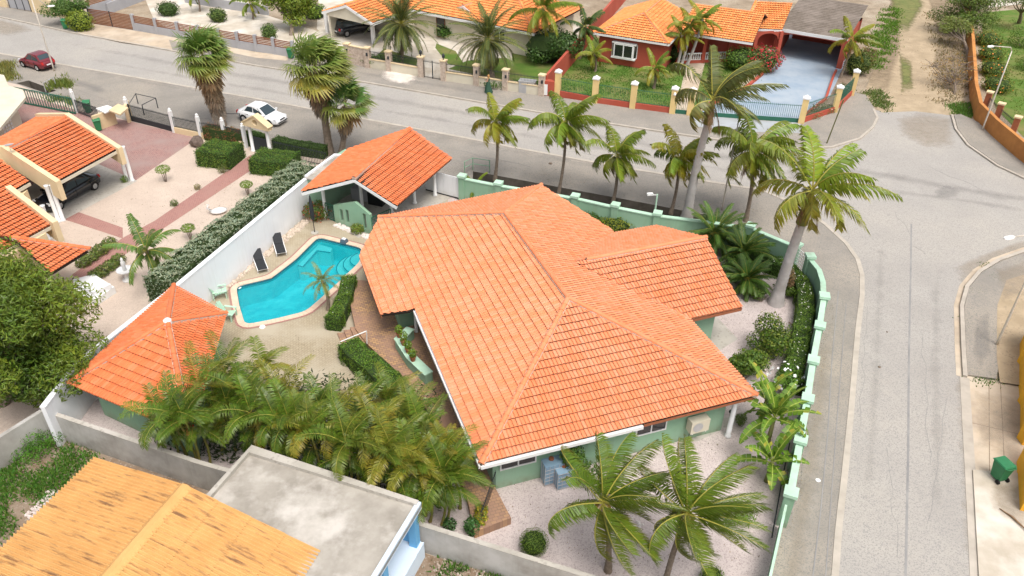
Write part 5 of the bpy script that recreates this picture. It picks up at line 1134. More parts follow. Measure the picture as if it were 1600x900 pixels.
def bush(label, c, rad, n=900, size=.12, col=(.09,.15,.02), name='shrub', cat='shrub', group=None, col2=None, flowers=None, stems=True, base=None, tilt=.9, elong=.55, blobs=1, lump=.18, core=False, kind=None):
    c = Vector(c); b = Vector((c.x, c.y, 0)) if base is None else Vector(base); th = thing(name, label, cat, b, group)
    lf = LF()
    for i in range(blobs):
        cc = c if blobs == 1 else c+Vector((random.uniform(-.6,.6)*rad[0], random.uniform(-.6,.6)*rad[1], random.uniform(-.4,.5)*rad[2])); k = 1 if blobs == 1 else random.uniform(.45,.7)
        P, D = blob_pts(cc, [x*k for x in rad], n//blobs, .4, lump); P[:, 2] = np.maximum(P[:, 2], .03)
        cl = np.array(col)*random.uniform(.8, 1.2); leaves(lf, P, D, size, cl, .3, .15, elong, tilt)
        if col2 is not None: m = n//blobs//3; P, D = blob_pts(cc, [x*k*1.04 for x in rad], m, .2, lump); P[:, 2] = np.maximum(P[:, 2], .03); leaves(lf, P, D, size, col2, .3, .12, elong, tilt)
    lf.build('foliage', leafM, th)
    if flowers:
        lf = LF(); P, D = blob_pts(c, [x*1.06 for x in rad], flowers[1], .1, lump); k = P[:, 2] > c.z-rad[2]*.4; leaves(lf, P[k], D[k], flowers[2], flowers[0], .12, .05, .9, .5); lf.build('flowers', leafM, th, kind='stuff')
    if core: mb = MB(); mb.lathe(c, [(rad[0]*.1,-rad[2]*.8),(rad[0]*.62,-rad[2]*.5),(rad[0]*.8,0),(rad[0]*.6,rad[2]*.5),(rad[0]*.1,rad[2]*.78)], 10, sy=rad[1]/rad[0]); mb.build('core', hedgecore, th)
    if stems:
        mb = MB()
        for i in range(6): a = i*1.05; mb.tube([b+Vector((math.cos(a)*.05, math.sin(a)*.05, -.03)), b.lerp(c, .5)+Vector((math.cos(a)*rad[0]*.25, math.sin(a)*rad[1]*.25, 0)), c+Vector((math.cos(a)*rad[0]*.55, math.sin(a)*rad[1]*.55, rad[2]*.2))], [.035,.025,.01], 5)
        mb.build('stems', barkm, th)
    return th
def tree(label, base, c, rad, nblob=14, nleaf=9000, size=.2, col=(.08,.14,.02), col2=(.16,.21,.03), group=None, bare=0, tr=.16, elong=.35, tilt=1.1, name='tree', seed=3, spread=.75, ks=1.0):
    random.seed(seed); base, c = Vector(base), Vector(c); th = thing(name, label, 'tree', base, group); lf = LF(); cs = []
    for i in range(nblob):
        d = Vector((random.gauss(0,1), random.gauss(0,1), random.gauss(0,.9))).normalized()*random.uniform(.35, 1)*spread; p = c+Vector((d.x*rad[0], d.y*rad[1], d.z*rad[2])); cs.append(p); k = random.uniform(.3,.48)*ks
        P, D = blob_pts(p, [rad[0]*k, rad[1]*k, rad[2]*k*.85], nleaf//nblob, .55, .25); u = random.random(); cl = np.array(col)*(1-u)+np.array(col2)*u
        if len(P): leaves(lf, P, D*.6+np.array([0,0,.5]), size, cl*random.uniform(.8,1.15), .32, .16, elong, tilt)
    if nleaf: lf.build('crown', leafM, th)
    mb = MB(); fk = base.lerp(c, .45); mb.tube([base-UPV*.1, base.lerp(fk,.5)+Vector((.08,.05,0)), fk], [tr*1.25, tr, tr*.8], 8)
    for p in cs: m_ = fk.lerp(p, .5)+Vector((random.uniform(-.2,.2), random.uniform(-.2,.2), -.15)); mb.tube([fk, m_, p], [tr*.5, tr*.3, .015], 5)
    for i in range(bare):
        p = random.choice(cs); q = p+Vector((random.gauss(0,.4)*rad[0]*.6, random.gauss(0,.4)*rad[1]*.6, random.uniform(0,.6)*rad[2]*.6)); mb.tube([p, p.lerp(q,.5)+Vector((0,0,.1)), q], [.03,.02,.006], 4)
    mb.build('trunk', barkm, th); return th
def hedge(label, path, w, h, size=.09, col=(.07,.135,.015), dens=260, name='hedge', z0=0, col2=None, rough=.1, flowers=None, group=None, roundness=.25):
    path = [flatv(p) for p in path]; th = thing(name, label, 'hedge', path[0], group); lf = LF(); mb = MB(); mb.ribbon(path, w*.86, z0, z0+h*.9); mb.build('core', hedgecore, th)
    for i in range(len(path)-1):
        a, b = np.array(path[i]), np.array(path[i+1]); L = np.linalg.norm(b-a); d = (b-a)/L; s = np.array([-d[1], d[0], 0]); pl = 0.04
        per = w+2*h; n = int(L*per*dens); u = RNG.random(n)*L; v = RNG.random(n)*per
        lat = np.where(v < h, -w/2, np.where(v < h+w, v-h-w/2, w/2)); z = np.where(v < h, v, np.where(v < h+w, h, per-v)); N_ = np.where((v < h)[:, None], -s, np.where((v < h+w)[:, None], np.array([0,0,1.]), s))
        e = np.clip((z-h*(1-roundness))/(h*roundness), 0, 1); lat = lat*(1-.14*e*(np.abs(lat) > w*.3)); z = z*(1-.10*(np.abs(lat)/(w/2))**4)
        wob = rough*(np.sin(u*3.1+i*5)+np.sin(u*7.3+lat*4+i)+np.sin(lat*6+u*1.7))*.5
        P = a+d*u[:, None]+s*lat[:, None]+np.stack([np.zeros(n), np.zeros(n), z0+np.maximum(z, .02)], 1)+N_*(wob+RNG.uniform(-.08,.02,n))[:, None]
        cl = colarr(col, n, .3, .15)
        if col2 is not None: m = RNG.random(n) < .35; cl[m] = colarr(col2, int(m.sum()), .25, .12)
        leaves(lf, P, N_, size, cl, tilt=.9)
    for e, sg in ((0, -1), (len(path)-1, 1)):
        a = np.array(path[e]); b = np.array(path[1] if e == 0 else path[-2]); d = (a-b)/np.linalg.norm(a-b); s = np.array([-d[1], d[0], 0]); n = int(w*h*dens)
        P = a+s*((RNG.random(n)-.5)*w)[:, None]+np.stack([np.zeros(n), np.zeros(n), z0+RNG.random(n)*h], 1)+d*RNG.uniform(-.05,.05,n)[:, None]; leaves(lf, P, np.repeat(d[None], n, 0), size, col)
    lf.build('foliage', leafM, th)
    if flowers:
        a, b = np.array(path[0]), np.array(path[-1]); lf = LF(); n = flowers[1]; k = RNG.random(n)*(len(path)-1); i = np.minimum(k.astype(int), len(path)-2); PA = np.array([p[:] for p in path]); P = PA[i]+(PA[i+1]-PA[i])*(k-i)[:, None]+np.stack([RNG.uniform(-w/2,w/2,n)*.7, RNG.uniform(-w/2,w/2,n)*.7, np.full(n, z0+h+.03)], 1)
        leaves(lf, P, np.repeat(np.array([[0,0,1.]]), n, 0), .07, flowers[0], .1, .03, .9); lf.build('flowers', leafM, th, kind='stuff')
    return th
def grass(name, poly, n, h=.12, col=(.10,.19,.025), w=.02, label=None, col2=None, kind='stuff'):
    pts = [flatv(p) for p in poly]; A = np.array([p[:2] for p in pts]); lo, hi = A.min(0), A.max(0); P = []
    tri = tessellate_polygon([pts]); ar = np.array([abs((A[b]-A[a])[0]*(A[c]-A[a])[1]-(A[b]-A[a])[1]*(A[c]-A[a])[0]) for a, b, c in tri]); k = RNG.choice(len(tri), n, p=ar/ar.sum()); r1_, r2_ = RNG.random(n), RNG.random(n); fl_ = r1_+r2_ > 1; r1_[fl_] = 1-r1_[fl_]; r2_[fl_] = 1-r2_[fl_]
    T = np.array(tri)[k]; X = A[T[:, 0]]+(A[T[:, 1]]-A[T[:, 0]])*r1_[:, None]+(A[T[:, 2]]-A[T[:, 0]])*r2_[:, None]
    X = X+RNG.normal(0, .3, X.shape); msk = (np.sin(X[:, 0]*1.9+1.3*np.sin(X[:, 1]*1.1))+np.sin(X[:, 1]*2.3+X[:, 0]*.7)+RNG.normal(0, .5, n)) > -.75; X = X[msk]; n = len(X)
    B = np.concatenate([X, np.full((n, 1), .01)], 1); az = RNG.random(n)*2*np.pi; s = np.stack([np.cos(az), np.sin(az), np.zeros(n)], 1)*w; hh = (h*RNG.uniform(.5,1.4,n))[:, None]
    tp = B+np.array([0,0,1.])*hh+RNG.normal(0,.5,(n,3))*hh*np.array([1,1,0]); V = np.stack([B-s, B+s, tp], 1).reshape(-1, 3); i = np.arange(n)*3; lf = LF(); C = colarr(col, n, .3, .2)
    if col2 is not None: m = RNG.random(n) < .3; C[m] = colarr(col2, int(m.sum()), .2, .1)
    lf.add(V, np.stack([i, i+1, i+2], 1), np.repeat(C, 3, 0)); o = lf.build(name, bladeM, None, kind)
    o['label'] = label or 'short grass'; o['category'] = 'grass'; return o
def banana(label, base, h, n=9, L=2.0, seed=1):
    random.seed(seed); base = Vector(base); th = thing('banana_plant', label, 'banana plant', base, 'banana plants by street wall'); mb = MB(); mb.tube([base-UPV*.05, base+UPV*h*.5, base+UPV*h], [.14,.11,.07], 8); mb.build('trunk', mat_bstem, th, smooth=True)
    for i in range(n):
        k = i/(n-1); az = i*2.4+random.uniform(-.3,.3); el = R(80-75*k); N = 9; p = np.array(base+UPV*h*(1-.12*k)); P = []; D = []; l = L*random.uniform(.8,1.1)
        for j in range(N+1):
            t = j/N; e = el-R(95*(.45+.6*k))*t**1.5; d = np.array([math.cos(az)*math.cos(e), math.sin(az)*math.cos(e), math.sin(e)])+WIND*.18*t; d /= np.linalg.norm(d); P.append(p.copy()); D.append(d); p = p+d*l/N
        P, D = np.array(P), np.array(D); s = nrm(np.cross(D, [0,0,1.0])+1e-6); u = np.cross(s, D); lf = LF()
        for sd_ in (-1, 1):
            for j in range(1, N):
                w0, w1 = [.24*math.sin(math.pi*min(1, (x/N)*.92+.06))**.6 for x in (j, j+1)]; g = .012*random.random(); lift = .25 if random.random() > .3 else -.3
                V = np.array([P[j], P[j+1], P[j+1]+(s[j+1]*sd_+u[j+1]*lift)*w1-D[j+1]*.02+D[j]*0, P[j]+(s[j]*sd_+u[j]*lift)*w0+D[j]*g*3]); c_ = np.array((.085,.175,.015))*random.uniform(.75,1.25)
                if random.random() < .07: c_ = np.array((.40,.34,.05))
                lf.add(V, np.array([[0,1,2,3]]), np.concatenate([np.repeat([[.15,.25,.025,1.]], 2, 0), np.repeat([[*c_, 1.]], 2, 0)]))
        lf.build('leaf', leafM, th)
        mb = MB(); mb.tube([tuple(x) for x in P], [.03*(1-.8*j/N) for j in range(N+1)], 4); mb.build('midrib', mat_rib, th)
    return th
mat_bstem = mat('banana_stem', (.20,.17,.07), (.16,.20,.06), 5, rough=.7); mat_rib = mat('banana_midrib', (.40,.46,.10), rough=.5)
# ---------------------------------------------------------------- plants in their places
def atop(x, y, base): return GY(x, y, base.y)
# coconut palms along the ditch
def cp(label, bx, by, tx, ty, dy=0, **k): b = G(bx, by); t = GY(tx, ty, b.y+dy); return palm(label, b, t, **k)
PD = dict(droop=(70,125), hang=.85, wind=.65)
cp('yellowing coconut palm by the ditch railing, above the pool shed', 773,281, 775,190, n=19, L=2.4, r=(.12,.09), yellow=.42, **PD, seed=11, ll=.8, nl=46)
cp('green coconut palm behind the main ridge, left of three', 872,304, 884,192, n=21, L=2.8, r=(.11,.09), yellow=.2, **PD, seed=12, ll=.9)
cp('small green coconut palm with one yellow frond by the ditch', 957,318, 964,243, n=17, L=2.6, r=(.12,.09), yellow=.18, **PD, seed=13, ll=.85)
cp('coconut palm with orange yellow drooping fronds beside tall royal trunk', 1048,333, 1061,247, n=20, L=2.5, r=(.12,.09), yellow=.6, **PD, seed=14, ll=.85)
cp('large coconut palm with long hanging fronds beside the street lamp', 1165,345, 1178,236, n=25, L=3.4, r=(.14,.11), yellow=.22, **PD, seed=15, ll=1.0, dead=3, lw=.1)
# royal palms
b = G(1072,347); palm('tall royal palm with pale grey trunk behind the gabled wing', b, GY(1106,192,b.y-.6), n=13, L=3.7, r=(.33,.21), ll=1.05, lw=.1, name='royal_palm', group='royal palms', m=trunk_grey, shaft=1.5, nl=50, wind=1.05, yellow=.12, bow=(-.1,0), dead=3, up=82, down=5, droop=(55,85), hang=.7, seed=21, rr=.05, cols=((.085,.11,.03),(.22,.20,.06)))
b = G(1212,474); palm('royal palm with leaning grey trunk inside the street corner', b, GY(1253,348,b.y-.3), n=16, L=3.8, r=(.34,.24), ll=1.05, lw=.11, name='royal_palm', group='royal palms', m=trunk_grey, shaft=2.0, nl=48, wind=.55, yellow=.25, bow=(-.05,0), dead=3, up=80, down=-28, droop=(60,95), hang=.6, seed=22, rr=.055, cols=((.12,.20,.015),(.28,.26,.03)))
# foreground coconut palms
b = G(950,892); palm('foreground coconut palm with nuts, nearer the house wall', b, GY(942,786,b.y+.1), n=26, L=2.95, r=(.12,.09), ll=.85, yellow=.14, nuts=9, seed=31, nl=70, lw=.048, bow=(.12,0), wind=1.25, rr=.035, dead=1, cols=((.068,.125,.011),(.18,.175,.016)), hang=.75, down=-45)
b = G(1038,915); palm('foreground coconut palm with nuts, nearer the street wall', b, GY(1074,803,b.y+.1), n=26, L=2.95, r=(.12,.09), ll=.85, yellow=.14, nuts=9, seed=36, nl=70, lw=.048, bow=(-.06,0), wind=1.3, rr=.035, dead=1, cols=((.068,.125,.011),(.18,.175,.016)), hang=.75, down=-45)
# others
cp('short palm in gravel beside the white fountain', 248,452, 228,392, n=12, L=2.2, r=(.12,.10), ll=.5, yellow=.08, nl=36, wind=.15, seed=41, name='adonidia_palm', group='garden palms', cols=((.07,.14,.03),(.18,.2,.03)), dead=0, down=-25)
cp('windswept coconut palm at the garage corner of the red house', 1312,122, 1330,62, n=14, L=2.7, r=(.12,.09), ll=.7, yellow=.5, seed=42, wind=.7)
cp('small young palm in red house lawn near side wall', 930,112, 928,84, n=10, L=1.9, r=(.12,.09), ll=.5, yellow=.3, seed=43, name='adonidia_palm', group='garden palms', dead=0)
cp('small white-based palm in the lawn by the garden path', 1021,138, 1023,106, n=11, L=1.9, r=(.13,.10), ll=.5, yellow=.35, seed=44, name='adonidia_palm', group='garden palms', dead=0)
cp('broad coconut palm leaning over the garden right of cream house', 853,98, 848,14, n=18, L=3.6, r=(.14,.11), ll=.85, yellow=.3, seed=45)
cp('dark feathery palm behind the red side wall', 905,92, 915,42, n=14, L=2.4, r=(.12,.10), ll=.6, yellow=.05, seed=46, cols=((.05,.10,.03),(.1,.15,.03)))
for i, (bx, tx, ty) in enumerate(((1062,1078,40),(1070,1098,30),(1056,1066,55))):
    cp(('tall stem of the triple palm by red house porch, leftmost', 'tall stem of the triple palm by red house porch, rightmost', 'lowest stem of the triple palm by red house porch')[i], bx,108, tx,ty, n=11, L=2.2, r=(.16,.11), ll=.55, yellow=.4, seed=47+i, m=trunk_grey, name='adonidia_palm', group='garden palms', dead=1)
cp('thin palm behind the slat fence beside the fan palm', 312,18, 306,-12, n=10, L=2.2, r=(.1,.08), ll=.5, seed=52, dead=0, name='adonidia_palm', group='garden palms')
cp('palm at the top edge behind slat fence', 395,30, 390,4, n=12, L=2.2, r=(.1,.08), ll=.5, seed=53, dead=0, name='adonidia_palm', group='garden palms')
# date palms
DC = ((.075,.105,.03),(.13,.13,.035))
for lab, bx, by, tx, ty, L, sd_ in (('dense date palm before the cream carport', 625,98, 627,38, 3.9, 61), ('dense date palm before the cream house window', 768,122, 762,62, 3.9, 62)):
    b = G(bx, by); palm(lab, b, GY(tx, ty, b.y), n=58, L=L, r=(.24,.2), ll=.62, lw=.075, nl=46, name='date_palm', group='date palms across the road', cols=DC, up=85, down=-50, droop=(45,75), hang=.15, wind=.1, yellow=.15, fwd=1.0, vee=.3, dead=3, seed=sd_, rr=.035, tipf=.2)
b = G(512,484); palm('small date palm leaning over the pool edge', b, GY(503,440,b.y), n=22, L=1.25, r=(.1,.08), ll=.26, lw=.022, nl=34, name='pygmy_date_palm', group='small date palms', cols=((.10,.15,.025),(.2,.2,.03)), up=80, down=-30, droop=(70,110), hang=.2, wind=.12, fwd=.9, dead=0, seed=63, rr=.014, tipf=.2, yellow=.3)
for lab, bx, by, tx, ty, L, sd_ in (('large dark green cycad palm behind the wing gable', 1118,388, 1116,366, 2.5, 64), ('dark green cycad palm beside the wing eave', 1166,452, 1168,436, 1.9, 65), ('bushy dark palm between wing and green wall', 1160,408, 1160,394, 2.2, 66)):
    b = G(bx, by); palm(lab, b, GY(tx, ty, b.y), n=38, L=L*.9, r=(.2,.18), ll=.40, lw=.06, nl=44, name='cycad_palm', group='dark palms beside the wing', cols=((.055,.12,.02),(.12,.17,.03)), up=75, down=-15, droop=(45,75), hang=.25, wind=.1, fwd=.8, dead=0, seed=sd_, rr=.02, tipf=.15, yellow=.1, bow=(0,0))
b = G(742,306); palm('young palm with arching fronds inside green wall by the white gate', b, b+UPV*.5, n=6, L=1.7, r=(.07,.06), ll=.35, nl=26, name='young_palm', group=None, dead=0, seed=67, wind=.1)
# fan palms
b = G(348,196); fanpalm('shaggy fan palm with thick brown skirt beside white car', b, GY(316,88,b.y), n=46, Rr=1.42, pet=1.2, skirt=190, skirt_len=4.3, seed=71, r=(.3,.22))
b = G(515,240); fanpalm('tallest windswept fan palm left of the pool shed', b, GY(492,108,b.y), n=52, Rr=1.62, pet=1.4, skirt=120, skirt_len=2.4, seed=72, wind=.75, r=(.32,.2), green=(.12,.185,.03))
b = G(532,243); fanpalm('shorter dark green fan palm behind the tall one', b, GY(540,165,b.y), n=30, Rr=1.25, pet=1.1, skirt=25, skirt_len=1.5, seed=73, green=(.07,.15,.03))
# areca grove
AR = ((.064,.122,.010),(.20,.18,.02))
random.seed(5)
groves = [(312,588,4.6),(352,566,4.2),(410,562,4.0),(380,604,4.4),(442,606,4.0),(288,655,4.2),(252,676,3.4),(335,694,3.6),(392,662,4.4),(452,642,4.2),(500,606,3.8),(522,640,4.2),(562,612,3.8),(604,596,3.6),(642,622,3.7),(582,658,4.2),(540,692,4.4),(612,684,4.2),(660,664,3.9),(692,694,3.6),(642,724,3.8),(600,744,3.8),(545,730,4.0),(484,702,4.2),(432,696,4.0),(692,748,3.4),(700,792,2.8),(655,770,3.2),(295,700,3.0),(270,630,4.4),(470,664,4.0),(668,705,3.4),(420,640,3.4),(355,650,3.6),(560,670,3.2),(620,640,3.0),(705,725,3.2)]
specials = {0: 'tall areca palm rising over the pool hut roof', 25: 'areca palm at the right end of the grove beside brown paving', 26: 'lowest areca palm at the grove corner above grey wall', 13: 'areca palm in front of the curved hedge', 6: 'areca palm at the left end of the grove by grey wall'}
for i, (x, y, z) in enumerate(groves):
    y += 16; z -= .5; y = min(y, 697+(x-390)*.321-52) if x > 330 else min(y, 655); y += 18 if (x > 470 and y < 650) else 0; t_ = G(x, y, z); b = Vector((t_.x+random.uniform(-.5,.5), t_.y+random.uniform(-.2,.7), 0))
    palm(specials.get(i, 'feathery areca palm within the dense grove beside the pool hut'), b, t_, n=10, L=random.uniform(1.5,2.0), r=(.06,.045), ll=.5, lw=.05, nl=26, name='areca_palm', group='areca palm grove', cols=AR, up=88, down=2, droop=(40,105), hang=.28, vee=.4, wind=random.uniform(.15,.6), yellow=random.choice((0,0,.05,.15,.4)), dead=random.choice((0,0,1)), seed=100+i, rr=.02, m=shaftm, tipf=.45, trunk_n=5)
for i, (x, y, z) in enumerate(((350,648,2.6),(395,668,2.4),(440,684,2.4),(490,700,2.3),(535,716,2.4),(580,730,2.2),(625,746,2.3),(668,768,2.2),(700,760,2.4),(310,668,2.6),(262,668,2.6))):
    t_ = G(x, y, z); b = Vector((t_.x+random.uniform(-.2,.2), t_.y+random.uniform(.1,.4), 0))
    palm(('', 'second', 'third', 'fourth', 'fifth', 'sixth', 'seventh', 'eighth', 'ninth')[i]+' low areca palm from the left along the flat roof edge' if 0 < i < 9 else ('low areca palm beside the hut wall corner' if i == 9 else 'low areca palm over the grey wall by hut' if i == 10 else 'low areca palm at the left corner of flat roof'), b, t_, n=8, L=random.uniform(1.3,1.7), r=(.06,.045), ll=.48, lw=.05, nl=24, name='areca_palm', group='areca palm grove', cols=AR, up=80, down=-15, droop=(50,100), hang=.35, vee=.3, wind=random.uniform(.1,.4), yellow=random.choice((0,.05,.3)), dead=0, seed=200+i, rr=.02, m=shaftm, tipf=.4, trunk_n=4)
# undergrowth beneath the grove, leaf colour darkened to paint shade into the gaps
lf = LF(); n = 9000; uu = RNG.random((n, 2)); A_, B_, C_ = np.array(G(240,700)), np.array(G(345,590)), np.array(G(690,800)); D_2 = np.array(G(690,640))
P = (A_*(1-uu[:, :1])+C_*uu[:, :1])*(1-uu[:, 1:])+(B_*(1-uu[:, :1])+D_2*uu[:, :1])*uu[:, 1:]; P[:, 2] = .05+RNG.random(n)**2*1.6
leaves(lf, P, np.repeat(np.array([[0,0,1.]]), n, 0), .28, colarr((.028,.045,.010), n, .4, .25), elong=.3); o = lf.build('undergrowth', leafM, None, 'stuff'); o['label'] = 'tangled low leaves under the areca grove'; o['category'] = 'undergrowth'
# banana plants
banana('tall banana plant at the front right roof corner', G(1196,704), 2.2, 15, 2.1, 1); banana('lower banana plant with pale new leaf by street wall', G(1198,752), 1.3, 11, 1.9, 2); banana('banana plant behind the roof corner with upright leaf', G(1186,668), 1.9, 9, 2.0, 3)
# broadleaf trees
tree('large dense mango tree at the left edge', G(2,632), G(22,508,3.9), (4.1,3.8,4.0), 46, 50000, .25, (.05,.10,.010), (.17,.225,.022), tr=.3, elong=.3, seed=5, spread=.95, ks=.78)
tree('bright green tree behind slat fence at the top edge', G(455,55), G(455,2,3.0), (3.6,3.0,2.6), 20, 9000, .3, (.12,.20,.02), (.22,.27,.03), tr=.22, elong=.5, seed=6)
tree('dark green small tree beside the slat gate', G(105,30), G(100,8,2.2), (2.6,2.0,1.9), 14, 6000, .26, (.055,.115,.02), (.10,.17,.03), seed=7)
bush('bright yellow green shrub beside the slat gate', G(124,34,1.0), (1.5,1.1,1.2), 1500, .18, (.22,.27,.025), col2=(.16,.22,.02), core=True)
tree('leafy tree at the top right beside the dirt lane', G(1522,60), G(1510,10,3.2), (4.2,3.2,2.4), 20, 9000, .26, (.09,.15,.02), (.16,.20,.04), seed=8, bare=12, spread=.9)
tree('small pale green tree leaning over the orange wall', G(1514,88), G(1498,38,2.2), (2.4,2.0,1.6), 12, 3500, .2, (.13,.18,.035), (.18,.21,.05), seed=9, bare=16)
tree('leafless tangled shrub beside the dirt lane', G(1492,148), G(1492,112,1.4), (2.6,2.2,1.5), 22, 900, .16, (.20,.19,.05), (.40,.20,.04), seed=10, bare=130, tr=.12, spread=.9)
for i, (x, y) in enumerate(((1545,62),(1549,84),(1553,108),(1559,132))): bush(('flowering shrub inside the orange wall, farthest', 'flowering shrub inside the orange wall, second from top', 'flowering shrub inside the orange wall, third from top', 'flowering shrub inside the orange wall, nearest the pillars')[i], G(x,y,.6), (1.4,1.7,.8), 1100, .15, (.10,.16,.02), col2=(.19,.19,.03), flowers=((.75,.22,.03),35,.14), group='flowering shrubs inside orange wall', core=True)
bush('green shrub at the right edge of the lawn', G(1600,60,.9), (1.6,1.4,1.3), 1400, .16, (.09,.16,.02)); bush('rounded lawn shrub at the right edge', G(1606,100,.6), (1.1,1.0,.8), 800, .14, (.09,.16,.02))
tree('thin tree trunk with sparse crown at right edge', G(1592,36), G(1600,0,3.5), (2.2,2.0,1.2), 8, 1500, .22, (.09,.15,.02), (.14,.18,.03), seed=17, tr=.2)
bush('red bougainvillea beside the garage of the red house', G(1192,93,1.2), (1.9,1.6,1.3), 2300, .18, (.10,.13,.03), col2=(.40,.03,.04), flowers=((.55,.02,.04),300,.16), core=True, name='bougainvillea'); bush('green bush left of the red bougainvillea', G(1160,92,1.1), (2.0,1.5,1.3), 1700, .2, (.10,.18,.02), core=True)
bush('dark bush behind the triple palm', G(1058,82,1.0), (1.3,1.1,1.1), 1000, .18, (.045,.09,.02), core=True); bush('clipped green bush under the cream house window', G(703,48,.8), (1.7,1.2,.9), 1700, .15, (.07,.16,.02), core=True)
bush('dark leafy mass below the broad coconut palm', G(858,72,1.6), (3.0,2.2,1.7), 3200, .26, (.05,.10,.02), core=True, blobs=5); bush('green shrubs behind the dark railing', G(885,68,1.1), (1.6,1.4,1.2), 1400, .22, (.09,.15,.025), core=True); bush('low planting beside cream street wall', G(800,130,.5), (2.8,1.0,.6), 1500, .16, (.07,.13,.02), blobs=4); bush('clipped green hedge bush behind cream wall pillars', G(598,95,.6), (2.2,1.0,.7), 1600, .14, (.07,.14,.02), core=True)
bush('trailing bush at the garage corner', G(1342,98,1.2), (1.5,1.3,1.2), 1500, .2, (.13,.17,.03), core=True); bush('dry brown bush behind the garage palm', G(1352,90,.9), (1.2,1.1,1.0), 800, .2, (.16,.11,.05))
bush('pale flowering shrub in the corner bed by yellow pillar', G(1318,140,.5), (.8,.7,.6), 500, .14, (.12,.17,.04), flowers=((.8,.78,.7),30,.14)); bush('dry shrub in the flower bed', G(1285,170,.35), (1.2,.9,.5), 500, .14, (.15,.15,.05), flowers=((.75,.6,.5),20,.12)); bush('low shrub beside curved bed edging', G(1270,180,.3), (.9,.7,.4), 300, .12, (.13,.15,.05))
# hedges
wpo = off([flatv(G(x,y,2.5)) for x,y in ((276,446),(330,400),(400,342),(478,279),(500,262))], 1.28)
hedge('long grey green hedge along the white boundary wall', wpo, 1.9, 2.75, .13, (.20,.245,.15), 190, rough=.14, col2=(.30,.34,.23))
hedge('clipped dark green box hedge left of the garden path', [G(322,250), G(372,256)], 2.6, 1.35, .10, (.065,.145,.015), 240, rough=.08, col2=(.14,.19,.02)); hedge('clipped dark green box hedge right of the garden path', [G(402,262), G(462,268)], 2.5, 1.25, .10, (.065,.145,.015), 240, rough=.08, col2=(.12,.18,.02))
hedge('red brown hedge behind white post fence', [G(325,216), G(352,221), G(386,227)], 1.0, 1.2, .10, (.12,.10,.03), 200, col2=(.26,.06,.03)); hedge('dark hedge along the road right of the portal', [G(432,232), G(470,240), G(510,246)], 1.0, 1.0, .11, (.06,.11,.02), 180); hedge('green hedge behind the portal gate', [G(392,226), G(418,232)], .8, 1.2, .11, (.07,.14,.02), 180)
hedge('curved clipped hedge beside the porch steps', [flatv(HL(u,v)) for u,v in ((-3.5,12.0),(-3.2,11.0),(-2.6,9.8),(-2.1,8.4),(-1.8,7.2),(-1.6,6.2))], 1.35, 1.0, .085, (.075,.16,.012), 420, col2=(.13,.21,.02), rough=.09)
hedge('clipped hedge between pool and house', [flatv(HL(u,v)) for u,v in ((-4.0,14.3),(-3.5,15.2),(-2.9,16.6),(-2.4,18.2))], .95, .95, .085, (.075,.155,.012), 420, col2=(.13,.2,.02), flowers=((.8,.8,.75),14))
ins = off([flatv(p) for p in (PILL[7],PILL[8],*CURV,*PILL2[:3])], -.75)
hedge('long flowering hedge inside the curved green wall', ins+[ins[-1].lerp(flatv(PILL2[3]), .25)], 1.05, .95, .085, (.075,.15,.012), 380, col2=(.13,.2,.02), flowers=((.85,.83,.75),110))
hedge('green hedge inside the back wall behind dark palms', off([flatv(p) for p in (PILL[6],PILL[7])], -.9), 1.1, .9, .09, (.06,.13,.015), 300, flowers=((.85,.83,.75),30))
bk = off([flatv(p) for p in PILL[1:6]], -.7)
for i, (lab, cl) in enumerate((('dark green shrub inside the back wall near the ridge end', (.06,.13,.02)), ('yellow green croton inside the back wall left of post light', (.20,.22,.02)), ('bright yellow croton beside the green light post', (.34,.28,.02)), ('dark flowering shrub right of the green light post', (.06,.13,.02)))):
    p = G((930,962,1008,1048)[i], (350,362,360,365)[i]); bush(lab, p+UPV*.55, (1.3,.7,.6), 1000, .14, cl, col2=(.08,.14,.02) if i != 2 else (.16,.18,.02), flowers=((.85,.83,.78),30,.08) if i == 3 else None, core=True)
# small shrubs of the main garden
bush('rounded shrub below the wing eave beside concrete path', G(1163,575,.9), (1.2,1.1,1.0), 3600, .13, (.075,.14,.015), col2=(.14,.19,.025), blobs=7)
bush('loose bushy shrub at the foot of the royal palm', G(1198,528,1.1), (1.3,1.15,1.25), 3600, .13, (.08,.145,.015), col2=(.16,.20,.03), blobs=9, base=G(1192,548)); bush('white flowering shrub beside the banana plants', G(1226,590,1.1), (.9,.8,.8), 1600, .13, (.085,.17,.02), flowers=((.92,.92,.9),60,.17), base=G(1224,628), blobs=5)
bush('clipped ball bush by the grey wall', G(834,848,.55), (.62,.62,.6), 2600, .06, (.11,.185,.015), tilt=.6, lump=.03, core=True, stems=False); bush('clipped ball bush below the foreground palm', G(1113,902,.5), (.5,.5,.5), 2000, .06, (.12,.19,.015), tilt=.6, lump=.03, core=True, stems=False)
bush('yellow green croton beside the dark iron fence', G(752,806,.45), (.3,.55,.45), 700, .10, (.36,.32,.02), col2=(.10,.17,.02)); bush('dark leafy plant beside the croton', G(738,822,.4), (.35,.4,.4), 500, .12, (.05,.13,.03)); bush('small leafy plant at the foot of grey wall', G(702,820,.3), (.3,.3,.3), 260, .12, (.05,.12,.03))
bush('green shrub behind the foreground palm by blue tank', G(905,728,1.2), (.8,.7,.9), 1400, .13, (.08,.16,.02), blobs=4); bush('green shrub under the right foreground palm', G(1150,800,.5), (.9,.7,.5), 1100, .1, (.11,.2,.02)); bush('spiky plant beside the dark garden light', G(1158,655,.4), (.28,.28,.32), 260, .2, (.12,.19,.03), elong=.2)
bush('climber in the green planter box by porch column', HL(13.2,5.0,.8), (.5,.9,.45), 800, .12, (.08,.14,.02), stems=False)
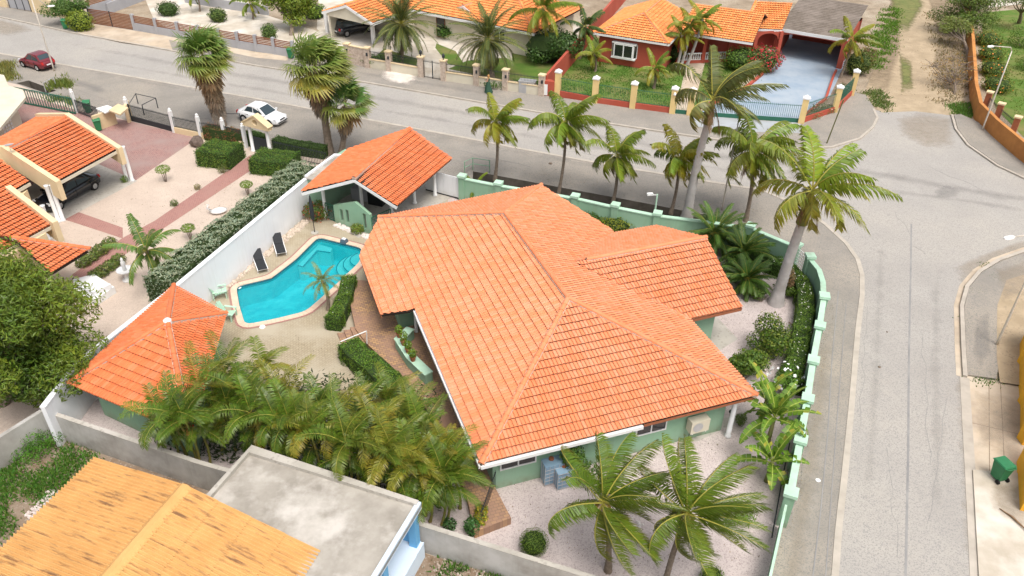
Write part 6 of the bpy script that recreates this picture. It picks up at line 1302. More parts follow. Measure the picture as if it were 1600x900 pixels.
bush('red and green bush in corner by the shed column', G(494,330,.6), (.9,.7,.7), 900, .14, (.09,.15,.025), col2=(.35,.08,.03)); bush('small green palm shrub before screen wall', G(558,358,.35), (.45,.4,.4), 420, .16, (.12,.18,.02), elong=.3, col2=(.2,.2,.03))
bush('weedy green shrub by grey wall at bottom left', G(50,700,.5), (1.3,.9,.6), 1900, .09, (.07,.18,.015), stems=False, blobs=5)
# neighbour's gravel garden: mushroom-clipped topiaries, tufts
def topiary(label, x, y, s):
    b = G(x, y); th = thing('clipped_topiary', label, 'topiary', b, 'clipped topiaries in neighbour gravel'); mb = MB()
    for i in range(6): a = i*1.05; mb.tube([b+Vector((math.cos(a)*.06, math.sin(a)*.06, 0)), b+Vector((math.cos(a)*.18*s, math.sin(a)*.18*s, .8*s))], [.025,.018], 5)
    mb.build('stems', barkm, th); lf = LF(); P, D = blob_pts(b+UPV*.95*s, (.52*s,.52*s,.28*s), 900, .2, .05); P[:, 2] = np.maximum(P[:, 2], b.z+.8*s); leaves(lf, P, D, .08, (.13,.22,.015), tilt=.6); lf.build('crown', leafM, th)
topiary('clipped topiary nearest the parked black car', 259,284, 1.05); topiary('clipped topiary between long hedge and garden path', 388,305, .9); topiary('clipped topiary at the lower end of long hedge', 298,374, .9)
for lab, x, y, s, cl in (('small green tuft beside brick path, middle', 272,317, .3, (.10,.16,.03)), ('pale dry tuft beside brick path', 308,292, .25, (.28,.25,.12)), ('loose shrub beside box hedge and path', 347,264, .4, (.14,.17,.04)), ('potted green plant at the carport column', 194,280, .3, (.12,.2,.03))): bush(lab, G(x,y,s*.8), (s,s,s*.9), 260, .12, cl, elong=.3)
for i, (x, y) in enumerate(((130,408),(143,399),(157,390),(171,380))): bush(('low shrub left of brick path, nearest the mango tree', 'low shrub left of brick path, second from mango tree', 'low shrub left of brick path, third from mango tree', 'low shrub left of brick path, farthest from mango tree')[i], G(x,y,.3), (.5,.5,.38), 420, .13, (.10,.15,.03), col2=(.18,.19,.05), group='low shrubs along brick path')
for i, (x, y) in enumerate(((148,430),(160,423),(173,414),(185,405))): bush(('low shrub right of brick path, nearest the white platform', 'low shrub right of brick path, second from platform', 'low shrub right of brick path, third from platform', 'low shrub right of brick path, beside the fountain')[i], G(x,y,.3), (.45,.45,.34), 380, .13, (.10,.15,.03), col2=(.18,.19,.05), group='low shrubs along brick path')
# weeds and lawns
grass('weeds', GP([(8,720),(55,692),(120,700),(150,712),(80,790),(20,830),(-60,860),(-60,770)]), 9000, .16, (.07,.18,.02), .035, 'green weeds spreading over the soil yard', (.12,.2,.03))
grass('weeds', [*GP([(690,880),(760,888),(840,905),(830,925),(700,920)])], 1800, .2, (.07,.15,.02), .04, 'weeds below the grey wall')
grass('lawn_grass', GP([(872,150),(1052,176),(1074,92),(1060,80),(940,75),(890,100)]), 12000, .10, (.06,.15,.012), .05, 'lawn grass before the red house'); grass('lawn_grass', GP([(1086,176),(1130,158),(1180,125),(1160,100),(1104,98)]), 3500, .10, (.065,.15,.013), .05, 'lawn grass beside the garden path')
grass('lawn_grass', GP([(1545,40),(1640,20),(1700,60),(1700,200),(1600,190),(1556,150)]), 5000, .12, (.13,.19,.03), .06, 'lawn grass behind the orange wall'); grass('verge_grass', GP([(1335,110),(1370,40),(1385,10),(1405,15),(1400,70),(1375,110)]), 5000, .22, (.11,.22,.02), .06, 'bright grass verge by the garage'); grass('verge_grass', GP([(1335,148),(1372,140),(1395,160),(1385,176),(1372,170),(1350,152)]), 1600, .18, (.12,.17,.04), .05, 'thin grass at the lane corner')
grass('verge_grass', GP([(1480,166),(1525,160),(1530,182),(1500,182)]), 1800, .22, (.10,.19,.03), .05, 'grass tuft at the orange wall corner'); grass('dry_grass', GP([(1440,20),(1512,20),(1522,170),(1450,165),(1465,90)]), 3500, .2, (.22,.18,.08), .05, 'dry grass beside the dirt lane')
grass('weeds', GP([(75,130),(100,118),(115,135),(100,140),(80,140)]), 900, .3, (.14,.18,.03), .05, 'weeds at drain near red car'); grass('weeds', GP([(-30,100),(20,98),(28,125),(-30,135)]), 1600, .4, (.20,.20,.05), .06, 'yellowish weeds at the left edge by road'); grass('weeds', GP([(75,150),(118,158),(118,166),(80,160)]), 500, .25, (.15,.19,.04), .05, 'weeds along the green tubular fence')
for i, pl in enumerate(([(1540,418),(1548,415),(1550,420),(1541,423)], [(1543,431),(1553,430),(1554,437),(1546,437)], [(1511,500),(1515,500),(1514,535),(1510,530)], [(1527,590),(1541,592),(1540,597),(1528,594)], [(1512,455),(1535,452),(1530,460),(1516,462)], [(1539,510),(1544,510),(1546,530),(1541,528)], [(1510,210),(1530,224),(1528,227),(1508,213)], [(1500,190),(1510,205),(1506,207),(1497,195)], [(1550,582),(1556,584),(1554,596),(1550,594)])):
    grass('weed_tuft', GP(pl), 160, .12, (.07,.15,.02), .03, ('weed tuft at the kerb bend', 'round weed on the right pavement', 'weeds along the inner kerb edge', 'weeds at the driveway joint', 'weeds at the pavement corner crack', 'weeds in the pavement crack', 'weeds along far right kerb', 'weeds at far kerb near orange wall', 'weeds beside the sand strip')[i])

# planting behind the slat fence
for lab, x, y, r_, cl in (('dark shrub behind the slat fence, left of fan palm', 262,14, 1.4, (.06,.11,.02)), ('low shrub in the pale yard at the top edge', 340,24, 1.1, (.10,.15,.03)), ('leafy bush beside bright green tree', 492,18, 1.5, (.06,.12,.02)), ('small bush behind the grey fence panels', 420,50, .9, (.09,.14,.03))): bush(lab, G(x,y,.7), (r_,r_*.9,.9), 900, .18, cl, core=True)
yt = thing('yard_terrace', 'grey low terrace wall behind the slat fence', 'wall', G(330,6)); mb = MB(); mb.bar(G(290,4)+UPV*.5, G(420,24)+UPV*.5, .2, 1.0); mb.build('wall', greypaint, yt); mb = MB(); mb.bar(G(320,-6)+UPV*1.4, G(372,2)+UPV*1.4, .1, .8); mb.build('bench_back', darkiron, yt)

bush('dark shrub between the wing gable and cycad palm', G(1140,412,.6), (1.0,.9,.7), 900, .14, (.06,.12,.015), blobs=4); bush('low green shrub under the leaning royal palm', G(1190,462,.4), (.8,.7,.5), 700, .13, (.08,.14,.02), blobs=3); bush('dry brown plant at the foot of royal palm', G(1232,440,.9), (.35,.35,.9), 500, .22, (.20,.13,.06), elong=.2); bush('leafy shrub against the curved hedge', G(1225,452,.5), (.7,.6,.6), 600, .13, (.09,.15,.02), blobs=3)
# ---------------------------------------------------------------- vehicles
def paint(name, c, rough=.3): 
    m = mat(name, c, rough=rough, spec=.5); m.node_tree.nodes['Principled BSDF'].inputs['Coat Weight'].default_value = .6; return m
lightm = mat('headlight_glass', (.75,.76,.78), rough=.15, spec=.6); redlight = mat('tail_light', (.45,.02,.02), rough=.2, spec=.6); chrome = mat('alloy', (.62,.62,.62), rough=.3, metal=.8)
carglass = mat('car_glass', (.03,.05,.06), rough=.06, spec=.9)
def car(label, loc, head, pm, L=4.1, W=1.68, H=1.46, sedan=False, name='parked_car', suv=0, bumper=None):
    e = thing(name, label, 'car', (0,0,0)); hl = L/2; b = suv
    zb = .90+b*.12; S = [(hl, .34, .50, .50, .48), (hl-.06, .24, .62, .68, .60), (hl-.30, .20, .72, .78, .70), (hl-1.05, .20, .86, .825, .76), (.2, .20, zb, .835, .79), (-.9, .20, zb+.03, .835, .79), (-hl+.55, .22, zb+.04, .82, .76), (-hl+.18, .26, zb+.0, .76, .68), (-hl+.03, .34, .80, .66, .60), (-hl, .40, .66, .58, .54)]
    k = W/1.67; rings = []; mb = MB()
    for x, z0, z1, w0, w1 in S:
        z0 += b*.1; zm = z0+(z1-z0)*.55
        pr = [(w0*.88, z0), (w0, z0+.10), (w0*1.005, zm), (w1+.015, z1-.05), (w1-.06, z1), (w1*.5, z1+.02)]
        ring = [(x, y*k, z) for y, z in pr]+[(x, -y*k, z) for y, z in pr[::-1]]; rings.append(ring)
    V = [p for r_ in rings for p in r_]; n = 12; F = []
    for i in range(len(rings)-1): F += [(i*n+j, (i+1)*n+j, (i+1)*n+(j+1) % n, i*n+(j+1) % n) for j in range(n)]
    F += [tuple(range(n)), tuple(range((len(rings)-1)*n, len(rings)*n))[::-1]]; mb.add(V, F); mb.build('body', pm, e, smooth=True)
    xa, xb, xc, xd = hl-1.1, hl-1.85, (-hl+1.15 if sedan else -hl+.75-b*.3), (-hl+.62 if sedan else -hl+.16); zr = H; wb, wr = .765*k, .60*k
    ring0 = [(xa, wb), (xd, wb), (xd, -wb), (xa, -wb)]; zA, zD = zb-.03, zb+.03
    V = [(xa, wb, zA), (xd, wb*.95, zD), (xd, -wb*.95, zD), (xa, -wb, zA), (xb, wr, zr-.02), (xc, wr*.97, zr-.01), (xc, -wr*.97, zr-.01), (xb, -wr, zr-.02), ((xb+xc)/2, wr*1.01, zr+.03), ((xb+xc)/2, -wr*1.01, zr+.03)]
    mb = MB(); mb.add(V, [(4,8,9,7), (8,5,6,9), (3,0,4,7), (1,2,6,5), (0,1,5,8,4), (2,3,7,9,6)]); mb.build('cabin', pm, e)
    def pane(nm, pts, nv):
        nv = Vector(nv).normalized()*.012; m_ = MB(); P_ = [Vector(p)+nv for p in pts]; m_.add(P_, [tuple(range(len(P_)))]); m_.build(nm, carglass, e)
    lp = lambda a, b_, t: tuple(a[i]+(b_[i]-a[i])*t for i in range(3))
    def quad(i0, i1, i2, i3, u0, u1, v0, v1): A, B, C, D = V[i0], V[i1], V[i2], V[i3]; return [lp(lp(A, B, u), lp(D, C, u), v) for u, v in ((u0, v0), (u1, v0), (u1, v1), (u0, v1))]
    pane('windscreen', quad(3,0,4,7,.05,.95,.04,.93), (zr-zA, 0, xa-xb)); pane('rear_window', quad(1,2,6,5,.07,.93,.12 if sedan else .28,.9), (-(zr-zD), 0, abs(xc-xd)))
    for s_, q in ((1, (0,1,5,4)), (-1, (3,2,6,7))):
        for u0, u1 in ((.12,.49),(.53,.90)): pane('side_window', quad(*q, u0, u1, .12, .88), (0, s_, .25))
        yy = s_*.84*k; m_ = MB(); m_.box((hl-1.25, s_*(.80*k+.1), zb+.04), (.12,.2,.13)); m_.build('mirror', pm, e)
        for x in (.15, -.85): m_ = MB(); m_.box((x, s_*.842*k, .74+b*.1), (.16,.03,.03)); m_.build('door_handle', black, e)
        for x in (hl-1.3, .0, -hl+1.05): m_ = MB(); m_.box((x, s_*.838*k, .56+b*.1), (.012,.02,.55)); m_.build('door_seam', rubber, e)
        m_ = MB(); m_.obox((hl-.34, s_*.60*k-.16*k, .56+b*.06), (.22,0,.0), (0,.30*k,0), (-.06,0,.15)); m_.build('headlight', lightm, e)
        m_ = MB(); m_.obox((-hl-.005, s_*.60*k-.10*k, .66+b*.08), (.2,0,0), (0,.20*k,0), (.06,0,.24)); m_.build('tail_light', redlight, e)
    m_ = MB(); m_.box((hl-.06, 0, .56), (.12,.62,.12)); m_.build('grille', black, e); m_ = MB(); m_.box((-hl-.005, 0, .60), (.03,.5,.12)); m_.build('number_plate', lightm, e)
    m_ = MB(); m_.box((hl-.02, 0, .38), (.1,1.15,.07)); m_.build('bumper', bumper or black, e); m_ = MB(); m_.box((-hl+.02, 0, .42), (.1,1.15,.08)); m_.build('bumper', bumper or black, e)
    for x in (hl-.82, -hl+.80):
        for s_ in (-1, 1):
            r_ = .31+b*.05; V2 = []; m_ = MB(); y0 = s_*(.85*k); pts = []
            m_.tube([(x, y0-s_*.20, r_), (x, y0-s_*.19, r_), (x, y0-s_*.01, r_), (x, y0, r_)], [r_*.85, r_, r_, r_*.86], 18); ty = m_.build('tyre', rubber, e)
            m_ = MB(); m_.tube([(x, y0+s_*.004, r_), (x, y0+s_*.006, r_)], [r_*.62, r_*.58], 18)
            m_.build('rim', chrome, ty)
            for q in range(5): a = q*1.2566; m_ = MB(); m_.bar((x, y0+s_*.012, r_), (x+math.cos(a)*r_*.58, y0+s_*.012, r_+math.sin(a)*r_*.58), .045, .02); m_.build('spoke', steel, ty)
            m_ = MB(); V3 = [(x+math.cos(t_)*(r_+.045), s_*.842*k, r_+math.sin(t_)*(r_+.045)) for t_ in [R(a) for a in range(-10, 191, 20)]]; m_.add(V3+[(x, s_*.842*k, r_-.05)], [(i, i+1, len(V3)) for i in range(len(V3)-1)]); m_.build('wheel_arch', rubber, e)
    e.location = loc; e.rotation_euler = (0, 0, math.atan2(head[1], head[0])); return e
dv = G(400,154)-G(87,99)
car('dark red hatchback parked beyond the left drain, seen from behind', G(60,104.5), G(37,103)-G(72,112.5), paint('dark_red_paint', (.17,.015,.025)), 3.75, 1.66, 1.5)
car('white saloon car parked at the kerb behind the gate portal', G(411,189), G(446,201)-G(378,187), paint('white_car_paint', (.80,.81,.82), .25), 4.2, 1.66, 1.44, True)
w1, w2 = G(148,297), G(99,325); hd_ = (w2-w1).normalized(); pr = Vector((hd_.y, -hd_.x, 0)); pr = pr if pr.x < 0 else -pr
car('black saloon car under the left neighbour carport', (w1+w2)/2+pr*.8+hd_*.1, hd_, paint('black_car_paint', (.012,.014,.02), .2), 4.75, 1.78, 1.46, True)
car('dark SUV parked inside the cream gabled carport', G(553,51), gb+gd*.25, paint('dark_grey_paint', (.03,.033,.04), .25), 4.5, 1.85, 1.68, False, suv=1)
# ---------------------------------------------------------------- street lamps and posts
def lamp(label, base, top, headp, r=.07):
    th = thing('street_lamp', label, 'street lamp', base, 'street lamps'); base, top, headp = Vector(base), Vector(top), Vector(headp); bend = top+UPV*.25+(headp-top)*.12
    mb = MB(); mb.tube([base, base+UPV*.6, base.lerp(top,.5), top], [r*1.25, r, r*.85, r*.65], 9); mb.build('pole', lampgrey, th, smooth=True)
    mb = MB(); mb.tube([top, bend, headp], [r*.62, r*.55, r*.45], 8); mb.build('arm', lampgrey, th, smooth=True)
    d = (headp-top); d.z = 0; d.normalize(); s_ = Vector((-d.y, d.x, 0)); V = []
    for x, w_, z0, z1 in ((0,.05,-.03,.04), (.15,.10,-.05,.07), (.5,.11,-.05,.06), (.62,.06,-.03,.03)):
        V += [headp+d*x-s_*w_+UPV*z0, headp+d*x+s_*w_+UPV*z0, headp+d*x+s_*w_*.8+UPV*z1, headp+d*x-s_*w_*.8+UPV*z1]
    mb = MB(); F = [(0,1,2,3), (12,15,14,13)]
    for i in range(3): F += [(4*i+j, 4*i+4+j, 4*i+4+(j+1) % 4, 4*i+(j+1) % 4) for j in range(4)]
    mb.add(V, F); mb.build('lamp_head', white, th); mb = MB(); mb.obox(headp+d*.15-s_*.07-UPV*.065, d*.3, s_*.14, UPV*.02); mb.build('lens', lightm, th); return th
b = G(1534,205); lamp('tall street lamp before the orange wall', b, b+UPV*6.9, GY(1553,72,b.y-.6))
b = G(85,111); lamp('street lamp behind the dark red car', b, b+UPV*7.0, GY(74,10,b.y+.5))
b = G(1556,541); lamp('street lamp on the right pavement reaching over the road', b, b+UPV*7.0, G(1585,370,7.3))
b = G(1128,328); lamp('street lamp rising beside the tall royal palm', b, b+UPV*7.1, GY(1160,172,b.y+.9), .06)
b = G(1291,226); mb = MB(); mb.tube([b, GY(1318,156,b.y)], .05, 7); tag(mb.build('signpost', mat('olive_post', (.12,.12,.045), rough=.6)), 'bare olive green post at the far pavement corner', 'post')
b = G(1020,356); gl_ = thing('garden_light_post', 'green post with white floodlight inside the back wall', 'light post', b); mb = MB(); mb.tube([b, b+UPV*2.55], .06, 8); mb.build('post', mint, gl_); mb = MB(); mb.bar(b+UPV*2.5, b+Vector((-.35,-.1,2.55)), .05); mb.box(b+Vector((-.5,-.1,2.6)), (.4,.2,.14), .2); mb.build('floodlight', white, gl_)
b = G(875,298,1.0); mb = MB()
b = G(1137,668); gl_ = thing('garden_light', 'slim black garden light at the front right porch corner', 'garden light', b); mb = MB(); mb.tube([b, b+UPV*.95], .035, 7); mb.build('post', black, gl_); mb = MB(); mb.lathe(b+UPV*.95, [(.04,0),(.12,.05),(.12,.10),(.03,.2)], 9); mb.build('lantern', black, gl_)
# ---------------------------------------------------------------- wheelie bins
def bin_(label, loc, rz, first=[None]):
    if first[0] is not None: return copy_tree(first[0], loc, rz, label, 'green wheelie bins')
    e = thing('wheelie_bin', label, 'wheelie bin', (0,0,0), 'green wheelie bins'); mb = MB(); V = []
    for z, w, d in ((.10,.21,.24), (.92,.285,.33), (.96,.30,.35)): V += [(-w,-d,z), (w,-d,z), (w,d,z), (-w,d,z)]
    mb.add(V, [(0,3,2,1)]+[(4*i+j, 4*i+(j+1) % 4, 4*i+4+(j+1) % 4, 4*i+4+j) for i in range(2) for j in range(4)]+[(8,9,10,11)]); mb.build('body', plastic_green, e)
    mb = MB(); V = [(-.31,-.40,.97), (.31,-.40,.97), (.31,.34,.99), (-.31,.34,.99), (-.27,-.34,1.03), (.27,-.34,1.03), (.27,.30,1.06), (-.27,.30,1.06)]; mb.add(V, [(0,3,2,1), (4,5,6,7), (0,1,5,4), (1,2,6,5), (2,3,7,6), (3,0,4,7)]); mb.build('lid', plastic_green, e)
    mb = MB(); mb.tube([(-.22,.42,.98), (.22,.42,.98)], .022, 6); mb.bar((-.22,.33,.97), (-.22,.42,.98), .04); mb.bar((.22,.33,.97), (.22,.42,.98), .04); mb.build('handle', plastic_green, e)
    for s_ in (-1, 1): mb = MB(); mb.tube([(s_*.22,.26,.11), (s_*.29,.26,.11)], .11, 12); mb.build('wheel', rubber, e)
    e.location = loc; e.rotation_euler = (0, 0, rz); first[0] = e; return e
bin_('green wheelie bin on the pale slab at right', G(1557,750)+UPV*.1, R(195)); bin_('green wheelie bin on the far pavement at top left', G(104,47)+UPV*.125, R(20)); bin_('green wheelie bin outside the left neighbour fence', G(139,176), R(20)); bin_('green wheelie bin behind the carport parapet', G(155,204), R(30)); bin_('green wheelie bin against slat fence behind the fan palm', G(456,93)+UPV*.125, R(-15))
# ---------------------------------------------------------------- pool furniture
sling = mat('black_sling', (.03,.032,.036), (.022,.024,.028), 8, rough=.75)
def lounger(label, foot, headp, first=[None]):
    d = (headp-foot); rz = math.atan2(d.y, d.x)
    if first[0] is not None: return copy_tree(first[0], foot, rz, label, 'sun loungers by the pool')
    e = thing('sun_lounger', label, 'sun lounger', (0,0,0), 'sun loungers by the pool'); mb = MB()
    for s_ in (-1, 1): mb.bar((0, s_*.30, .30), (1.95, s_*.30, .30), .05, .05)
    for x in (.05, 1.9): mb.bar((x, -.275, .30), (x, .275, .30), .045, .045)
    mb.build('frame', white, e)
    for x in (.15, 1.7):
        for s_ in (-1, 1): mb = MB(); mb.bar((x, s_*.30, .02), (x, s_*.30, .30), .045); mb.build('leg', white, e)
    mb = MB(); mb.add([(.02,-.28,.33), (1.2,-.28,.33), (1.2,.28,.33), (.02,.28,.33), (.02,-.28,.31), (1.2,-.28,.31), (1.2,.28,.31), (.02,.28,.31)], [(0,1,2,3), (4,7,6,5), (0,4,5,1), (1,5,6,2), (2,6,7,3), (3,7,4,0)]); mb.build('seat', sling, e)
    mb = MB(); mb.obox((1.2,-.28,.33), (.72,0,.36), (0,.56,0), (-.01,0,.02)); mb.build('backrest', sling, e); mb = MB(); mb.bar((1.86,-.27,.66), (1.75,-.27,.3), .03); mb.bar((1.86,.27,.66), (1.75,.27,.3), .03); mb.build('back_support', white, e)
    e.location = foot; e.rotation_euler = (0, 0, rz); first[0] = e; return e
lounger('black sun lounger beside the white wall, nearer the hut', G(412,428), G(399,394)); lounger('black sun lounger beside the white wall, nearer the shed', G(441,402), G(431,369))
b = G(492,364); pu = thing('closed_parasol', 'closed black parasol standing by the pool corner', 'parasol', b); mb = MB(); mb.tube([b, b+UPV*2.7], .025, 8); mb.build('pole', black, pu); mb = MB(); mb.lathe(b, [(.03,.95),(.11,1.05),(.15,1.4),(.12,2.2),(.05,2.7),(.02,2.8)], 10); mb.build('canopy', sling, pu); mb = MB(); mb.lathe(b, [(.25,0),(.25,.06),(.05,.08)], 12); mb.build('base', concrete, pu)
def adiron(label, loc, rz, first=[None]):
    if first[0] is not None: return copy_tree(first[0], loc, rz, label, 'mint green garden chairs')
    e = thing('garden_chair', label, 'garden chair', (0,0,0), 'mint green garden chairs')
    for i in range(5): mb = MB(); y = -.24+.12*i; mb.obox((-.2,y-.05,.30), (-.28,0,.75-.06*abs(i-2)), (0,.1,0), (.02,0,.01)); mb.build('back_slat', mint, e); mb = MB(); mb.obox((-.22+.14*i,-.28,.28+.025*i), (.12,0,.02), (0,.56,0), (0,0,.02)); mb.build('seat_slat', mint, e)
    for s_ in (-1, 1):
        mb = MB(); mb.box((.1, s_*.36, .56), (.75,.13,.03)); mb.build('armrest', mint, e)
        for x in (.4, -.3): mb = MB(); mb.bar((x, s_*.32, 0), (x, s_*.32, .55), .06); mb.build('leg', mint, e)
    e.location = loc; e.rotation_euler = (0, 0, rz); first[0] = e; return e
adiron('mint garden chair at the top corner of the hut roof', G(343,464), R(20)); adiron('mint garden chair between the hut roof and pool', G(356,497), R(-10))
b = G(538,379); rb_ = thing('pool_robot', 'small blue grey pool cleaner box on the coping', 'pool cleaner', b); mb = MB(); mb.box(b+UPV*.14, (.45,.35,.26), R(-25), taper=.8); mb.build('body', mat('slate_plastic', (.10,.13,.17), rough=.4), rb_); mb = MB(); mb.box(b+UPV*.29, (.25,.2,.05), R(-25)); mb.build('top', lightm, rb_)
for lab, x, y, z in (('round white float in the pool corner', 373,449,-.1), ('white round lid on the pool deck', 410,511,.02)): b = G(x, y, z); mb = MB(); mb.lathe(b, [(.15,-.02),(.17,0),(.14,.05),(.03,.07)], 14); tag(mb.build('skimmer_lid', white), lab, 'pool lid')
rl = thing('handrail', 'white handrail beside the brick porch steps', 'handrail', HL(-3,12.1)); a, b = HL(-3.9,12.15,.85), HL(-2.5,12.1,1.25); mb = MB(); mb.tube([a, b], .03, 7); mb.build('rail', white, rl); mb = MB(); mb.tube([HL(-3.85,12.15,0), a], .025, 6); mb.build('post', white, rl); mb = MB(); mb.tube([HL(-2.55,12.1,.4), b], .025, 6); mb.build('post', white, rl)
for i, v in enumerate((11.3, 10.6, 9.9, 9.2)):
    p = HL(-.93+.12*i*.6, v, 1.06); th = thing('potted_plant', ('potted plant at the far end of the green planter wall', 'tallest potted plant on the green planter wall', 'third potted plant along the green planter wall', 'potted plant nearest the white gutter on planter wall')[i], 'potted plant', p, 'pots on the planter wall'); mb = MB(); mb.lathe(p, [(.11,0),(.16,.25),(.18,.27),(.17,.3),(.12,.27)], 12); mb.build('pot', terracotta, th)
    lf = LF(); P, D = blob_pts(p+UPV*.5, (.22,.22,.28 if i != 1 else .4), 260, .4, .2); leaves(lf, P, D, .1, (.13,.21,.02)); lf.build('foliage', leafM, th)
# rocks along the white wall and the screen wall
def rocks(name, label, a, b, n, w, s, c=(.62,.53,.44)):
    rm = mat(name, c, (c[0]*.75, c[1]*.72, c[2]*.7), 6, rough=.95); mb = MB(); a, b = Vector(a), Vector(b); d = (b-a); sd_ = Vector((-d.y, d.x, 0)).normalized()
    for i in range(n):
        p = a+d*random.random()+sd_*random.uniform(-w, w); r_ = s*random.uniform(.5,1.3); V = []
        for q in range(3):
            for k in range(6): t_ = k*math.pi/3+q*.4; rr_ = r_*(1,.95,.5)[q]*random.uniform(.7,1.2); V.append((p.x+math.cos(t_)*rr_, p.y+math.sin(t_)*rr_, r_*(.0,.5,.95)[q]+.01))
        mb.add(V, [(q*6+k, q*6+(k+1) % 6, q*6+6+(k+1) % 6, q*6+6+k) for q in range(2) for k in range(6)]+[tuple(range(12, 18))])
    o = mb.build(name, rm); o['kind'] = 'stuff'; o['label'] = label; o['category'] = 'rocks'
rocks('border_rocks', 'pale rocks along the foot of white wall', G(342,455), G(488,339), 420, .3, .11); rocks('border_rocks', 'white rocks at the foot of screen wall', G(525,352), G(578,372), 110, .18, .11, (.78,.72,.68))
rocks('ground_stones', 'white stones under the foreground palm', G(978,815), G(1000,828), 25, .3, .09, (.7,.66,.63)); rocks('rubble', 'pale rubble beside the ochre roof', G(60,815), G(100,770), 260, .7, .08, (.66,.58,.55)); rocks('rubble', 'stones on the soil below the grey wall', G(680,890), G(820,930), 200, .8, .05, (.5,.42,.35))
# tank, air conditioner, posts
b = G(880,762); tk = thing('water_tank', 'blue caged water tank against the green house wall', 'water tank', b); tm = mat('blue_tank_plastic', (.20,.31,.42), (.26,.38,.49), 3, rough=.5)
for k, (dx, z, h) in enumerate(((0,.5,.95), (-.55,.62,1.1))):
    c = b+Vector((dx, .35+abs(dx)*.4, 0)); mb = MB(); mb.box(c+UPV*z, (.85,.8,h), HA); bd = mb.build('tank', tm, tk); mb = MB(); mb.lathe(c+UPV*(z+h/2), [(.12,0),(.12,.06),(.03,.07)], 10); mb.build('lid', terracotta, bd); mb = MB()
    for q in range(5):
        t_ = -.44+.22*q
        for s_ in (-1, 1): o_ = c+HU*t_+HV*(s_*.42); mb.bar(o_, o_+UPV*(z+h/2), .02); o_ = c+HV*t_*.95+HU*(s_*.445); mb.bar(o_, o_+UPV*(z+h/2), .02)
        for s_ in (-1, 1): zz = .1+q*.22; mb.bar(c+HU*-.44+HV*(s_*.425)+UPV*zz, c+HU*.44+HV*(s_*.425)+UPV*zz, .02)
    mb.build('cage', steel, bd, kind='stuff')
ac = thing('air_conditioner', 'cream air conditioner unit on the front house wall', 'air conditioner', HL(10.6,.5,0)); c = HL(10.6,.5,1.2); mb = MB(); mb.box(c, (.95,.42,.7), HA); mb.build('casing', creamlt, ac); mb = MB()
mb.tube([c-HV*.215-HU*.12, c-HV*.225-HU*.12], .26, 16); mb.build('fan_grille', steel, ac)
for s_ in (-.35, .35): mb = MB(); mb.bar(HL(10.6+s_,.8,.82), HL(10.6+s_,.3,.82), .05); mb.build('bracket', white, ac)
mb = MB(); mb.tube([HL(10.3,.6,.85), HL(10.25,.55,.15), HL(9.9,-.2,.03), HL(9.2,-.5,.03)], .018, 6); tag(mb.build('hose', black), 'black hose lying on gravel below the air conditioner', 'hose')
b = G(884,824); ps = thing('garden_post', 'slim blue and white post standing in the gravel', 'post', b); mb = MB(); mb.tube([b, b+UPV*.35], .02, 6); mb.build('spike', steel, ps); mb = MB(); mb.lathe(b, [(.02,.3),(.07,.36),(.075,.75)], 10); mb.build('lower_sleeve', mat('teal_blue', (.03,.30,.45), rough=.5), ps); mb = MB(); mb.lathe(b, [(.075,.75),(.08,1.2),(.03,1.32)], 10); mb.build('upper_sleeve', bluelt, ps)
df = thing('iron_fence', 'dark iron garden fence beside the brown paving', 'fence', G(748,822)); a, b = G(752,828), G(782,742); pickets(df, a, b, .1, 1.2, darkiron, .14, .02)
# neighbour's ornaments
b = G(200,438); ft = thing('fountain', 'white stone fountain among the gravel left of the palm', 'fountain', b); mb = MB(); mb.lathe(b, [(.3,0),(.3,.08),(.14,.15),(.12,.55),(.45,.7),(.5,.78),(.42,.76),(.1,.72)], 14); mb.build('basin', white, ft, smooth=True); mb = MB(); mb.lathe(b+UPV*.72, [(.1,0),(.08,.2),(.14,.4),(.12,.6),(.06,.66),(.09,.76),(.02,.88)], 10); mb.build('statue', white, ft, smooth=True)
b = G(343,333); sw2 = thing('swan_ornament', 'white swan shaped ornament on gravel beside the long hedge', 'ornament', b); mb = MB(); mb.lathe(b, [(.1,0),(.34,.12),(.38,.24),(.2,.34)], 12, sx=1.5, rz=.5); mb.build('body', white, sw2, smooth=True); mb = MB(); mb.tube([b+Vector((-.5,-.1,.2)), b+Vector((-.72,-.2,.5)), b+Vector((-.55,-.15,.72)), b+Vector((-.75,-.2,.7))], [.09,.06,.05,.03], 7); mb.build('neck', white, sw2, smooth=True)
bm_ = bmesh.new(); bmesh.ops.create_icosphere(bm_, subdivisions=2, radius=.55)
for v in bm_.verts: v.co *= random.uniform(.85,1.15); v.co.z *= .85
me = bpy.data.meshes.new('boulder'); bm_.to_mesh(me); bm_.free(); me.materials.append(mat('boulder_stone', (.10,.075,.06), (.17,.13,.11), 5, rough=.95, bump=.5)); bo = bpy.data.objects.new('boulder', me); COL.objects.link(bo); bo.location = G(309,228)+UPV*.35; tag(bo, 'dark rough boulder beside the left box hedge', 'boulder')
b = G(150,470); pf = thing('white_platform', 'white stone platform beside the mango tree', 'platform', b); mb = MB(); mb.prism(GP([(118,446),(150,438),(182,458),(152,478),(120,470)]), 0, .45); mb.build('slab', white, pf); mb = MB(); mb.ribbon(GP([(128,462),(152,472),(178,460)]), .12, .45, .75); mb.build('rim', whitewall, pf)
b = G(250,446); mb = MB(); mb.lathe(b, [(.5,.0),(.45,.05),(.2,.07)], 12); o = mb.build('soil_mound', soil); o['kind'] = 'structure'
dl = MB(); dl.tube([G(1560,798)+UPV*.15, G(1580,812)+UPV*.17, G(1604,836)+UPV*.2], [.02,.05,.03], 5); tag(dl.build('palm_debris', dead), 'dry brown palm stalk lying on the pale slab', 'debris')
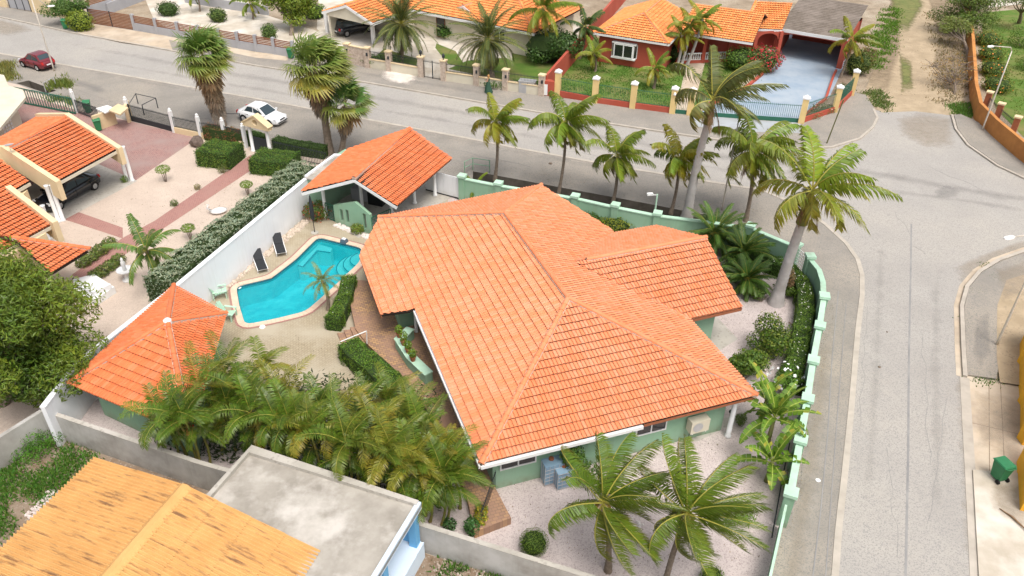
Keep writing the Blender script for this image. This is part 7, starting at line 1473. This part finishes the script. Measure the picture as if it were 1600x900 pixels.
lf = LF(); b = G(1232,505); frond(lf, np.array(b)+[0,0,.08], R(-62), 4, 1.6, 8, 18, .18, .03, 0, BR, BR, BR, .1); tag(lf.build('fallen_frond', deadM), 'fallen brown frond on the gravel inside the hedge', 'debris')
mb = MB(); b = G(1278,751); mb.lathe(b+UPV*.012, [(.1,0),(.12,.02),(.03,.03)], 7); tag(mb.build('litter', white), 'scrap of white litter on the road shoulder', 'litter')
# ---------------------------------------------------------------- person on the far pavement
def person(loc, facing):
    e = thing('person', 'person in long dark green dress with a phone walking on far pavement', 'person', (0,0,0)); skin = mat('skin', (.50,.27,.18), rough=.6); dress = mat('dark_green_dress', (.035,.085,.055), (.028,.07,.045), 8, rough=.9); hair = mat('fair_hair', (.42,.24,.09), (.34,.18,.06), 12, rough=.7)
    J = {'pelvis': (0,0,.95,.13), 'waist': (0,0,1.1,.11), 'chest': (.01,0,1.28,.135), 'neckb': (.01,0,1.42,.055), 'head0': (.03,0,1.50,.07), 'head1': (.035,0,1.60,.095), 'head2': (.03,0,1.67,.06), 'shl': (.01,.15,1.38,.05), 'ell': (.0,.20,1.13,.04), 'hal': (.22,.12,1.15,.028), 'shr': (.01,-.15,1.38,.05), 'elr': (.0,-.20,1.13,.04), 'har': (.24,-.06,1.17,.028), 'hipl': (0,.09,.9,.09), 'knl': (.08,.09,.5,.06), 'anl': (.12,.09,.09,.04), 'tol': (.25,.09,.04,.035), 'hipr': (0,-.09,.9,.09), 'knr': (.0,-.09,.5,.06), 'anr': (-.14,-.09,.12,.04), 'tor': (-.03,-.09,.04,.035)}
    E_ = [('pelvis','waist'),('waist','chest'),('chest','neckb'),('neckb','head0'),('head0','head1'),('head1','head2'),('chest','shl'),('shl','ell'),('ell','hal'),('chest','shr'),('shr','elr'),('elr','har'),('pelvis','hipl'),('hipl','knl'),('knl','anl'),('anl','tol'),('pelvis','hipr'),('hipr','knr'),('knr','anr'),('anr','tor')]
    for s_, h in ((1,'hal'), (-1,'har')):
        hx, hy, hz, _ = J[h]
        for i in range(4): J[f'{h}f{i}'] = (hx+.055, hy-.02+.014*i, hz+.005, .009); J[f'{h}g{i}'] = (hx+.085-.006*abs(i-1.5), hy-.02+.014*i, hz-.012, .008); E_ += [(h, f'{h}f{i}'), (f'{h}f{i}', f'{h}g{i}')]
        J[f'{h}t'] = (hx+.025, hy-s_*.035, hz+.02, .010); E_.append((h, f'{h}t'))
    J['nose'] = (.135,0,1.585,.016); E_.append(('head1', 'nose'))
    ks = list(J); me = bpy.data.meshes.new('body'); me.from_pydata([J[k][:3] for k in ks], [(ks.index(a), ks.index(b)) for a, b in E_], []); ob = bpy.data.objects.new('body', me); COL.objects.link(ob)
    md = ob.modifiers.new('Skin', 'SKIN'); sv = me.skin_vertices[0].data
    for i, k in enumerate(ks): sv[i].radius = (J[k][3],)*2; sv[i].use_root = (k == 'pelvis')
    ss = ob.modifiers.new('Sub', 'SUBSURF'); ss.levels = 1; ss.render_levels = 1; dg = bpy.context.evaluated_depsgraph_get(); nm = bpy.data.meshes.new_from_object(ob.evaluated_get(dg)); ob.modifiers.clear(); ob.data = nm; nm.materials.append(skin); ob.parent = e
    mb = MB(); pr = [(.40,.06),(.36,.25),(.28,.6),(.19,.92),(.135,1.08),(.16,1.28),(.13,1.38)]; n = 16; V = []
    for r_, z in pr:
        for k in range(n): a = 2*math.pi*k/n; w_ = 1+(.10*math.sin(a*5) if z < .8 else 0); V.append((r_*w_*math.cos(a)*.95-.10*max(0, .6-z), r_*w_*math.sin(a), z))
    mb.add(V, [(i*n+k, i*n+(k+1) % n, (i+1)*n+(k+1) % n, (i+1)*n+k) for i in range(len(pr)-1) for k in range(n)]); mb.build('dress', dress, e, smooth=True)
    mb = MB(); mb.lathe((-.02,0,0), [(.05,1.22),(.10,1.32),(.10,1.45),(.115,1.58),(.11,1.66),(.06,1.72),(.01,1.735)], 10, sx=.9); mb.build('hair', hair, e, smooth=True)
    for s_ in (-1, 1): mb = MB(); mb.lathe((.118, s_*.035, 1.61), [(.004,-.012),(.011,0),(.004,.012)], 6); mb.build('eye', black, e)
    mb = MB(); mb.box((.125,0,1.535), (.015,.045,.012)); mb.build('mouth', terracotta, e)
    e.location = loc; e.rotation_euler = (0, 0, facing)
    return e
pl_ = G(763,147)+UPV*.125; person(pl_, R(165))
ph = MB(); ph.box((pl_.x-.30, pl_.y+.08, pl_.z+1.2), (.02,.075,.15), R(165)); tag(ph.build('phone', black), 'dark phone held by the person in green dress', 'phone')
# road litter: stones and stains that sit on the tarmac
for lab, x, y, s_ in (('small dark stone on the side road', 1374,574, .09), ('dark stone on the main road by the palms', 860,256, .16), ('dark chip on the side road near kerb', 1386,519, .06)): b = G(x, y); mb = MB(); mb.lathe(b, [(s_,.01),(s_*.8,s_*.6),(s_*.2,s_*.8)], 6); tag(mb.build('stone', barkm), lab, 'stone')

# cracks in the tarmac, oil spots, leaf litter
random.seed(77)
def crack(x, y, dx, dy, n, jit, w):
    pts = []; 
    for i in range(n): pts.append((x+dx*i+random.gauss(0, jit), y+dy*i+random.gauss(0, jit*.5)))
    o = MB().ribbon(GP(pts), w*.6, -.02, .0185).build('crack', asphalt_dark); o['kind'] = 'structure'
for a in ((1355,480,-1.2,18,12,1.6,.025), (1440,520,1.0,16,14,2.2,.022), (1400,330,6,10,8,3,.025), (1200,240,18,4,9,3,.03), (1330,300,-2,14,8,3,.025), (600,190,22,4.2,10,2.5,.035), (250,128,20,3.5,12,1.8,.04), (880,235,18,3.4,9,2,.03), (1480,620,-2.5,18,12,2,.022), (1385,700,2,17,11,2.5,.02), (1450,260,12,5,9,2.5,.03), (1260,700,-3,14,13,1.5,.02), (700,232,16,3.6,9,1.5,.03)): crack(*a)
for x, y, r_ in ((1250,270,30), (980,238,26), (560,172,26), (330,128,24), (1480,300,26)): soft('oil_spot', [(x+r_*math.cos(t_*.785), y+r_*.5*math.sin(t_*.785)) for t_ in range(8)], .0182, wear_dark, .5)
def litter(name, label, poly, n, s_, cols):
    pts = [flatv(p) for p in poly]; A = np.array([p[:2] for p in pts]); tri = np.array(tessellate_polygon([pts])); ar = np.array([abs((A[b]-A[a])[0]*(A[c]-A[a])[1]-(A[b]-A[a])[1]*(A[c]-A[a])[0]) for a, b, c in tri]); k = RNG.choice(len(tri), n, p=ar/ar.sum()); u, v = RNG.random(n), RNG.random(n); f = u+v > 1; u[f] = 1-u[f]; v[f] = 1-v[f]; T = tri[k]
    X = A[T[:, 0]]+(A[T[:, 1]]-A[T[:, 0]])*u[:, None]+(A[T[:, 2]]-A[T[:, 0]])*v[:, None]; P = np.concatenate([X, np.full((n, 1), .04)], 1); lf = LF(); C = np.array(cols)[RNG.integers(0, len(cols), n)]*RNG.uniform(.7,1.3,(n,1)); leaves(lf, P, np.repeat(np.array([[0,0,1.]]), n, 0), s_, np.concatenate([C, np.ones((n,1))], 1), elong=.45, tilt=.4)
    o = lf.build(name, deadM, None, 'stuff'); o['label'] = label; o['category'] = 'leaf litter'
LC = [(.20,.13,.06),(.13,.09,.05),(.26,.19,.08),(.10,.10,.04)]
litter('leaf_litter', 'dry leaves scattered over front gravel yard', GP([(770,760),(900,730),(1100,690),(1160,700),(1210,880),(960,900),(780,820)]), 520, .07, LC); litter('leaf_litter', 'dry leaves on the gravel right of the wing', GP([(1125,500),(1170,440),(1230,470),(1220,640),(1180,620)]), 420, .07, LC); litter('leaf_litter', 'dry leaves along the street shoulder', GP([(1292,470),(1305,480),(1250,800),(1215,890),(1222,800)]), 380, .06, LC); litter('leaf_litter', 'dry leaves in the neighbour gravel garden', GP([(140,440),(270,380),(460,280),(390,270),(220,300),(120,380)]), 420, .08, LC); litter('leaf_litter', 'dry leaves on the pool deck near the palms', GP([(350,545),(480,580),(560,575),(540,530),(420,520)]), 260, .06, LC); litter('leaf_litter', 'dry leaves along the ditch side of the road', GP([(740,262),(900,292),(1060,325),(1170,345),(1190,330),(980,285),(780,250)]), 360, .08, LC); litter('leaf_litter', 'dead leaves lying on the dirt lane edges', GP([(1345,150),(1390,60),(1500,60),(1515,165)]), 500, .1, LC)
